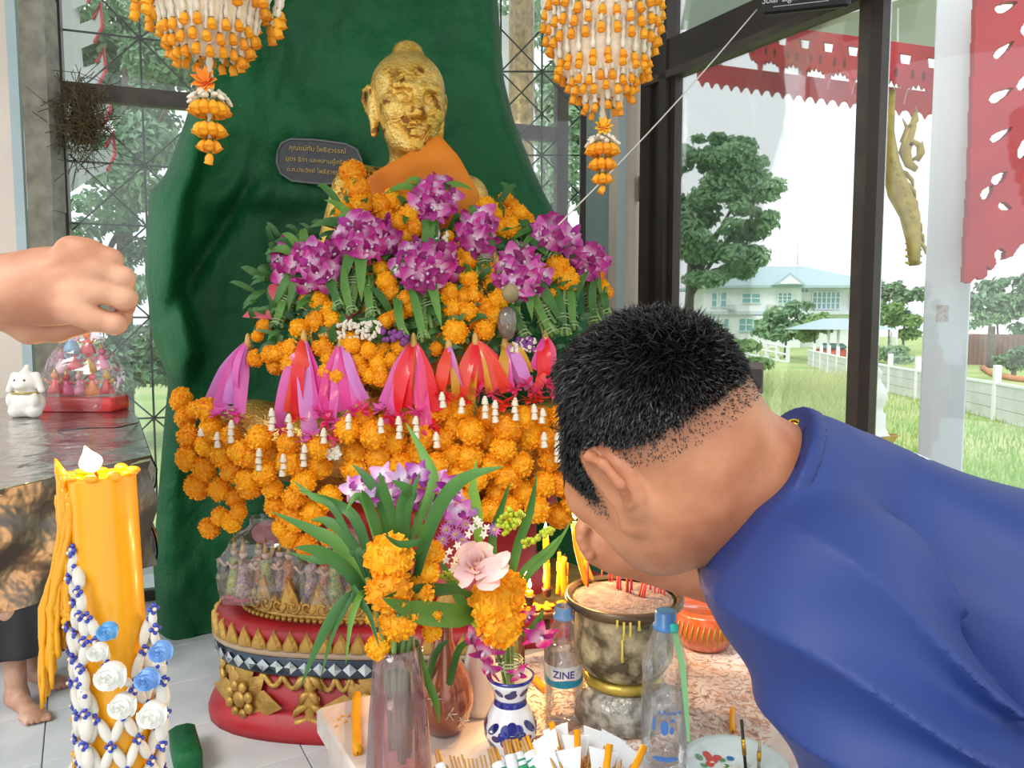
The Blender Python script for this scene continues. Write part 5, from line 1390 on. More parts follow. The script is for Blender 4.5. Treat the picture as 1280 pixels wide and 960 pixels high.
for (x, y, s, dy) in ((486, 697, 64, -.03), (486, 738, 62, -.04), (497, 775, 54, -.03), (522, 738, 46, .0), (533, 715, 36, .01), (474, 808, 36, -.02), (487, 828, 20, -.01), (470, 770, 30, .0), (538, 770, 34, .01), (540, 790, 28, .02), (540, 690, 34, .02)):
    inst('marigold_head', R.choice(MARI), vf, vp(x, y, dy), rot_rand((R.uniform(-.3, .3), -1, .3), .3), s * pxm(vY) * Vector((1, 1, .85)))
for (x, y, s) in ((455, 605, 40), (478, 595, 36), (500, 600, 38), (522, 592, 36), (540, 600, 40), (558, 608, 34), (485, 620, 36), (512, 622, 38), (548, 628, 38), (575, 640, 36), (440, 612, 34), (530, 640, 30), (566, 620, 34), (462, 625, 30)):
    inst('orchid_bloom', R.choice(ORCW), vf, vp(x, y, R.uniform(.0, .06)), rot_rand((R.uniform(-.5, .5), -1, R.uniform(-.1, .6)), .3), s * pxm(vY) * 1.15)
def pandan(root, ends, parent, w0, dy=0, mats=None):
    for (pts, w, d) in ends:
        c = [vp(x, y, dy + d * i / (len(pts) - 1)) for i, (x, y) in enumerate(pts)]
        # smooth by sampling a spline through the points
        s = []
        for i in range(len(c) - 1):
            p0 = c[max(0, i - 1)]; p1 = c[i]; p2 = c[i + 1]; p3 = c[min(len(c) - 1, i + 2)]
            for q in range(4):
                t = q / 4; s.append(.5 * ((2 * p1) + (p2 - p0) * t + (2 * p0 - 5 * p1 + 4 * p2 - p3) * t * t + (3 * p1 - p0 - 3 * p2 + p3) * t ** 3))
        s.append(c[-1]); n = len(s)
        wd = [.78 * w * pxm(vY) * min(1, .35 + 2.2 * i / n, 2.6 * (1 - i / (n - 1)) + .03) for i in range(n)]
        MB().strip(s, wd, Vector((R.uniform(-.4, .4), -1, R.uniform(.1, .6))), R.choice((.35, -.35)), 3).build('leaf', R.choice(mats or (M_blade, M_blade, M_blade2)), parent)
pandan(None, [
    ([(490, 800), (440, 720), (400, 690), (368, 684)], 22, -.04), ([(490, 790), (430, 690), (395, 665), (340, 640)], 22, .02),
    ([(490, 780), (440, 680), (410, 652), (388, 650)], 18, .03), ([(485, 780), (450, 660), (420, 630), (370, 612)], 18, .05),
    ([(480, 790), (440, 745), (405, 790), (375, 860)], 18, -.06), ([(480, 785), (450, 740), (420, 780), (400, 850)], 12, -.05), ([(470, 760), (455, 740), (440, 770), (432, 830)], 11, -.08), ([(470, 750), (440, 730), (462, 770), (474, 810)], 10, -.07),
    ([(500, 760), (478, 640), (460, 600), (440, 580)], 18, .03), ([(505, 740), (495, 660), (480, 610), (475, 590)], 18, .0), ([(510, 740), (505, 660), (510, 630), (525, 590)], 18, -.02),
    ([(515, 740), (540, 650), (575, 600), (630, 583)], 24, -.05), ([(510, 730), (505, 640), (512, 615), (490, 600)], 26, -.03), ([(500, 700), (540, 610), (530, 570), (507, 528)], 18, .06),
    ([(480, 720), (460, 640), (445, 620), (432, 640)], 14, -.02), ([(485, 740), (455, 690), (400, 700), (360, 690)], 16, .02), ([(520, 800), (530, 840), (545, 880), (548, 905)], 14, .04),
    ([(500, 760), (470, 660), (458, 625), (452, 612)], 16, -.06), ([(490, 720), (530, 680), (500, 680), (480, 668)], 12, -.09), ([(512, 780), (530, 690), (522, 650), (530, 620)], 16, .05), ([(460, 730), (420, 640), (390, 620), (366, 600)], 12, .06)], vf, 20)

# ---- engraved copper coloured vase and white porcelain vase behind
cb = on(556, 912); M_cop = mat('copper_glass', '#a8654a', .12, .25, col2='#8a4a38', nscale=14, coat=.8)
cv = thing('copper_vase', 'round copper coloured vase engraved with flowers behind the pink glass vase', 'vase', tuple(cb))
MB().lathe([(.022, 0), (.030, .004), (.044, .03), (.048, .055), (.040, .09), (.022, .125), (.014, .15), (.013, .185), (.02, .20), (.018, .20), (.011, .185)], 40, cb).build('vase_body', M_cop, cv)
for (dx, zz) in ((.012, .05), (.03, .035), (-.01, .075)):
    for j in range(6):
        a = j * 1.047; c = cb + Vector((dx, 0, zz)); c.y -= math.sqrt(max(0, .0485 ** 2 - dx * dx)) - .001
        MB().tube([c, c + Vector((math.cos(a) * .012, .001, math.sin(a) * .012))], .0008, 4).build('engraving', M_jas, cv)
wb = on(600, 888)
wv = thing('white_vase', 'small glossy white porcelain vase behind the blue vase', 'vase', tuple(wb))
MB().lathe([(.024, 0), (.032, .003), (.033, .02), (.027, .032), (.029, .05), (.026, .09), (.016, .13), (.013, .155), (.02, .172), (.017, .172), (.01, .155)], 36, wb).build('vase_body', mat('white_porcelain', '#d8cfca', .12, coat=.6), wv)

# ---- blue and white vase with rose posy
bb = on(638, 934); k2 = pxm(bb.y)
bv = thing('blue_vase', 'small white porcelain vase painted with cobalt blue flowers', 'vase', tuple(bb))
prof = [(.026, 0), (.032, .003), (.040, .025), (.0405, .04), (.033, .06), (.025, .075), (.024, .082), (.027, .092), (.032, .105), (.036, .116), (.033, .116), (.022, .085)]
M_porc = mat('glazed_porcelain', '#e4e8ec', .1, coat=.8); M_cob = mat('cobalt_glaze', '#1c2f9c', .12, col2='#15226e', nscale=30, coat=.8)
MB().lathe(prof, 40, bb).build('vase_body', M_porc, bv)
MB().lathe([(.0254, .070), (.0262, .0735), (.0250, .078), (.0244, .0825), (.0254, .0835)], 40, bb, cap=False).build('blue_band', M_cob, bv)
MB().lathe([(.0352, .1125), (.0372, .116), (.034, .1175)], 40, bb, cap=False).build('blue_rim', M_cob, bv)
def vr(z): return interp(z, [p[1] for p in prof[:10]], [p[0] for p in prof[:10]])
def decal(base, rf, a, z, w, h, mt, parent, name, n=12, rot=0):
    """a flat painted patch wrapped on a turned body"""
    m = MB(); vs = [None]
    def pt(da, dz): r = rf(z + dz) + .0006; return base + Vector((r * math.cos(a + da), r * math.sin(a + da), z + dz))
    vs = [pt(0, 0)] + [pt((math.cos(t) * math.cos(rot) * w - math.sin(t) * math.sin(rot) * h) / rf(z), math.cos(t) * math.sin(rot) * w + math.sin(t) * math.cos(rot) * h) for t in [6.2832 * i / n for i in range(n)]]
    m.add(vs, [(0, i, i % n + 1) for i in range(1, n + 1)]); return m.build(name, mt, parent)
for ca, cz in ((-1.5, .037), (-3.2, .035), (.2, .035)):
    for j in range(8):
        t = j * .785; decal(bb, vr, ca + math.cos(t) * .014 / .04, cz + math.sin(t) * .013, .0085, .0085, M_cob, bv, 'painted_petal')
    decal(bb, vr, ca, cz, .008, .008, mat('cobalt_dark', '#0f1d66', .12, coat=.8), bv, 'painted_petal')
for ca, cz, w, h, r in ((-2.3, .045, .012, .006, .8), (-.7, .048, .013, .006, -.8), (-2.4, .018, .011, .006, -.6), (-.65, .018, .011, .006, .6), (-2.15, .032, .008, .005, .1), (-.85, .032, .008, .005, -.2), (-1.55, .096, .010, .006, .2), (-2.2, .098, .008, .005, -.5), (-.8, .098, .008, .005, .5), (-1.45, .102, .006, .004, .5)):
    decal(bb, vr, ca, cz, w, h, MATS['cobalt_dark'], bv, 'painted_leaf', rot=r)
po = thing('rose_posy', 'posy with pink rose, marigolds and orchids in the blue vase', 'bouquet', tuple(bb + UZ * .08))
bY = bb.y
def bp_(x, y, d=0): return P(x, y, bY + d)
for i in range(14):
    a = R.uniform(0, 6.28); p0 = bb + Vector((math.cos(a) * .006, math.sin(a) * .006, .06)); p1 = bp_(634 + R.uniform(-10, 10), 800, R.uniform(-.02, .02)); e = bp_(615 + R.uniform(-30, 35), 740, R.uniform(-.02, .02))
    MB().tube(bez(p0, p0 + UZ * .03, p1 - UZ * .01, e, 6), .0025, 5).build('stem', R.choice((M_stem, M_stem2)), po)
tb = bb + UZ * .125
MB().tube([tb + Vector((math.cos(i * .7) * .019, math.sin(i * .7) * .019, i * .0006)) for i in range(30)], .0016, 4).build('twine', M_twine, po)
for (x, y, s, d) in ((618, 752, 66, -.03), (626, 778, 64, -.03), (632, 738, 56, -.01)):
    inst('marigold_head', R.choice(MARI), po, bp_(x, y, d), rot_rand((.2, -1, .2), .2), s * k2 * Vector((1.02, 1.02, .9)))
# the rose: spiralled petals
M_rose = mat('rose_pink', '#f2c9c6', .5, col2='#f8e2da', nscale=20, sss=.0, backlit=.2)
rs = thing('rose_tmp', None, None, (0, 0, 0)); bpy.data.objects.remove(rs)
RCn = bp_(597, 702, -.05); RAx = Vector((-.15, -.65, .75)).normalized(); RBm = basis(RAx)
for i in range(15):
    t = i / 14; r = .004 + .023 * t; a = i * 2.4; hgt = .036 - .010 * t; wdt = .016 + .022 * t
    vs = []; nr, nc = 5, 7
    for u in range(nr):
        for v in range(nc):
            q = -1 + 2 * v / (nc - 1); uu = u / (nr - 1); rr = r * (.55 + .55 * uu ** .7) + .006 * t * max(0, uu - .7) * 6
            aa = a + q * min(1.5, wdt / max(r, .006) * .6) * math.sqrt(max(.06, 1 - .75 * uu ** 3)); zz = -.02 + hgt * uu - .004 * q * q - (.008 * t if uu > .9 else 0)
            vs.append(RCn + RBm @ Vector((rr * math.cos(aa), rr * math.sin(aa), zz)))
    fs = [(u * nc + v, u * nc + v + 1, (u + 1) * nc + v + 1, (u + 1) * nc + v) for u in range(nr - 1) for v in range(nc - 1)]
    MB().add(vs, fs).build('rose_petal', M_rose, po)
for (a, b, w) in (((597, 718), (634, 704), 26), ((600, 722), (622, 722), 28), ((585, 712), (574, 728), 22), ((612, 712), (636, 690), 16)):
    p0 = bp_(*a, -.055); p1 = bp_(*b, -.07); MB().strip(bez(p0, p0.lerp(p1, .4) + Vector((0, -.012, .004)), p0.lerp(p1, .8) + Vector((0, -.014, 0)), p1, 6), [w * k2 * .6, w * k2 * .9, w * k2 * 1.1, w * k2 * 1.1, w * k2, w * k2 * .7, w * k2 * .3], (0.1, -1, .5), .35, 5).build('rose_petal', M_rose, po)
# small asters, white florets, goldenrod
am = MB()
for i in range(12): petal(am, .5, .16, i * .5236, .15, (.75, .6, .85), hexc('#9a62c4'), .1, rows=3, cols=3)
am.add(MB().ell((0, 0, .06), (.13, .13, .08), 8, 5).v, MB().ell((0, 0, 0), 1, 8, 5).f, (.75, .6, .2)); AST = am.mesh('aster', M_orch, colors=True)
fm = MB()
for i in range(5): petal(fm, .5, .3, i * 1.2566, .2, (.9, .9, .85), (.9, .9, .9), .1, rows=3, cols=3)
FLO = fm.mesh('white_floret', M_orch, colors=True)
for (x, y) in ((565, 650), (575, 640), (558, 662), (570, 668), (582, 655), (553, 675), (590, 640), (618, 662), (560, 640), (578, 675)):
    inst('aster', AST, po, bp_(x, y, R.uniform(0, .03)), rot_rand((0, -1, .4), .4), 20 * k2)
for (x, y) in ((562, 690), (570, 698), (566, 712), (590, 660), (600, 655), (608, 660), (596, 650), (572, 682), (575, 720), (586, 668), (605, 668), (558, 700), (568, 706)):
    inst('white_floret', FLO, po, bp_(x, y, -.04 + R.uniform(-.01, .02)), rot_rand((0, -1, .4), .5), 12 * k2)
gm_ = MB().ell((0, 0, 0), .5, 6, 4).mesh('goldenrod_bud', mat('goldenrod', '#b9c62e', .6, rnd=.1))
for (a, b, n) in (((515, 695), (555, 696), 16), ((630, 668), (652, 640), 14), ((655, 680), (690, 662), 16), ((552, 718), (572, 725), 10), ((590, 770), (595, 782), 7), ((626, 655), (640, 636), 8)):
    MB().tube([bp_(*a, -.03), bp_(*b, -.03)], .0012, 4).build('sprig_stem', M_stem2, po)
    for i in range(n * 2):
        t = R.random(); x = a[0] + (b[0] - a[0]) * t + R.uniform(-4, 4); y = a[1] + (b[1] - a[1]) * t + R.uniform(-4, 4)
        inst('goldenrod_bud', gm_, po, bp_(x, y, -.03 + R.uniform(-.01, .01)), None, R.uniform(5, 8) * k2)
vYs = vY; vY = bY
pandan(None, [([(600, 760), (598, 650), (592, 610), (596, 574)], 18, .02), ([(630, 780), (615, 680), (625, 640), (638, 602)], 14, .03), ([(630, 780), (645, 690), (662, 640), (671, 592)], 16, .03),
    ([(640, 770), (660, 720), (690, 690), (716, 648)], 11, .0), ([(640, 780), (650, 720), (680, 690), (706, 665)], 10, .02), ([(600, 765), (570, 770), (520, 764), (478, 748)], 36, -.19), ([(600, 752), (570, 742), (520, 740), (478, 747)], 26, -.185),
    ([(640, 790), (660, 790), (672, 778), (680, 760)], 14, -.04), ([(600, 800), (575, 810), (560, 860), (545, 890)], 12, .02), ([(560, 800), (545, 815), (535, 850), (538, 880)], 12, .03), ([(590, 780), (575, 750), (560, 720), (550, 700)], 18, .02)], po, 16)
vY = vYs
for (x, y, s) in ((605, 815, 48), (612, 838, 40), (676, 795, 50), (660, 770, 30), (648, 842, 30), (590, 795, 34)):
    inst('orchid_bloom', ORC[R.choice((0, 1))], po, bp_(x, y, -.02), rot_rand((.5 if x > 640 else -.5, -.8, -.2), .3), s * k2 * 1.1)

# ---- water bottles
M_capb = mat('bottle_neck_blue', '#5a9ad2', .25, alpha=.75); M_lab = mat('label_paper', '#dfe9f2', .35)
b1 = on(704, 904); kb = pxm(b1.y); H1 = P(704, 757, b1.y).z - b1.z
w1_ = thing('water_bottle', 'small clear water bottle with blue label beside the incense pot', 'bottle', tuple(b1))
pr = [(.026, 0), (.0305, .004)] + [(.0312 - .0016 * (i % 2), .012 + i * .0075) for i in range(8)] + [(.031, .075), (.031, .105), (.0305, .112), (.0312, .118), (.0300, .124), (.030, .135), (.024, .155), (.015, H1 - .022), (.0135, H1 - .018), (.0135, H1)]
MB().lathe(pr + [(.012, H1), (.012, H1 - .018)], 32, b1, cap=False).build('bottle_body', M_clear, w1_)
MB().lathe([(.001, .003), (.028, .004), (.029, .07), (.029, .132), (.001, .132)], 24, b1, cap=False).build('water', M_water, w1_)
MB().lathe([(.014, H1 - .022), (.0175, H1 - .02), (.0175, H1 - .016), (.0145, H1 - .014), (.0145, H1 - .003), (.014, H1)], 20, b1, cap=False).build('neck_ring', M_capb, w1_)
MB().lathe([(.0314, .077), (.0314, .108)], 32, b1, cap=False, a0=0).build('label', pane_mat('label_film', (.75, .85, .95), .05, .5, (.75, .86, .95)), w1_)
# teal swoosh: lower band of the label, its edge dips in the middle
m = MB(); vs = []; n = 40
for i in range(n + 1):
    a = -math.pi + math.pi * i / n; r = .0318; d = math.sin(math.pi * i / n)
    vs += [b1 + Vector((r * math.cos(a), r * math.sin(a), .077 - .003 * d)), b1 + Vector((r * math.cos(a), r * math.sin(a), .092 - .007 * d + .002 * math.cos(i * .3)))]
m.add(vs, [(2 * i, 2 * i + 2, 2 * i + 3, 2 * i + 1) for i in range(n)]); m.build('label_band', mat('label_teal', '#147a94', .35), w1_)
def wrap_text(txt, base, r, z, a, size, mt, parent):
    o = text_mesh('lettering', txt, size, mt, parent, base + Vector((0, -r, z)), (1, 0, 0), (0, 0, 1), .0002, 'CENTER', size * .018)
    me = o.data
    for v in me.vertices:          # roll the flat lettering onto the round body
        x, y, z_ = v.co; t = a + x / r; rr = r + z_ + .0006; v.co = (rr * math.sin(t), y, rr * math.cos(t) - r)
    return o
wrap_text('ZINE', b1, .0316, .0955, -.06, .0165, mat('label_navy', '#123a86', .4), w1_)
b2 = on(829, 966); H2 = P(829, 763, b2.y).z - b2.z
w2_ = thing('water_bottle', 'taller clear water bottle with green ribbon strip and blue print', 'bottle', tuple(b2))
pr = [(.027, 0), (.0325, .005), (.0335, .02)] + [(.0335 - .0018 * (i % 2), .03 + i * .008) for i in range(5)] + [(.0335, .075), (.0335, .118)] + [(.0335 - .0018 * (i % 2), .122 + i * .007) for i in range(4)] + [(.033, .152), (.0335, .165), (.028, .185), (.016, H2 - .024), (.0135, H2 - .02), (.0135, H2)]
MB().lathe(pr + [(.012, H2), (.012, H2 - .018)], 32, b2, cap=False).build('bottle_body', M_clear, w2_)
MB().lathe([(.001, .004), (.030, .005), (.0315, .07), (.0315, .12), (.001, .1205)], 24, b2, cap=False).build('water', M_water, w2_)
MB().lathe([(.014, H2 - .028), (.0185, H2 - .026), (.0185, H2 - .021), (.0155, H2 - .019), (.0155, H2 - .001), (.013, H2)], 20, b2).build('cap', mat('cap_blue', '#4d8fd0', .3, alpha=.8), w2_)
p0 = b2 + Vector((.008, -.018, H2 - .022)); MB().strip([p0, p0 + Vector((.010, -.012, -.045)), p0 + Vector((.014, -.017, -.09)), p0 + Vector((.020, -.016, -.155))], [.007, .008, .008, .004], (.1, -1, 0), .1).build('green_strip', mat('strip_green', '#86c98c', .5, backlit=.2), w2_)
MB().bevbox(p0 + Vector((0, -.002, .004)), (.012, .006, .013), .002).build('strip_knot', mat('knot_teal', '#2fb5ac', .5), w2_)
M_pb = mat('print_blue', '#3f6fb6', .5)
for (a, z, w, h) in ((-1.75, .086, .006, .011), (-1.45, .083, .0035, .006), (-1.42, .097, .003, .003), (-2.2, .09, .002, .012), (-1.7, .04, .02, .004)):
    decal(b2, lambda z: .0336, a, z, w, h, M_pb, w2_, 'print_mark', 8)
wrap_text('น้ำดื่มสะอาด', b2, .0337, .108, .02, .0075, M_pb, w2_)

# ---- incense pot on a silver stand
ub = on(778, 893); uY = ub.y; zr = P(778, 741, uY).z - ub.z
M_ash = mat('incense_ash', '#8f807b', .95, col2='#6f605d', nscale=60, bump=(120, .9, .01))
M_pot = mat('tarnished_brass', '#b8ae8c', .42, .3, col2='#4f4732', nscale=34, nsharp=.6, bump=(60, .5))
M_sil = mat('silver_stand', '#b3b2a8', .38, .4, col2='#6f6e66', nscale=70, bump=(60, .5))
ip = thing('incense_pot', 'brass incense pot full of ash and red joss sticks', 'incense pot', tuple(ub))
MB().lathe([(.076, 0), (.081, .004), (.080, .03), (.076, .05), (.066, .060), (.060, .064)], 40, ub).build('stand', M_sil, ip)
MB().lathe([(.060, .062), (.066, .064), (.068, .071), (.064, .078), (.058, .080)], 40, ub).build('waist_ring', M_goldp, ip)
MB().lathe([(.056, .078), (.070, .088), (.081, .106), (.083, .122), (.079, zr - .025), (.083, zr - .014), (.090, zr - .008)], 44, ub).build('bowl', M_pot, ip)
MB().lathe([(.088, zr - .02), (.097, zr - .012), (.098, zr - .002), (.092, zr), (.086, zr - .006)], 48, ub, cap=False).build('rim', mat('rim_brass', '#655440', .35, .4, col2='#443a30', nscale=18), ip)
MB().lathe([(.089, zr - .010), (.06, zr - .003), (.03, zr - .006), (.001, zr - .002)], 36, ub, cap=False).build('ash', M_ash, ip)
M_joss = mat('joss_red', '#c2283a', .7, rnd=.2); M_yw = mat('wax_yellow', '#f2a90c', .4, sss=.0, backlit=.2)
for (x, y, t, dx) in ((735, 733, 700, 0), (771, 735, 715, 1), (773, 737, 717, 0), (776, 738, 716, -1), (783, 742, 712, 1), (785, 741, 714, 0), (788, 743, 716, 1), (790, 737, 715, -1), (765, 728, 712, 1), (762, 727, 710, 0), (798, 745, 728, 5), (801, 746, 726, 6), (804, 747, 729, 4), (818, 742, 728, 1), (822, 743, 730, 2), (826, 743, 731, 0), (830, 744, 730, 1), (752, 722, 708, 1), (812, 738, 722, 2)):
    p0 = PZ(x, y, ub.z + zr - .005); p1 = P(x + dx, t, p0.y); MB().tube([p0 - UZ * .006, p1], .0016, 5).build('joss_stick', M_joss, ip)
for (x, y0, y1) in ((780, 778, 800), (788, 778, 796), (772, 776, 785), (799, 776, 788), (778, 800, 828)):
    r = .099 if y0 < 790 else .085
    q = [Vector((P(x, y, uY - r).x, 0, P(x, y, uY - r).z)) for y in (y0, (y0 + y1) / 2, y1)]
    for v in q: v.y = ub.y - math.sqrt(max(1e-4, r * r - (v.x - ub.x) ** 2)) - .001
    MB().tube(q, [.002, .0016, .003], 6).build('wax_drip', mat('drip_pale', '#d8c45a', .5), ip)
def flame(parent, p, h, light=None):
    MB().lathe([(.0008, 0), (.17 * h, .18 * h), (.2 * h, .35 * h), (.13 * h, .62 * h), (.05 * h, .85 * h), (.001, h)], 10, p).build('flame', flame_mat(), parent)
    if light:
        ld = bpy.data.lights.new('candle_light', 'POINT'); ld.energy = light; ld.color = (1, .55, .2); ld.shadow_soft_size = .012
        lo = bpy.data.objects.new('candle_light', ld); COL.objects.link(lo); lo.parent = parent; lo.location = p + UZ * h * .5 - root_loc(parent)
def candle(label, a, b, Y, w, fl=0, bent=0.0, light=None, holder=False, drips=4, group='thin yellow candles at the incense pot'):
    p0 = P(a[0], a[1], Y); p1 = P(b[0], b[1], Y); k = pxm(Y); r = w * k / 2
    t = thing('thin_candle', label, 'candle', tuple(p0), group)
    MB().tube(bez(p0, p0.lerp(p1, .33), p0.lerp(p1, .7) + Vector((bent * k, 0, 0)), p1, 8), [r] * 8 + [r * .8], 10).build('wax', M_yw, t)
    MB().tube([p1, p1 + UZ * 4 * k], .0007, 4).build('wick', mat('wick_black', '#2a211a', .9), t)
    for i in range(drips):
        q = p0.lerp(p1, R.uniform(.3, .95)) + Vector((R.choice((-1, 1)) * r * .9, -r * .3, 0)); MB().tube([q, q - UZ * .008, q - UZ * .016], [.0012, .0018, .0022], 5).build('drip', M_yw, t)
    if fl: flame(t, p1 + UZ * 3 * k, fl * k, light)
    if holder:
        MB().lathe([(.006, -.012), (.008, -.008), (.0095, 0), (.0105, .006), (.008, .006)], 14, p0).build('holder', mat('holder_dark', '#3a1c14', .35, .3), t)
    return t
# candle rail behind the pot, drip covered
rlY = uY + .16
rl = thing('candle_rail', 'low dark metal candle rail covered with yellow wax', 'candle rail', tuple(P(690, 790, rlY)))
a = P(652, 760, rlY); b = P(716, 752, rlY + .03)
MB().bevbox((a + b) / 2 - UZ * .012, ((b - a).length, .05, .014), .003, Matrix.Rotation(math.atan2((b - a).y, (b - a).x), 3, 'Z')).build('tray', mat('rail_brown', '#5a3a22', .4, .3), rl)
for q in (a, b, (a + b) / 2): MB().tube([Vector((q.x, q.y, TZ)), q - UZ * .015], .006, 8).build('leg', MATS['rail_brown'], rl)
for i in range(22):
    q = a.lerp(b, R.random()) + Vector((0, R.uniform(-.02, .02), 0)); MB().ell(q, (R.uniform(.004, .009), R.uniform(.004, .008), .003), 8, 5).build('wax_blob', M_yw, rl)
candle('tall lit yellow candle in a dark holder on the wax covered rail', (684, 738), (682, 668), rlY, 8, 13, 0, 2.5, True)
candle('burnt down lit candle stub in a dark cup left on the rail', (662, 748), (662, 738), rlY - .01, 9, 13, 0, 1.6, True, 0)
candle('short lit candle behind the goldenrod sprig', (656, 742), (656, 722), rlY + .02, 6, 13, 0, .6, True, 1)
candle('melted drooping candle on the right end of the rail', (705, 745), (706, 696), rlY + .02, 8, 0, -6, None, False, 10)
candle('bent lit candle held toward the hand of the man', (736, 745), (719, 652), uY + .06, 7, 20, -10, 4.6, False, 8)
candle('slanting unlit candle standing in the ash of the pot', (744, 738), (716, 655), uY + .08, 7, 0, -4, None, False, 6)
candle('thin pale candle leaning beside the melted one', (697, 742), (699, 690), rlY + .035, 5, 0, 2, None, False, 3)

# ---- red glazed bowl at the right, behind the pot
rbp = on(880, 806); rbw = thing('orange_bowl', 'orange glazed bowl with gold brush strokes right of the incense pot', 'bowl', tuple(rbp))
MB().lathe([(.03, 0), (.05, .006), (.068, .04), (.066, .075), (.058, .085), (.055, .08)], 36, rbp).build('bowl_body', mat('orange_glaze', '#c55a2c', .2, coat=.7), rbw)
for i in range(14):
    a = -2.9 + i * .16; MB().tube([rbp + Vector((math.cos(a + .12 * s) * .0685, math.sin(a + .12 * s) * .0685, .025 + .04 * s)) for s in (0, .5, 1)], [.001, .0025, .001], 5).build('gold_stroke', M_goldp, rbw)
# ---- copper coloured plate lying under the pot, loose candles
for lb, a, b, w in (('yellow candle lying on the marble left of the pink vase', (446, 873), (447, 945), 11), ('short orange candle lying left of the blue labelled bottle', (664, 848), (682, 866), 9), ('short yellow candle upright stub near the plate', (916, 890), (916, 918), 7)):
    p0 = on(*a) + UZ * .006; p1 = on(*b) + UZ * .006; d = p1 - p0; rr = w * pxm(p0.y) / 2
    t = thing('loose_candle', lb, 'candle', tuple(p1)); MB().tube(bez(p0, p0.lerp(p1, .3) + Vector((-.002, 0, 0)), p0.lerp(p1, .7) + Vector((-.002, 0, 0)), p1, 6), rr, 10).build('wax', M_yw, t)
    MB().tube([p1, p1 + d.normalized() * .006], .0007, 4).build('wick', MATS['wick_black'], t)
for i, (x, y) in enumerate(((424, 900), (432, 903), (421, 908), (428, 896), (436, 896))):
    o = MB().ell(on(x, y) + UZ * .0015, (.004, .002, .0015), 6, 4, Matrix.Rotation(i, 3, 'Z')).build('wax_crumb', M_yw); tag(o, ('tiny yellow wax crumb on the marble corner, ' + ('leftmost', 'lowest', 'nearest the altar edge', 'topmost', 'nearest the lying candle')[i]), 'wax crumb', 'wax crumbs on the altar corner')
# ash and wax flakes scattered on the marble
m = MB()
for i in range(2600):
    x = R.uniform(635, 960); y = R.uniform(812, 945); p = on(x, y)
    rel = p - AC
    if rel.dot(e1) > TW - .02 or rel.dot(e2) < .02: continue
    B = Matrix.Rotation(R.uniform(0, 6.28), 3, 'Z'); L = R.uniform(.003, .009)
    m.add([p + B @ Vector((-L, -.0006, .0006)), p + B @ Vector((L, -.0006, .0006)), p + B @ Vector((L, .0006, .0016)), p + B @ Vector((-L, .0006, .0016))], [(0, 1, 2, 3)])
tag(m.build('incense_flakes', mat('ash_flake', '#d3a88f', .9, col2='#a87f6c', nscale=40), None, False), 'scattered incense ash flakes around the pot on the marble', 'ash', kind='stuff')

# ---- wrapped incense packets and fanned offering sets in front
M_paper = mat('packet_paper', '#d9e2e8', .7); M_green = mat('packet_green', '#2f8f66', .6); M_stick = mat('bamboo_stick', '#b58a55', .7, rnd=.15); M_goldf = mat('gold_foil', '#b98020', .25, .85, col2='#e0b048', nscale=50, bump=(60, .8))
GP = 'incense and candle sets at the altar front'
def packet(label, tip, root, w, Y=None, band=True, cndl=True):
    p1 = P(tip[0], tip[1], Y); p0 = P(root[0], root[1], Y - .05); p0.z = max(p0.z, TZ + .006)
    t = thing('incense_packet', label, 'incense', tuple(p0), GP); r = w * pxm(Y) / 2
    d = (p1 - p0); 
    MB().tube([p0, p0 + d * .78, p0 + d * .80], [r, r, r * .7], 12).build('wrapper', M_paper, t)
    if band: MB().tube([p0 + d * .52, p0 + d * .60], r * 1.04, 12).build('green_band', M_green, t); MB().tube([p0 + d * .66, p0 + d * .69], r * 1.04, 12).build('green_band', M_green, t)
    for k in range(4):
        o = basis(d) @ Vector((math.cos(k * 1.57) * r * .45, math.sin(k * 1.57) * r * .45, 0)); MB().tube([p0 + d * .7 + o, p1 + o + rv(.002)], r * .3, 6).build('stick' if k else 'candle', (M_stick if k else M_yw), t)
for i, (tip, root, w, Y, bnd, lb) in enumerate((((654, 922), (690, 1010), 17, 1.0, True, 'paper wrapped incense packet with green bands below the blue vase, rightmost tip'), ((641, 924), (668, 1010), 18, 1.0, True, 'paper wrapped incense packet with green bands in the middle of the row'), ((634, 927), (650, 1010), 16, .99, False, 'plain white incense packet behind the banded ones'), ((617, 936), (642, 1020), 17, .98, True, 'paper wrapped incense packet with green bands at the left of the row'), ((546, 938), (566, 1020), 13, .98, False, 'white packet with yellow candle tip nearest the pink vase'))):
    packet(lb, tip, root, w, Y, bnd)
for i, (a, b, n, lb) in enumerate((((600, 936), (612, 1000), 4, 'loose bamboo incense sticks left of the banded packets'), ((580, 944), (590, 1005), 4, 'loose bamboo incense sticks near the copper vase'), ((538, 952), (560, 1010), 5, 'loose bamboo incense sticks beside the pink vase'), ((562, 946), (580, 1010), 4, 'loose bamboo incense sticks between candle tip and packets'))):
    t = thing('incense_sticks', lb, 'incense', tuple(P(b[0], b[1], .97)), GP)
    for k in range(n):
        p1 = P(a[0] + k * 5, a[1] + R.uniform(-4, 10), .99); p0 = P(b[0] + k * 5, b[1], .95); p0.z = max(p0.z, TZ + .004); MB().tube([p0, p1], .0016, 5).build('stick', M_stick, t)
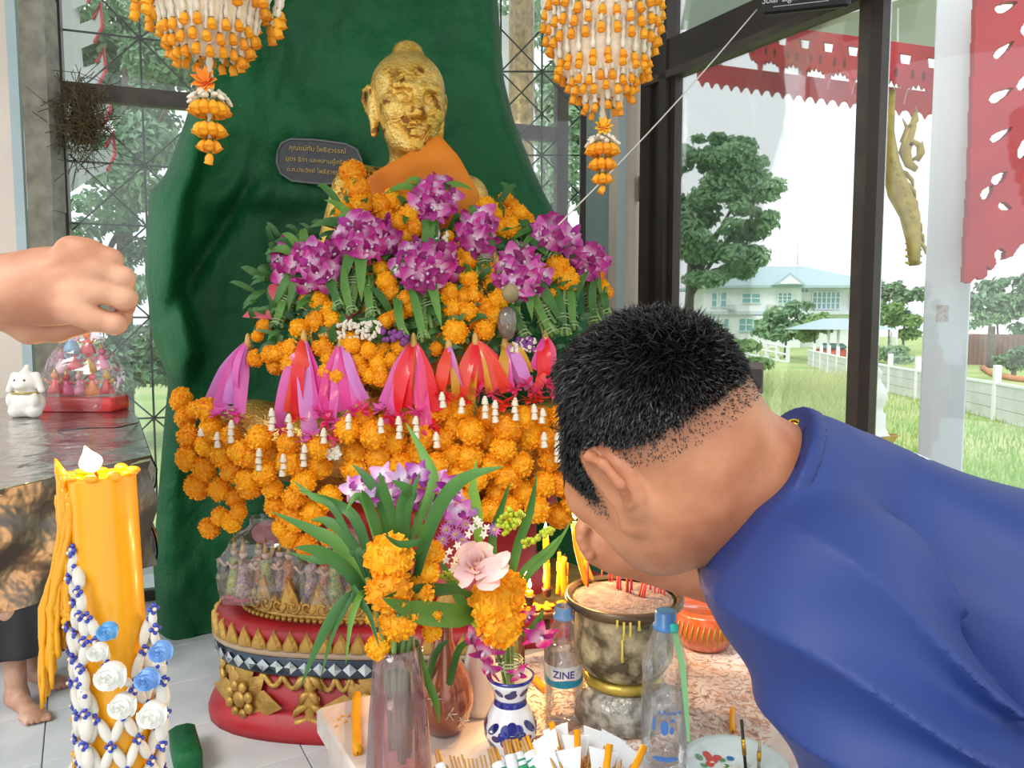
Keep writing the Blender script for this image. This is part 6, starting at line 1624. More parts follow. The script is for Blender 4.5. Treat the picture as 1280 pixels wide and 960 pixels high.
# the tray of fanned white paper sets with gold leaf sticks
fans = [(694, 911, -.35), (680, 922, -.6), (746, 915, .35), (768, 922, .5), (720, 922, 0), (790, 938, .7), (676, 940, -.9), (755, 940, .25), (708, 940, -.2)]
for i, (x, y, tl) in enumerate(fans):
    Y = 1.02 - .004 * (y - 895); c = P(x, y, Y); k = pxm(Y)
    lbl = ['fanned white paper set with tall yellow candle at the left back', 'fanned white paper set at the far left of the tray', 'fanned white paper set right of the gold sticks', 'fanned white paper set below the tall bottle', 'fanned white paper set at the back centre of the tray', 'fanned white paper set at the right end of the tray', 'fanned white paper set with a green printed edge', 'fanned white paper set with upright yellow candle in front', 'fanned white paper set in the middle front'][i]
    t = thing('offering_set', lbl, 'offering set', (c.x, c.y, TZ), GP)
    d = Vector((math.sin(tl), -.35, math.cos(tl))).normalized(); sx = Vector((math.cos(tl), 0, -math.sin(tl)))
    top = c; bot = c - Vector((math.sin(tl) * .05, .045, .05)); bot.z = max(bot.z, TZ + .005)
    MB().add([bot, top - sx * .018 + Vector((0, .004, 0)), top + sx * .018 + Vector((0, .004, 0)), bot + Vector((0, .002, 0)), top - sx * .018 + Vector((0, .006, 0)), top + sx * .018 + Vector((0, .006, 0))], [(0, 2, 1), (3, 4, 5), (1, 2, 5, 4), (0, 1, 4, 3), (0, 3, 5, 2)]).build('paper', M_paper, t, False)
    for q in range(9):
        o = sx * (-.020 + .005 * q); hh = R.uniform(.6, .85); MB().tube([bot + o * .3 + Vector((0, -.006, 0)), bot.lerp(top, hh) + o * .9 + Vector((0, -.010 - .004 * (q % 3), 0)), bot.lerp(top, hh + .06) + o * .95 + Vector((0, -.010 - .004 * (q % 3), 0))], [.0019, .0019, .001], 5).build('stick', M_stick, t)
        if q % 2: MB().bevbox(bot.lerp(top, .5) + o * .7 + Vector((0, -.018, 0)), (.009, .006, .018), .002, Matrix.Rotation(R.uniform(-.6, .6), 3, 'Y')).build('gold_foil', M_goldf, t, False)
    if i in (0, 7, 5, 4):
        e = top + d * (.02 if i else .02) ; MB().tube([bot + Vector((0, -.010, 0)), e + Vector((0, -.008, 0))], .0042, 8).build('candle', M_yw, t)
# ---- painted plate with chopsticks of incense at the lower right
pb = on(919, 968); pl = thing('painted_plate', 'round white enamel plate painted with a red and blue flower', 'plate', tuple(pb))
prf = [(.04, 0), (.048, .003), (.070, .012), (.076, .017), (.075, .018), (.068, .0135), (.045, .005), (.001, .004)]
MB().lathe(prf, 48, pb).build('plate_body', mat('enamel', '#cfe0e0', .15, coat=.5), pl)
M_pr = mat('painted_red', '#c2413f', .3, coat=.4); M_pbu = mat('painted_blue', '#2a6aa8', .3, coat=.4); M_pg = mat('painted_green', '#4c8a5a', .3, coat=.4)
def pdot(x, y, r, mt, n=8):
    def zz(q): return interp((q - pb).xy.length, [.0, .045, .068, .075], [.0045, .0055, .014, .0185])
    c = PZ(x, y, pb.z + .012); vs = [c] + [c + Vector((math.cos(i * 6.28 / n) * r, math.sin(i * 6.28 / n) * r, 0)) for i in range(n)]
    for v in vs: v.z = pb.z + zz(v) + .0008
    MB().add(vs, [(0, i, i % n + 1) for i in range(1, n + 1)]).build('painted_flower', mt, pl)
for (x, y, r, mt) in ((890, 945, .009, M_pr), (884, 940, .007, M_pr), (897, 942, .007, M_pr), (888, 950, .007, M_pr), (913, 943, .006, M_pbu), (874, 944, .006, M_pg), (903, 945, .005, M_pg), (880, 952, .005, M_pg), (908, 952, .005, M_pg)): pdot(x, y, r, mt)
for i in range(40):
    q = PZ(R.uniform(885, 945), R.uniform(953, 975), pb.z + .006); 
    MB().ell(q, (.004, .0015, .0015), 6, 4, Matrix.Rotation(R.uniform(0, 3), 3, 'Z')).build('rice_flake', M_jas, pl)
for lb, a, b, mt in (('black and gold candle stick standing on the painted plate', (927, 900), (932, 965), 'k'), ('clear and gold stick standing beside the black one on the plate', (950, 925), (948, 966), 'g')):
    p1 = P(a[0], a[1], pb.y); p0 = P(b[0], b[1], pb.y); p0.z = max(p0.z, pb.z + .008); t = thing('votive_stick', lb, 'stick', tuple(p0))
    MB().tube([p0, p1], .0024, 8).build('rod', mat('stick_black', '#17130f', .4) if mt == 'k' else M_pot, t); MB().tube([p0.lerp(p1, .3), p0.lerp(p1, .62)], .0032, 8).build('gold_wrap', M_goldf, t)
# ================================================================ PEOPLE
M_skin = mat('skin', '#ffffff', .5, attr='Col', sss=.0, bump=(220, .12, .003), col2='#dcc6bc', nscale=16)
M_shirt = mat('royal_blue_shirt', '#ffffff', .6, attr='Col', bump=(400, .1, .002), col2='#f0f0f4', nscale=8)
M_hair = mat('black_hair', '#0d0b0c', .42, spec=.4)
SK = np.array(hexc('#c48762'), np.float32); SKD = np.array(hexc('#8f6a58'), np.float32)
a_ = math.radians(47); tilt = math.radians(30)
MU = Vector((-math.sin(tilt), 0, math.cos(tilt))); fi = Vector((-math.cos(tilt), 0, -math.sin(tilt)))
MF = (Vector((0, 1, 0)) * math.sin(a_) + fi * math.cos(a_)).normalized(); ML = MU.cross(MF)
MH = P(818, 555, .69); MS = .99
def hl(f, l, u): return MH + (MF * f + ML * l + MU * u) * MS
man = thing('person', 'man with short black hair in a royal blue shirt bending toward the candles', 'person', (.82, .5, 0))
N0 = P(985, 635, .71)
RS, RE, RW = P(975, 700, .88), P(965, 738, .99), P(775, 692, 1.0)
LS, LE = P(1045, 745, .60), P(1172, 1010, .53)
PEL = Vector((.84, .50, .98))
def finger(p, pts, rad): return s_chain(p, [tuple(q) for q in pts], rad, .004)
def rhand(p):
    d = s_ell(p, T(752, 674, 1.0), (.030, .022, .036))
    d = smin(d, s_cap(p, tuple(RW), T(756, 680, 1.0), .026, .026), .02)
    Yh = .985
    for i, (a, b, c) in enumerate((((752, 648), (733, 648), (728, 662)), ((748, 658), (727, 660), (726, 673)), ((748, 670), (728, 673), (730, 684)), ((750, 682), (733, 685), (737, 694)))):
        d = smin(d, finger(p, [P(*a, Yh + .012), P(*b, Yh - .004), P(*c, Yh - .012)], [.0095, .0090, .0075]), .004)
    d = smin(d, finger(p, [P(760, 662, 1.0), P(748, 645, .99), P(736, 636, .985), P(729, 644, .98)], [.012, .0105, .009, .0075]), .006)
    return d
def lhand(p, W):
    d = s_ell(p, tuple(W + Vector((-.02, .05, -.03))), (.03, .05, .018))
    for i in range(4):
        b = W + Vector((-.045 + i * .02, .09, -.035)); d = smin(d, finger(p, [b, b + Vector((0, .03, -.004)), b + Vector((0, .055 - abs(i - 1.4) * .006, -.016))], [.009, .0085, .007]), .004)
    return smin(d, finger(p, [W + Vector((.01, .02, -.02)), W + Vector((.03, .05, -.03)), W + Vector((.028, .075, -.035))], [.011, .01, .008]), .006)
LW = Vector((.42, .62, .93))
def man_f(p):
    d = head_sdf(p, MH, MF, ML, MU, MS)
    A = np.array([tuple(MF), tuple(ML), tuple(MU)], np.float32); q = (p - np.array(tuple(MH), np.float32)) @ A.T; q[:, 1] = np.abs(q[:, 1])
    d = smin(d, s_ell(q, (.012, .036, -.055), (.05, .030, .042)), .03)
    d = smin(d, s_ell(q, (.030, .02, -.095), (.035, .025, .018)), .03)
    n = s_cap(p, tuple(hl(-.03, 0, -.04)), tuple(N0), .062, .075)
    n = smin(n, s_cap(p, tuple(hl(-.062, 0, -.005)), T(975, 616, .72), .045, .052), .03)
    d = smin(d, n, .03)
    t = s_cap(p, T(1060, 690, .73), T(1290, 800, .67), .085, .10); t = smin(t, s_cap(p, T(1290, 800, .67), tuple(PEL), .10, .12), .05)
    d = smin(d, t, .05)
    r = s_chain(p, [tuple(RS), tuple(RE), tuple(RW)], [.05, .044, .028], .02); r = smin(r, s_cap(p, T(1050, 670, .76), tuple(RS), .06, .05), .03)
    d = smin(d, r, .02); d = smin(d, rhand(p), .012)
    l = s_chain(p, [tuple(LS), tuple(LE), tuple(LW)], [.055, .046, .03], .02); l = smin(l, lhand(p, LW), .015)
    return smin(d, l, .02)
def hairmask(V):
    A = np.array([tuple(MF), tuple(ML), tuple(MU)], np.float32); q = ((V - np.array(tuple(MH), np.float32)) @ A.T) / MS
    f, l, u = q[:, 0], q[:, 1], q[:, 2]
    line = np.interp(f, [-.12, -.09, -.06, -.035, -.02, .0, .012, .024, .04, .055, .075, .1, .13], [.03, .028, .026, .030, .036, .042, .026, -.010, .0, .045, .068, .07, .07])
    m = (u - line) / .03
    m = np.where((u > .115) | (np.abs(q).max(1) > .16), np.where(np.abs(q).max(1) > .16, -3, 1), m)
    ear = (np.abs(l) > .0765) & (f > -.04) & (f < .016) & (u < .04)
    return np.where(ear, -3, m), q
def man_col(V):
    m, q = hairmask(V)
    c = np.tile(SK, (len(V), 1))
    s = (np.clip(m * .5 + .72, 0, 1) ** 1.3)[:, None] * .85; s[np.abs(q).max(1) > .16] = 0
    c = c * (1 - s) + np.array(hexc('#2a2220'), np.float32) * s
    beard = np.exp(-(((q[:, 0] - .06) / .04) ** 2 + ((q[:, 2] + .105) / .028) ** 2)) * .55
    c = c * (1 - beard[:, None]) + np.array(hexc('#6f5f58'), np.float32) * beard[:, None]
    lip = np.exp(-(((q[:, 0] - .095) / .015) ** 2 + (q[:, 1] / .026) ** 2 + ((q[:, 2] + .066) / .010) ** 2))[:, None] * .6
    c = c * (1 - lip) + np.array(hexc('#a85a54'), np.float32) * lip
    eye = ((np.abs(np.abs(q[:, 1]) - .032) < .013) & (np.abs(q[:, 2] - .002) < .006) & (q[:, 0] > .085))
    c[eye] = np.array(hexc('#e8e0d8'), np.float32)
    pup = eye & (np.abs(np.abs(q[:, 1]) - .032) < .005); c[pup] = np.array(hexc('#1a120e'), np.float32)
    brow = (np.abs(q[:, 2] - .03) < .006) & (q[:, 0] > .07) & (np.abs(q[:, 1]) > .012) & (np.abs(q[:, 1]) < .052); c[brow] = np.array(hexc('#1d1614'), np.float32)
    return c
body, BV, BF = sdf_mesh('body', man_f, (.05, .42, .80), (1.0, 1.12, 1.72), .0036, M_skin, man, man_col)
# short hair, strand by strand
def grow_hair(name, ob, V, maskfn, n, L, comb, mt, parent, seed=3, wid=.00075):
    rng = np.random.default_rng(seed); nm = np.empty(len(V) * 3, np.float32); ob.data.vertices.foreach_get('normal', nm); nm = nm.reshape(-1, 3)
    m, q = maskfn(V); idx = np.where(m > 0)[0]; pick = rng.choice(idx, n)
    base = V[pick] + rng.normal(0, .0015, (n, 3)); N_ = nm[pick]; ln = (L * np.clip(m[pick] * .55 + .22, .15, 1) * rng.uniform(.7, 1.2, n))[:, None]
    cb = np.array(tuple(comb), np.float32)[None] + rng.normal(0, .28, (n, 3)); cb -= N_ * (cb * N_).sum(1, keepdims=True)
    dirn = N_ * .55 + cb * .9; dirn /= np.linalg.norm(dirn, axis=1, keepdims=True); d2 = N_ * .15 + cb; d2 /= np.linalg.norm(d2, axis=1, keepdims=True)
    side = np.cross(dirn, N_ + rng.normal(0, .5, (n, 3))); side /= np.linalg.norm(side, axis=1, keepdims=True); w = wid
    b = base - N_ * .001; mid = base + dirn * ln * .55; tip = mid + d2 * ln * .5
    VV = np.stack([b - side * w, b + side * w, mid + side * w * .9, mid - side * w * .9, tip], 1).reshape(-1, 3) - np.array(root_loc(parent))
    k = np.arange(n)[:, None] * 5; quads = (k + np.array([[0, 1, 2, 3]])); tris = k + np.array([[3, 2, 4]])
    me = bpy.data.meshes.new(name); me.vertices.add(len(VV)); me.vertices.foreach_set('co', VV.astype(np.float32).ravel())
    lv = np.concatenate([quads.ravel(), tris.ravel()]).astype(np.int32); me.loops.add(len(lv)); me.loops.foreach_set('vertex_index', lv)
    st_ = np.concatenate([np.arange(n) * 4, n * 4 + np.arange(n) * 3]).astype(np.int32); me.polygons.add(2 * n); me.polygons.foreach_set('loop_start', st_)
    me.update(calc_edges=True); me.validate(); me.materials.append(mt)
    o = bpy.data.objects.new(name, me); COL.objects.link(o); o.parent = parent; o['kind'] = 'stuff'; return o
grow_hair('hair', body, BV, hairmask, 34000, .016, MF * .55 - MU * .55, M_hair, man)
grow_hair('hair_fade', body, BV, lambda V: (hairmask(V)[0] + .7, hairmask(V)[1]), 16000, .0045, MF * .3 - MU * .8, M_hair, man, 5, .0004)
# shirt
ARM = np.array(T(1300, 890, .60), np.float32)
def shirt_core(p):
    t = s_cap(p, T(1050, 676, .735), T(1290, 800, .68), .108, .125); t = smin(t, s_cap(p, T(1290, 800, .68), tuple(PEL), .125, .15), .06)
    t = smin(t, s_cap(p, T(1005, 634, .71), T(975, 710, .645), .062, .058), .03)
    t = smin(t, s_cap(p, T(1005, 634, .71), T(1040, 700, .86), .062, .075), .03)
    t = smin(t, s_cap(p, tuple(RS), T(990, 745, .97), .075, .065), .02)
    s = s_cap(p, T(1032, 745, .60), T(1168, 1000, .535), .086, .084)
    return t, s
NA, NB = P(978, 545, .71), P(888, 722, .645)
nrm_ = (NB - NA).cross(Vector((.12, 1, 0))).normalized()
if nrm_.x < 0: nrm_ = -nrm_
def neckline(p): return (p - np.array(tuple(NA), np.float32)) @ np.array(tuple(nrm_), np.float32)
def neck_f(p):
    n = s_cap(p, tuple(hl(-.03, 0, -.04)), tuple(N0), .062, .075)
    n = smin(n, s_cap(p, tuple(hl(-.062, 0, -.005)), T(975, 616, .72), .045, .052), .03)
    n = smin(n, s_cap(p, tuple(N0), T(1060, 690, .73), .075, .09), .05)
    return smin(n, s_cap(p, T(965, 640, .67), T(985, 735, .63), .055, .06), .04)
def collar_f(p):
    h = neckline(p); return smax(smax(neck_f(p) - .0095, -h, .002), h - .014, .002)
def shirt_f(p):
    t, s = shirt_core(p)
    r = p - ARM; ang = np.arctan2(r[:, 2], -r[:, 0]); dist = np.linalg.norm(r[:, [0, 2]], axis=1)
    amp = .014 * np.clip(1 - np.abs(dist - .14) / .19, 0, 1)
    wob = (1 - 2 * np.abs(np.sin(ang * 10.5 + np.sin(dist * 20) * .7)) ** .8) * np.clip(1.2 - np.abs(ang - .35) / .7, 0, 1)
    s = s - amp * wob
    t = t - .0045 * np.sin(r[:, 0] * 38 + r[:, 2] * 55) * np.clip((r[:, 2] - .08) / .05, 0, 1) * np.clip((r[:, 0] + .17) / .05, 0, 1)
    d = smin(t, s, .012)
    yk = smax(neck_f(p) - .007, -neckline(p), .003); d = smin(d, yk, .02)
    # sleeve hem
    ax = np.array(P(1168, 1000, .535) - P(1032, 745, .60)); ax /= np.linalg.norm(ax)
    cut = (p - np.array(T(1190, 985, .53), np.float32)) @ ax.astype(np.float32)
    near = s_cap(p, T(1100, 870, .565), T(1200, 1080, .5), .11, .11)
    d = np.where(near < .0, smax(d, cut, .004), d)
    rcut = (p - np.array(T(985, 742, .98), np.float32)) @ np.array((-.9, .3, -.1), np.float32)
    return np.where(s_cap(p, tuple(RE), T(985, 742, .98), .1, .09) < 0, smax(d, rcut, .004), d)
BLUE = np.array(hexc('#183272'), np.float32)
def shirt_col(V):
    c = np.tile(BLUE, (len(V), 1)).astype(np.float32)
    # white lettering printed across the upper back
    pp_ = [T(1148, 566, .72), T(1165, 571, .73), T(1182, 577, .74), T(1198, 584, .74), T(1212, 590, .75)]
    for i, q in enumerate(pp_):
        c[np.linalg.norm((V - np.array(q, np.float32)) * np.array((1, .45, 1.5), np.float32), axis=1) < .010] = .85
    return c
sdf_mesh('shirt', shirt_f, (.12, .36, .78), (1.08, 1.12, 1.60), .0044, M_shirt, man, shirt_col)
sdf_mesh('collar', collar_f, (.12, .45, 1.15), (.45, .95, 1.6), .0035, mat('collar_blue', '#162d6b', .6), man)
def trousers(p):
    d = s_cap(p, tuple(PEL), tuple(PEL + Vector((.02, -.02, -.08))), .155, .15)
    for sx, fy in ((-.10, .06), (.11, -.05)):
        h = PEL + Vector((sx, fy * .5, -.08)); kn = Vector((h.x + .0, h.y + .02, .52)); an = Vector((h.x + .02, h.y - .02, .06))
        d = smin(d, s_chain(p, [tuple(h), tuple(kn), tuple(an)], [.105, .08, .075], .04), .05)
    return smax(d, .05 - p[:, 2], .004)
sdf_mesh('trousers', trousers, (.5, .2, .03), (1.2, .85, 1.17), .012, mat('dark_trousers', '#23252c', .8), man)
for sx, fy in ((-.10, .06), (.11, -.05)):
    h = PEL + Vector((sx, fy * .5, 0)); MB().ell((h.x, h.y + .06, .032), (.045, .12, .032), 14, 8).build('foot', mat('foot_skin', '#c08c6c', .6), man)
# gold chain at the nape
lm = MB().tube([Vector((math.cos(t) * .0055, math.sin(t) * .0038, 0)) for t in [i * 6.2832 / 12 for i in range(13)]], .0013, 6).mesh('chain_link', mat('chain_gold', '#c9a23c', .22, .95))
nk = thing('gold_necklace', 'gold chain necklace at the nape of the man', 'necklace', tuple(P(1000, 535, .70)))
for i in range(12):
    x = 976 + i * 5.5; y = 531 - 3 * math.sin(i / 11 * 3.14) + (3 if i < 2 else 0)
    inst('chain_link', lm, nk, P(x, y + 1, .685 + .002 * i), basis((0, -1, .4) if i % 2 else (.2, -.3, 1), (1, 0, 0)))

# ---- hand reaching in from the left
arm = thing('person', 'person mostly outside the left edge whose hand hovers over the big candle', 'person', (-1.0, .5, 0))
HY_ = .66
def hp(x, y, d=0): return tuple(P(x, y, HY_ + d))
SKL = np.array(hexc('#d09a7a'), np.float32)
def arm_f(p):
    d = s_ell(p, hp(58, 358, .0), (.036, .014, .033), Matrix.Rotation(-.12, 3, 'Y'))
    d = smin(d, s_cap(p, hp(45, 352), hp(92, 326), .017, .0125), .015); d = smin(d, s_cap(p, hp(40, 368), hp(96, 384), .018, .0135), .015); d = smin(d, s_cap(p, hp(45, 360), hp(100, 356), .016, .0125), .015)
    d = smin(d, s_chain(p, [hp(-230, 392, .02), hp(-90, 372, .01), hp(-8, 363), hp(40, 359)], [.040, .034, .0265, .022], .02), .02)
    for pts, r in ((((86, 316), (112, 315), (138, 325), (142, 340)), (.0118, .0105, .0098, .0085)), (((96, 334), (126, 338), (153, 348), (155, 361)), (.0122, .0106, .0100, .0088)),
                   (((98, 358), (128, 364), (156, 373), (156, 384)), (.0122, .0106, .0100, .0088)), (((92, 384), (118, 399), (144, 405), (152, 396), (144, 385)), (.0122, .0104, .0092, .0082, .0075))):
        zs = [0, -.005, .0, .02, .034][:len(pts)]
        d = smin(d, finger(p, [P(x, y, HY_ + z) for (x, y), z in zip(pts, zs)], list(r)), .0016)
    for (x, y) in ((88, 311), (106, 333), (104, 362), (94, 388)): d = smin(d, s_ell(p, hp(x, y, -.011), (.010, .006, .010)), .012)
    for (a, b) in (((30, 345), (92, 316)), ((30, 355), (104, 337)), ((30, 364), (102, 362)), ((30, 372), (94, 386))): d = smin(d, s_cap(p, hp(*a, -.013), hp(*b, -.0135), .0022, .003), .006)
    d = smin(d, finger(p, [P(8, 392, HY_ + .02), P(36, 412, HY_ + .03), P(72, 412, HY_ + .04), P(118, 402, HY_ + .042)], [.016, .013, .0115, .009]), .010)
    # upper arm runs to the shoulder outside the frame
    return smin(d, s_cap(p, hp(-230, 392, .02), (-1.0, .52, 1.34), .040, .055), .02)
def torso2_f(p):
    b = s_cap(p, (-1.02, .5, 1.32), (-1.24, .46, 1.32), .07, .07); b = smin(b, s_cap(p, (-1.13, .48, 1.28), (-1.13, .48, .95), .13, .13), .06)
    b = smin(b, s_cap(p, (-1.13, .48, 1.36), (-1.12, .49, 1.46), .055, .052), .04); b = smin(b, s_cap(p, (-1.24, .46, 1.32), (-1.30, .50, 1.02), .055, .045), .03)
    b = smin(b, s_cap(p, (-1.30, .50, 1.02), (-1.22, .66, .95), .04, .03), .02)
    b = smin(b, head_sdf(p, Vector((-1.10, .51, 1.58)), Vector((.8, .6, 0)), Vector((-.6, .8, 0)), UZ, .97), .03)
    return b
def arm_col(V):
    c = np.tile(SKL, (len(V), 1)).astype(np.float32); h = (V[:, 2] > 1.61) & (V[:, 0] < -.95); c[h] = np.array(hexc('#161214'), np.float32); return c
sdf_mesh('arm', arm_f, (-1.06, .44, 1.26), (-.28, .76, 1.62), .0021, M_skin, arm, arm_col)
sdf_mesh('body', torso2_f, (-1.42, .30, .82), (-.95, .75, 1.74), .008, M_skin, arm, arm_col)
def cloth2(p):
    d = s_cap(p, (-1.13, .48, 1.27), (-1.13, .48, .9), .15, .16); d = smin(d, s_cap(p, (-1.0, .5, 1.32), (-1.26, .46, 1.32), .085, .085), .05)
    d = smin(d, s_cap(p, (-1.0, .51, 1.33), (-.88, .56, 1.38), .075, .07), .02); d = smin(d, s_cap(p, (-1.26, .46, 1.32), (-1.29, .49, 1.12), .075, .07), .02)
    d = smin(d, s_cap(p, (-1.13, .48, .9), (-1.08, .50, .1), .15, .11), .05)
    return smax(d, .03 - p[:, 2], .01)
sdf_mesh('dress', cloth2, (-1.5, .2, .0), (-.75, .8, 1.5), .014, mat('white_dress', '#d8d4d0', .8), arm)
for x in (-1.13, -1.02): MB().ell((x, .56, .03), (.04, .11, .03), 14, 8).build('foot', MATS['foot_skin'], arm)

# ---- seated person in black behind the steel table: only skirt and feet show
sit = thing('person', 'seated person in long black skirt with bare feet on the tiles at lower left', 'person', (-2.1, 2.85, 0))
F1 = PZ(40, 898, 0); F2 = PZ(70, 858, 0)
def foot_sdf(p, toe, heel):
    t = Vector(toe); h = Vector(heel); d_ = (t - h).normalized(); s_ = Vector((-d_.y, d_.x, 0))
    d = s_cap(p, tuple(h + UZ * .04), tuple(t - d_ * .06 + UZ * .024), .038, .026); d = smin(d, s_ell(p, tuple(t - d_ * .06 + UZ * .022), (.048, .048, .022)), .02)
    d = smin(d, s_cap(p, tuple(h + UZ * .05 + d_ * .015), tuple(h + UZ * .4 - d_ * .02), .036, .05), .03)
    for i in range(5):
        o = s_ * (-.036 + .018 * i); L = .03 - .006 * i if s_.x > 0 else .006 + .006 * i
        L = [.030, .028, .024, .018, .012][i]; r = [.0135, .0095, .009, .0085, .008][i]
        d = smin(d, s_cap(p, tuple(t - d_ * .035 - o + UZ * .016), tuple(t - d_ * .035 - o + d_ * L + UZ * .012), r, r * .9), .005)
    return smax(d, -p[:, 2], .003)
T1, H1_ = F1 + Vector((.06, -.05, 0)), F1 + Vector((-.12, .09, 0)); T2, H2_ = F2 + Vector((.06, -.03, 0)), F2 + Vector((-.14, .06, 0))
T1.z = H1_.z = T2.z = H2_.z = 0
def sit_f(p):
    d = smin(foot_sdf(p, T1, H1_), foot_sdf(p, T2, H2_), .004)
    k1 = H1_ + Vector((-.02, .03, .48)); k2 = H2_ + Vector((-.02, .03, .48)); hip = Vector((-2.56, 3.02, .55))
    d = smin(d, s_chain(p, [tuple(H1_ + UZ * .4), tuple(k1), tuple(hip + Vector((0, -.08, 0)))], [.05, .06, .085], .03), .03); d = smin(d, s_chain(p, [tuple(H2_ + UZ * .4), tuple(k2), tuple(hip + Vector((0, .08, 0)))], [.05, .06, .085], .03), .03)
    d = smin(d, s_cap(p, tuple(hip), tuple(hip + Vector((.03, -.02, .45))), .15, .14), .05); d = smin(d, s_cap(p, tuple(hip + Vector((.03, -.02, .45))), tuple(hip + Vector((.05, -.03, .62))), .09, .05), .05)
    d = smin(d, head_sdf(p, hip + Vector((.08, -.05, .75)), Vector((.85, -.53, 0)), Vector((.53, .85, 0)), UZ, .95), .03)
    for s in (-1, 1): d = smin(d, s_chain(p, [tuple(hip + Vector((.03, .18 * s, .47))), tuple(hip + Vector((.08, .22 * s, .2))), tuple(hip + Vector((.3, .12 * s, .12)))], [.055, .042, .032], .02), .03)
    return d
def sit_col(V):
    c = np.tile(np.array(hexc('#c49c84'), np.float32), (len(V), 1)); c[(V[:, 2] > 1.32)] = np.array(hexc('#141112'), np.float32); return c
sdf_mesh('body', sit_f, (-2.85, 2.5, -.02), (-1.5, 3.33, 1.5), .0065, M_skin, sit, sit_col)
def skirt(p):
    hip = Vector((-2.56, 3.02, .55)); c = (H1_ + H2_) / 2
    d = s_cap(p, tuple(c + Vector((.03, -.01, .20))), tuple(c + Vector((0, .03, .48))), .19, .16); d = smin(d, s_cap(p, tuple(c + Vector((0, .03, .50))), tuple(hip), .15, .19), .06)
    d = smin(d, s_cap(p, tuple(c + Vector((.14, .0, .20))), tuple(c + Vector((.12, .02, .48))), .12, .12), .08)
    d = smin(d, s_cap(p, tuple(hip), tuple(hip + Vector((.03, -.02, .46))), .17, .16), .06)
    ang = np.arctan2(p[:, 1] - c.y, p[:, 0] - c.x); d = d - .008 * np.sin(ang * 11) * np.clip((.5 - p[:, 2]) / .3, 0, 1)
    return smax(d, .19 + .03 * np.sin(p[:, 0] * 6) - p[:, 2], .004)
sdf_mesh('skirt', skirt, (-2.85, 2.4, .1), (-1.45, 3.34, 1.25), .011, mat('black_cloth', '#26262a', .85), sit)
stl = thing('stool', 'low dark wooden stool under the seated person in black', 'stool', (-2.58, 3.04, 0))
MB().bevbox((-2.58, 3.04, .34), (.34, .34, .04), .008).build('seat', mat('stool_wood', '#5a4030', .6), stl, False)
for sx in (-1, 1):
    for sy in (-1, 1): MB().box((-2.58 + sx * .14, 3.04 + sy * .14, .16), (.035, .035, .32)).build('leg', MATS['stool_wood'], stl, False)
# ================================================================ STEEL TABLE, BIG CANDLE AND SMALL THINGS
SZ = 1.25
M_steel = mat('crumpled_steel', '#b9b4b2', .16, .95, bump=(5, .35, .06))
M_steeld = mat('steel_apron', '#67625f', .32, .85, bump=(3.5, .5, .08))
A, B, C, D = PZ(-110, 636, SZ), PZ(188, 568, SZ), PZ(172, 522, SZ), PZ(150, 497, SZ)
E_, F_ = PZ(-140, 497, SZ), PZ(-140, 560, SZ)
stt = thing('steel_table', 'steel sheeted candle table with crumpled mirror top behind the big candle', 'table', (-1.1, 1.9, 0))
ol = [A, B, C, D, E_, F_]; n = len(ol)
MB().add(ol + [v - UZ * .012 for v in ol], [tuple(range(n)), tuple(range(2 * n - 1, n - 1, -1))] + [(i, i + n, (i + 1) % n + n, (i + 1) % n) for i in range(n)]).build('top_sheet', M_steel, stt, False)
def apron(a, b, za, zb, name, mt, ns=24):
    vs = []; d = (b - a).normalized(); nrm = Vector((d.y, -d.x, 0))
    for s in (0, 1):
        for j in range(9):
            for i in range(ns + 1):
                t = i / ns; q = a.lerp(b, t); zb_ = za + (zb - za) * t; z = SZ - .002 + (zb_ - SZ) * j / 8
                w = .006 * math.sin(t * 17 + j) + .005 * math.sin(j * 1.3 - t * 9) if 0 < j else 0
                vs.append(Vector((q.x, q.y, z)) + nrm * (w + .002 - s * .003))
    m0 = 9 * (ns + 1); fs = []
    for j in range(8):
        for i in range(ns):
            k = j * (ns + 1) + i; fs += [(k, k + ns + 1, k + ns + 2, k + 1), (m0 + k, m0 + k + 1, m0 + k + ns + 2, m0 + k + ns + 1)]
    MB().add(vs, fs).build(name, mt, stt)
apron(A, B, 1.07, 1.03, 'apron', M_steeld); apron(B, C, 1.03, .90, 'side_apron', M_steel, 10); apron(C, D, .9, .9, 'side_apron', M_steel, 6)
for q in (PZ(118, 578, SZ), D + Vector((-.08, -.04, 0)), A + Vector((-.05, .06, 0)), E_ + Vector((0, -.05, 0))):
    MB().tube([Vector((q.x, q.y, 0)), Vector((q.x, q.y, SZ - .012))], .018, 10).build('leg', M_steeld, stt)
MB().tube([PZ(72, 540, SZ) + UZ * .003, PZ(110, 546, SZ) + UZ * .02, PZ(150, 545, SZ) + UZ * .02, PZ(172, 530, SZ) + UZ * .003], .0018, 5).build('loose_wire', M_wire, stt)

# ---- the big candle with wax curtain
CY = .95; ck = pxm(CY)
ct = P(127, 592, CY); cbm = P(156, 1010, CY); cdir = (ct - cbm).normalized()
stand_z = .62
c0 = cbm + cdir * ((stand_z - cbm.z) / cdir.z)
bc = thing('large_candle', 'thick lit yellow candle wrapped in bead garlands at lower left', 'candle', tuple(c0))
M_wax = mat('golden_wax', '#ffb81a', .3, col2='#fbb010', nscale=3, coat=.3, backlit=.15)
Bc = basis(cdir, (1, 0, 0)); Lc = (ct - c0).length; CRr = .0395
MB().lathe([(CRr * 1.02, 0), (CRr * 1.02, Lc * .3), (CRr, Lc * .7), (CRr, Lc - .006), (CRr * .96, Lc), (CRr * .86, Lc - .002), (CRr * .6, Lc - .008), (.001, Lc - .010)], 48, c0, Bc, cap=False, wob=lambda a, z: 1 + .01 * math.sin(a * 5)).build('wax_body', M_wax, bc)
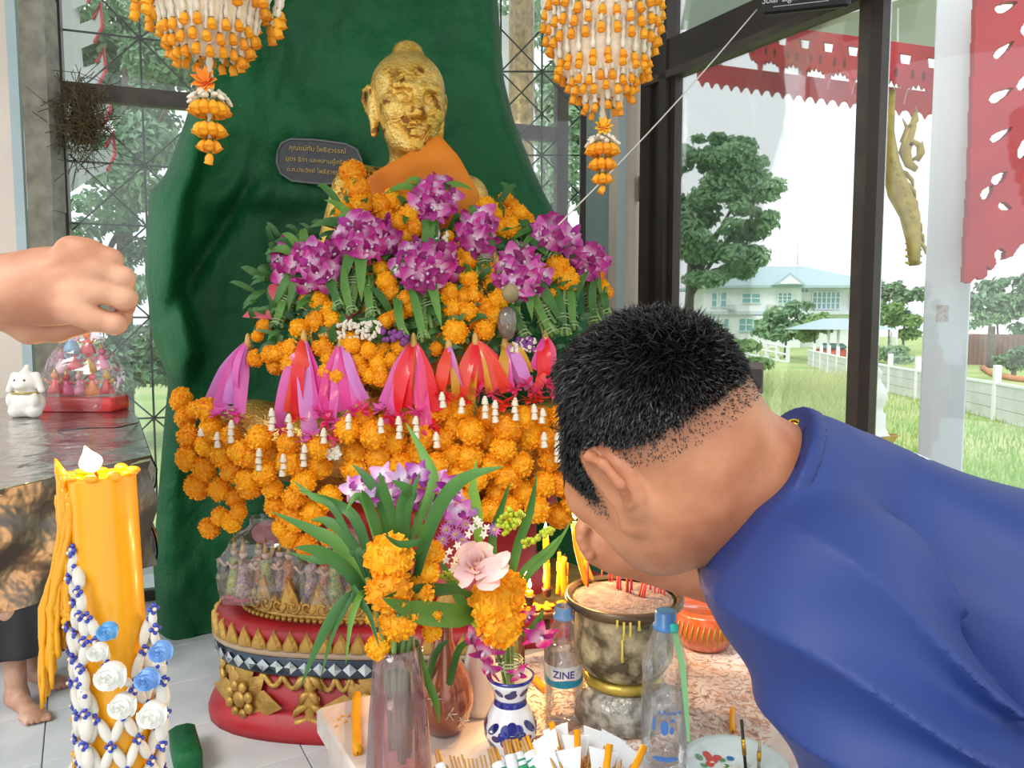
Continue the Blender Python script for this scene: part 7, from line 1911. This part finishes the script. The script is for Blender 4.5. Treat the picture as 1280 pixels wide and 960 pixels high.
for i in range(9):
    a = i * .7; q = ct + Bc @ Vector((math.cos(a) * CRr * .95, math.sin(a) * CRr * .95, 0)); MB().ell(q, (.010, .006, .003 + .002 * (i % 3)), 8, 6).build('rim_lump', M_wax, bc)
wk = P(121, 594, CY); MB().tube([wk - UZ * .012, wk, wk + Vector((-.003, 0, .008))], .0022, 6).build('wick', mat('burnt_wick', '#6a3414', .9), bc)
fc = wk + Vector((-.003, 0, .004))
MB().lathe([(.001, 0), (.006, .002), (.0105, .006), (.0135, .011), (.0135, .016), (.0105, .021), (.007, .025), (.0042, .029), (.002, .033), (.0005, .036)], 20, fc, basis((-.32, 0, 1))).build('flame', flame_mat(), bc)
ld = bpy.data.lights.new('candle_light', 'POINT'); ld.energy = 1.6; ld.color = (1, .58, .22); ld.shadow_soft_size = .014
lo = bpy.data.objects.new('candle_light', ld); COL.objects.link(lo); lo.parent = bc; lo.location = fc + UZ * .02 - root_loc(bc)
def cpt(px, py, d=0): return P(px, py, CY - .02 + d)
wd = MB()
cols = [(74, 580, 97, 690), (80, 585, 92, 700), (86, 590, 84, 720)]
wd.tube([cpt(69, 573), cpt(73, 585), cpt(80, 600), cpt(82, 640), cpt(86, 680)], [.001, .005, .009, .010, .012], 8)
for i in range(58):
    t = R.random(); x0 = 76 + R.uniform(-4, 14); x1 = 50 + 42 * t + R.uniform(-3, 3); y1 = interp(x1, [48, 60, 72, 84, 95], [895, 880, 830, 815, 790]) * R.uniform(.93, 1.0); d = R.uniform(-.012, .016)
    pts = [cpt(x0, 600 + R.uniform(-10, 30), d), cpt(x0 + 2, 655, d), cpt(x0 * .6 + x1 * .4, 705, d), cpt(x1, 760, d), cpt(x1 + R.uniform(-2, 2), (760 + y1) / 2, d), cpt(x1 + R.uniform(-2, 2), y1, d)]
    s = []
    for a, b in zip(pts[:-1], pts[1:]): s += [a.lerp(b, q / 4) + rv(.0008) for q in range(4)]
    s.append(pts[-1]); rr = R.uniform(.0028, .0045)
    wd.tube(s, [rr * R.uniform(.7, 1.35) for _ in s[:-1]] + [rr * .5], 6)
o = wd.build('wax_drips', M_wax, bc); o['kind'] = 'stuff'
cs = thing('candle_stand', 'round dark stand under the thick yellow candle', 'stand', (c0.x, c0.y, 0))
MB().lathe([(.14, 0), (.14, .02), (.03, .05), (.025, .55), (.09, .59), (.09, stand_z), (.0, stand_z)], 28, (c0.x, c0.y, 0), cap=False).build('turned_stand', mat('stand_wood', '#3f2c22', .5), cs)
# bead garland net around the candle
M_cloth = mat('garland_bud', '#efeee6', .7, col2='#e2dccb', nscale=90, bump=(150, .4, .002)); M_beadb = mat('blue_bead', '#2b3fb0', .18, coat=.5); M_clearb = mat('clear_bead', '#e9d9c0', .1, coat=.5)
gl = thing('bead_garland', 'white bud and blue bead garland net draped round the thick candle', 'garland', tuple(P(150, 960, CY)))
bl = MB().lathe([(.001, -.5), (.10, -.44), (.17, -.2), (.19, .05), (.15, .3), (.07, .46), (.001, .5)], 8, wob=lambda a, z: 1 + .12 * math.sin(a * 4)).mesh('cloth_bud', M_cloth)
bdm = MB().ell((0, 0, 0), .5, 8, 6).mesh('bead', M_beadb); bdc = MB().ell((0, 0, 0), .5, 8, 6).mesh('clear_bead', M_clearb)
def net_top(a):    # the neckline dips at the front, climbs at the left
    x = math.cos(a); return interp(x, [-1, -.75, -.3, .35, .75, 1], [700, 740, 828, 862, 800, 770])
def npoint(a, py, r=.047):
    q = P(144, py, CY); t = (q.z - c0.z) / cdir.z; ax = c0 + cdir * t; return ax + Vector((math.cos(a) * r, math.sin(a) * r, 0))
def cluster(p, n=5):
    o_ = Vector((p.x - c0.x, p.y - c0.y, 0)).normalized()
    for k in range(n):
        a = 6.28 * k / n; s = o_.cross(UZ); inst('bead', bdm, gl, p + o_ * .004 + (s * math.cos(a) + UZ * math.sin(a)) * .0048, None, .0062)
    inst('clear_bead', bdc, gl, p + o_ * .007, None, .005)
def bud(a, b, s=1.0):
    d = b - a; L = d.length * .92; inst('cloth_bud', bl, gl, (a + b) / 2, basis(d), (L * .95 * s, L * .95 * s, L))
rows = [772, 806, 840, 874, 908, 942, 976, 1010]; NC = 10
for i, py in enumerate(rows):
    for k in range(NC):
        a = (k + .5 * (i % 2)) * 6.2832 / NC
        if py < net_top(a) - 6: continue
        p = npoint(a, py); cluster(p, 4)
        for da in (-.5, .5):
            a2 = a + da * 6.2832 / NC
            if i + 1 < len(rows): bud(p, npoint(a2, rows[i + 1]))
# strands that climb over the wax at the left and at the right
for st_ in ([(96, 686), (96, 706), (101, 738), (103, 768), (108, 800), (104, 834), (106, 868)], [(93, 690), (90, 722), (96, 752), (97, 790), (98, 820), (101, 852), (110, 890), (108, 930), (112, 965)], [(190, 760), (192, 785), (196, 810), (203, 850), (205, 890), (200, 930)], [(112, 770), (122, 800), (136, 830), (150, 845), (168, 860), (185, 850), (200, 830)]):
    pts = [cpt(x, y, -.035 if x > 100 else -.012) for x, y in st_]
    for a, b in zip(pts[:-1], pts[1:]): cluster(a, 4); bud(a, b, 1.25)
    cluster(pts[-1], 4)
# cloth roses: blue and white
def cloth_rose(name, px, py, rpx, mt, d=-.06):
    c = cpt(px, py, d); Rr = rpx * ck; B_ = basis((.1, -1, .15))
    for i in range(14):
        t = i / 13; r = Rr * (.15 + .75 * t); a = i * 2.4; vs = []
        for u in range(4):
            for v in range(5):
                q = -1 + v / 2; aa = a + q * (.9 - .2 * t); uu = u / 3; vs.append(c + B_ @ Vector((r * (.7 + .4 * uu) * math.cos(aa), r * (.7 + .4 * uu) * math.sin(aa), Rr * (.9 - .75 * t) * uu + .2 * Rr * (1 - t) - .12 * Rr * q * q)))
        MB().add(vs, [(u * 5 + v, u * 5 + v + 1, u * 5 + v + 6, u * 5 + v + 5) for u in range(3) for v in range(4)]).build(name, mt, gl)
    MB().ell(c + Vector((0, .004, 0)), Rr * .8, 10, 8).build(name + '_core', mt, gl)
M_br = mat('blue_rose', '#5aa6dc', .5, col2='#8cc4e8', nscale=60); M_br2 = mat('cornflower_rose', '#6f9fd8', .5, col2='#8fb8e6', nscale=60); M_wr = mat('white_rose', '#eeede6', .6)
cloth_rose('blue_rose', 134, 789, 13, M_br); cloth_rose('blue_rose', 201, 814, 15, M_br2); cloth_rose('blue_rose', 184, 849, 16, M_br2)
cloth_rose('white_rose', 138, 845, 20, M_wr, -.055); cloth_rose('white_rose', 153, 882, 18, M_wr, -.05); cloth_rose('white_rose', 190, 893, 19, M_wr, -.05); cloth_rose('white_rose', 122, 815, 13, M_wr, -.05)
# yellow petal string at the far left of the garland
for i in range(26):
    x = 97 + R.uniform(-8, 12); y = 790 + i * 7; inst('cloth_bud', MB().lathe([(.001, -.5), (.2, -.1), (.16, .3), (.001, .5)], 6).mesh('yellow_petal', M_wax if i % 3 else M_cloth), gl, cpt(x, y, .01), rot_rand(None, 1.0), 18 * ck)

# ---- rabbit figurine, candy bag on the steel table
fb = PZ(36, 521, SZ); fk = pxm(fb.y)
rb_ = thing('rabbit_figurine', 'white ceramic animal figurine with gold collar on the steel table', 'figurine', tuple(fb))
def fig(p):
    q = (p - np.array(tuple(fb), np.float32)) / fk
    d = s_ell(q, (0, 0, 18), (20, 17, 19)); d = smin(d, s_ell(q, (0, -2, 44), (16, 14, 14)), 5)
    for s in (-1, 1):
        d = smin(d, s_ell(q, (s * 11, -6, 8), (9, 10, 9)), 3); d = smin(d, s_cap(q, (s * 13, -2, 52), (s * 20, -4, 34), 5, 4), 3)
        d = smin(d, s_ell(q, (s * 15, -10, 22), (5, 6, 9)), 3)
    d = smin(d, s_cap(q, (0, -2, 56), (1, 0, 63), 5, 3), 3); d = smin(d, s_ell(q, (0, -14, 40), (7, 6, 5)), 3)
    return smax(d, -q[:, 2], 1) * fk
sdf_mesh('ceramic_body', fig, (fb.x - .07, fb.y - .07, SZ - .01), (fb.x + .07, fb.y + .07, SZ + .17), .0025, mat('white_ceramic', '#e2dfd8', .25, coat=.4), rb_)
MB().tube([fb + Vector((math.cos(t) * 17.5 * fk, math.sin(t) * 15.5 * fk, 31 * fk)) for t in [i * .3142 for i in range(21)]], 1.2 * fk, 6).build('gold_collar', M_goldp, rb_)
for s in (-1, 1): MB().ell(fb + Vector((s * 6 * fk, -14.5 * fk, 47 * fk)), 1.4 * fk, 8, 6).build('eye', mat('eye_brown', '#5a3a2a', .3), rb_)
def crumple_bag(parent, c, rx, ry, h, neck=.4, seed=1, name='plastic_bag'):
    m = MB(); nu, nv = 40, 22; vs = []
    for j in range(nv + 1):
        t = j / nv; w = interp(t, [0, .1, .5, .75, .9, 1], [.92, 1, 1, .75, neck, neck * 1.05])
        for i in range(nu):
            a = 6.2832 * i / nu; nz = mnoise.noise(Vector((math.cos(a) * 2.2 + seed, math.sin(a) * 2.2, t * 4))) * .14 + mnoise.noise(Vector((math.cos(a) * 6 + seed, math.sin(a) * 6, t * 9))) * .07
            q = w * (1 + nz * (.4 + t)); sx = abs(math.cos(a)) ** .6 * math.copysign(1, math.cos(a)); sy = abs(math.sin(a)) ** .6 * math.copysign(1, math.sin(a))
            vs.append(c + Vector((sx * rx * q, sy * ry * q, h * t)))
    fs = [(j * nu + i, j * nu + (i + 1) % nu, (j + 1) * nu + (i + 1) % nu, (j + 1) * nu + i) for j in range(nv) for i in range(nu)]
    m.add(vs, fs); return m.build(name, M_cello, parent, False)
cbp = PZ(106, 513, SZ); gk = pxm(cbp.y)
cbag = thing('toy_gift_bag', 'clear bag of small red and pink toys on a red tray with paper header', 'gift bag', tuple(cbp))
MB().bevbox(cbp + UZ * 9 * gk, (90 * gk, 44 * gk, 18 * gk), .004).build('red_tray', mat('tray_red', '#c6302f', .3, coat=.4), cbag)
TC = ['#d8323a', '#e0679c', '#e7a0bc', '#e07f2c', '#c22a35', '#efc8d4', '#d8474f', '#c9a13a', '#e58fb0', '#7fb0d0']
def toy(parent, p, s, ci):
    m1 = mat('toy_%d' % (ci % 10), TC[ci % 10], .35, coat=.3); m2 = mat('toy_%d' % ((ci + 3) % 10), TC[(ci + 3) % 10], .35, coat=.3)
    MB().lathe([(.34 * s, 0), (.30 * s, .2 * s), (.15 * s, .5 * s), (.12 * s, .62 * s), (.02 * s, .7 * s)], 10, p).build('toy_body', m1, parent)
    MB().ell(p + UZ * .8 * s, .17 * s, 10, 8).build('toy_head', m2, parent)
    for q in (-1, 1): MB().tube([p + UZ * .58 * s, p + Vector((q * .28 * s, -.1 * s, .5 * s)), p + Vector((q * .36 * s, -.12 * s, .68 * s))], .05 * s, 6).build('toy_arm', m2, parent)
    MB().lathe([(.12 * s, .9 * s), (.08 * s, 1.0 * s), (.01 * s, 1.16 * s)], 8, p).build('toy_hat', mat('toy_gold', '#caa23a', .3, .6), parent)
for i, (x, y) in enumerate(((70, 492), (84, 494), (100, 493), (116, 494), (134, 492), (78, 466), (94, 462), (112, 465), (128, 462), (90, 440), (110, 442))):
    p = P(x, y, cbp.y + (i % 3 - 1) * .02); toy(cbag, p, 28 * gk, i)
crumple_bag(cbag, cbp + UZ * .003, 46 * gk, 26 * gk, 92 * gk, .55, 3)
hc = P(97, 417, cbp.y); MB().bevbox(hc, (56 * gk, .004, 14 * gk), .001).build('header_card', mat('card_white', '#dfe0ea', .6), cbag, False)
for j in range(12): MB().box(hc + Vector(((-19 + j * 3.2) * gk, -.003, R.uniform(-.4, .4) * gk)), (1.8 * gk, .001, 2.2 * gk)).build('header_print', mat('print_violet', '#8f90b8', .6), cbag, False)
# ---- bags of dancer dolls inside the pedestal crown
DC = ['#c2303c', '#2d6fb0', '#3c9a58', '#c99a2e', '#7a4aa0', '#d04f86']
M_face = mat('doll_face', '#e6c4a8', .5); M_dg = mat('doll_gold', '#c9a03a', .3, .6)
def doll(parent, p, s, c):
    m1 = mat('doll_%d' % c, DC[c], .35, .2, col2='#d8b860', nscale=120)
    MB().lathe([(.2 * s, 0), (.17 * s, .25 * s), (.10 * s, .5 * s), (.13 * s, .62 * s), (.11 * s, .72 * s), (.04 * s, .76 * s)], 10, p).build('doll_dress', m1, parent)
    MB().ell(p + UZ * .84 * s, .085 * s, 8, 6).build('doll_head', M_face, parent); MB().lathe([(.08 * s, .88 * s), (.05 * s, .96 * s), (.01 * s, 1.2 * s)], 8, p).build('doll_crown', M_dg, parent)
    for q in (-1, 1): MB().tube([p + UZ * .68 * s, p + Vector((q * .2 * s, -.06 * s, .58 * s)), p + Vector((q * .28 * s, -.1 * s, .72 * s))], .035 * s, 5).build('doll_arm', M_face, parent)
    MB().lathe([(.22 * s, -.06 * s), (.22 * s, 0)], 10, p).build('doll_base', mat('doll_base', '#c43a4c', .4), parent)
for lb, cx, Yb, w, n in (('clear bag of dancer dolls at the left of the pedestal crown', 338, 2.80, 62, 7), ('clear bag of dancer dolls behind the pandan leaves', 430, 2.74, 56, 6)):
    b0 = P(cx, 752, Yb); b0.z = .462; k_ = pxm(Yb)
    t = thing('doll_gift_bag', lb, 'gift bag', tuple(b0), 'bags of dancer dolls on the pedestal')
    for i in range(n): doll(t, b0 + Vector(((-w * .72 + 2 * w * .72 * i / (n - 1)) * k_, R.uniform(-.05, .02), .014)), 64 * k_, (i * 2 + cx) % 6)
    MB().ell(b0 + Vector((0, .02, 82 * k_)), (24 * k_, 16 * k_, 16 * k_), 14, 10).build('pink_paper', mat('tissue_pink', '#cf8090', .6, col2='#d8a8ac', nscale=20), t)
    crumple_bag(t, b0, w * k_, 34 * k_, 105 * k_, .35, cx)
# ---- bird nest on the left window bar
nst = thing('bird_nest', 'ragged brown twig nest on the left window bar', 'nest', tuple(P(95, 205, 3.82)))
m = MB()
for i in range(420):
    c = P(104 + R.gauss(0, 13), 150 + R.gauss(0, 20), 3.83 + R.uniform(-.05, .04)); d = rv(1).normalized() * R.uniform(.03, .12)
    m.tube([c - d, c + rv(.02), c + d], .0018, 4)
for i in range(24):
    c = P(92 + R.uniform(-15, 25), 130 + R.uniform(-20, 70), 3.8); d = rv(1).normalized() * R.uniform(.12, .25); m.tube([c - d, c + rv(.03), c + d], .002, 4)
m.build('twigs', mat('straw_brown', '#7d6a4c', .9, col2='#544832', nscale=30), nst)['kind'] = 'stuff'
MB().ell(P(104, 155, 3.86), (.07, .05, .09), 12, 8).build('nest_core', mat('nest_dark', '#4f4433', .95, bump=(60, 1, .02)), nst)
# ---- solar lamp on the header, white thread
SP_ = P(1012, 2, 2.86); sl = thing('solar_lamp', 'black solar light panel hung on the window header', 'lamp', tuple(SP_))
Rs = Matrix((WRd, -WRn, UZ)).transposed() @ Matrix.Rotation(.04, 3, 'Y')
sx_ = (P(1066, 2, 2.7) - P(958, 14, 2.95)); ZL = Vector((.1, .05, 1))
Bs = Matrix((sx_.normalized(), sx_.cross(UZ).normalized() * -1, UZ)).transposed()
cS = (P(1066, -10, 2.7) + P(958, 2, 2.95)) / 2
MB().bevbox(cS + UZ * .01, (sx_.length, .03, .12), .008, Matrix((sx_.normalized(), UZ.cross(sx_.normalized()), sx_.normalized().cross(UZ.cross(sx_.normalized()) * 1))).transposed()).build('panel', mat('lamp_black', '#1c1c1e', .4), sl, False)
nS = sx_.cross(UZ).normalized()
text_mesh('lettering', 'Solar Light', .036, mat('lamp_white', '#cfd3d4', .5), sl, cS + nS * .0165 - sx_.normalized() * .10 - UZ * .0, sx_, UZ, .0005, 'CENTER')
MB().box(cS + nS * .016 - UZ * .026 - sx_.normalized() * .02, (.22, .001, .002), Matrix((sx_.normalized(), UZ.cross(sx_.normalized()), UZ)).transposed()).build('print_line', MATS['lamp_white'], sl, False)
MB().tube([cS + UZ * .05, cS + UZ * .3 + Vector((.02, .1, 0))], .012, 8).build('bracket', M_bronze, sl)
th_ = MB(); a = P(946, 12, 2.98); b = P(698, 281, 2.62); th_.tube([a.lerp(b, i / 14) - UZ * .02 * math.sin(3.1416 * i / 14) for i in range(15)], .0026, 5)
tag(th_.build('sacred_thread', mat('white_thread', '#dcd8d0', .8)), 'white cotton thread stretched from header lamp to the flower mound', 'thread')
# ---- speaker behind the head
spb = P(936, 472, 2.05); sb = thing('black_speaker', 'small dark box speaker on a pole behind the head of the man', 'speaker', (spb.x, spb.y, 0))
kS = pxm(2.05)
MB().bevbox(spb, (34 * kS, .05, 38 * kS), .003, Matrix.Rotation(-.3, 3, 'Z')).build('cabinet', mat('speaker_grey', '#4a4644', .5), sb, False)
MB().bevbox(spb + Vector((.0, -.028, -.0)), (22 * kS, .01, 22 * kS), .002, Matrix.Rotation(-.3, 3, 'Z')).build('grille', mat('speaker_black', '#1b1a1a', .6), sb, False)
MB().tube([Vector((spb.x, spb.y, 0)), spb - UZ * 18 * kS], .012, 8).build('pole', MATS['speaker_black'], sb)
MB().lathe([(.12, 0), (.12, .015), (.02, .03)], 20, (spb.x, spb.y, 0)).build('foot', MATS['speaker_black'], sb)
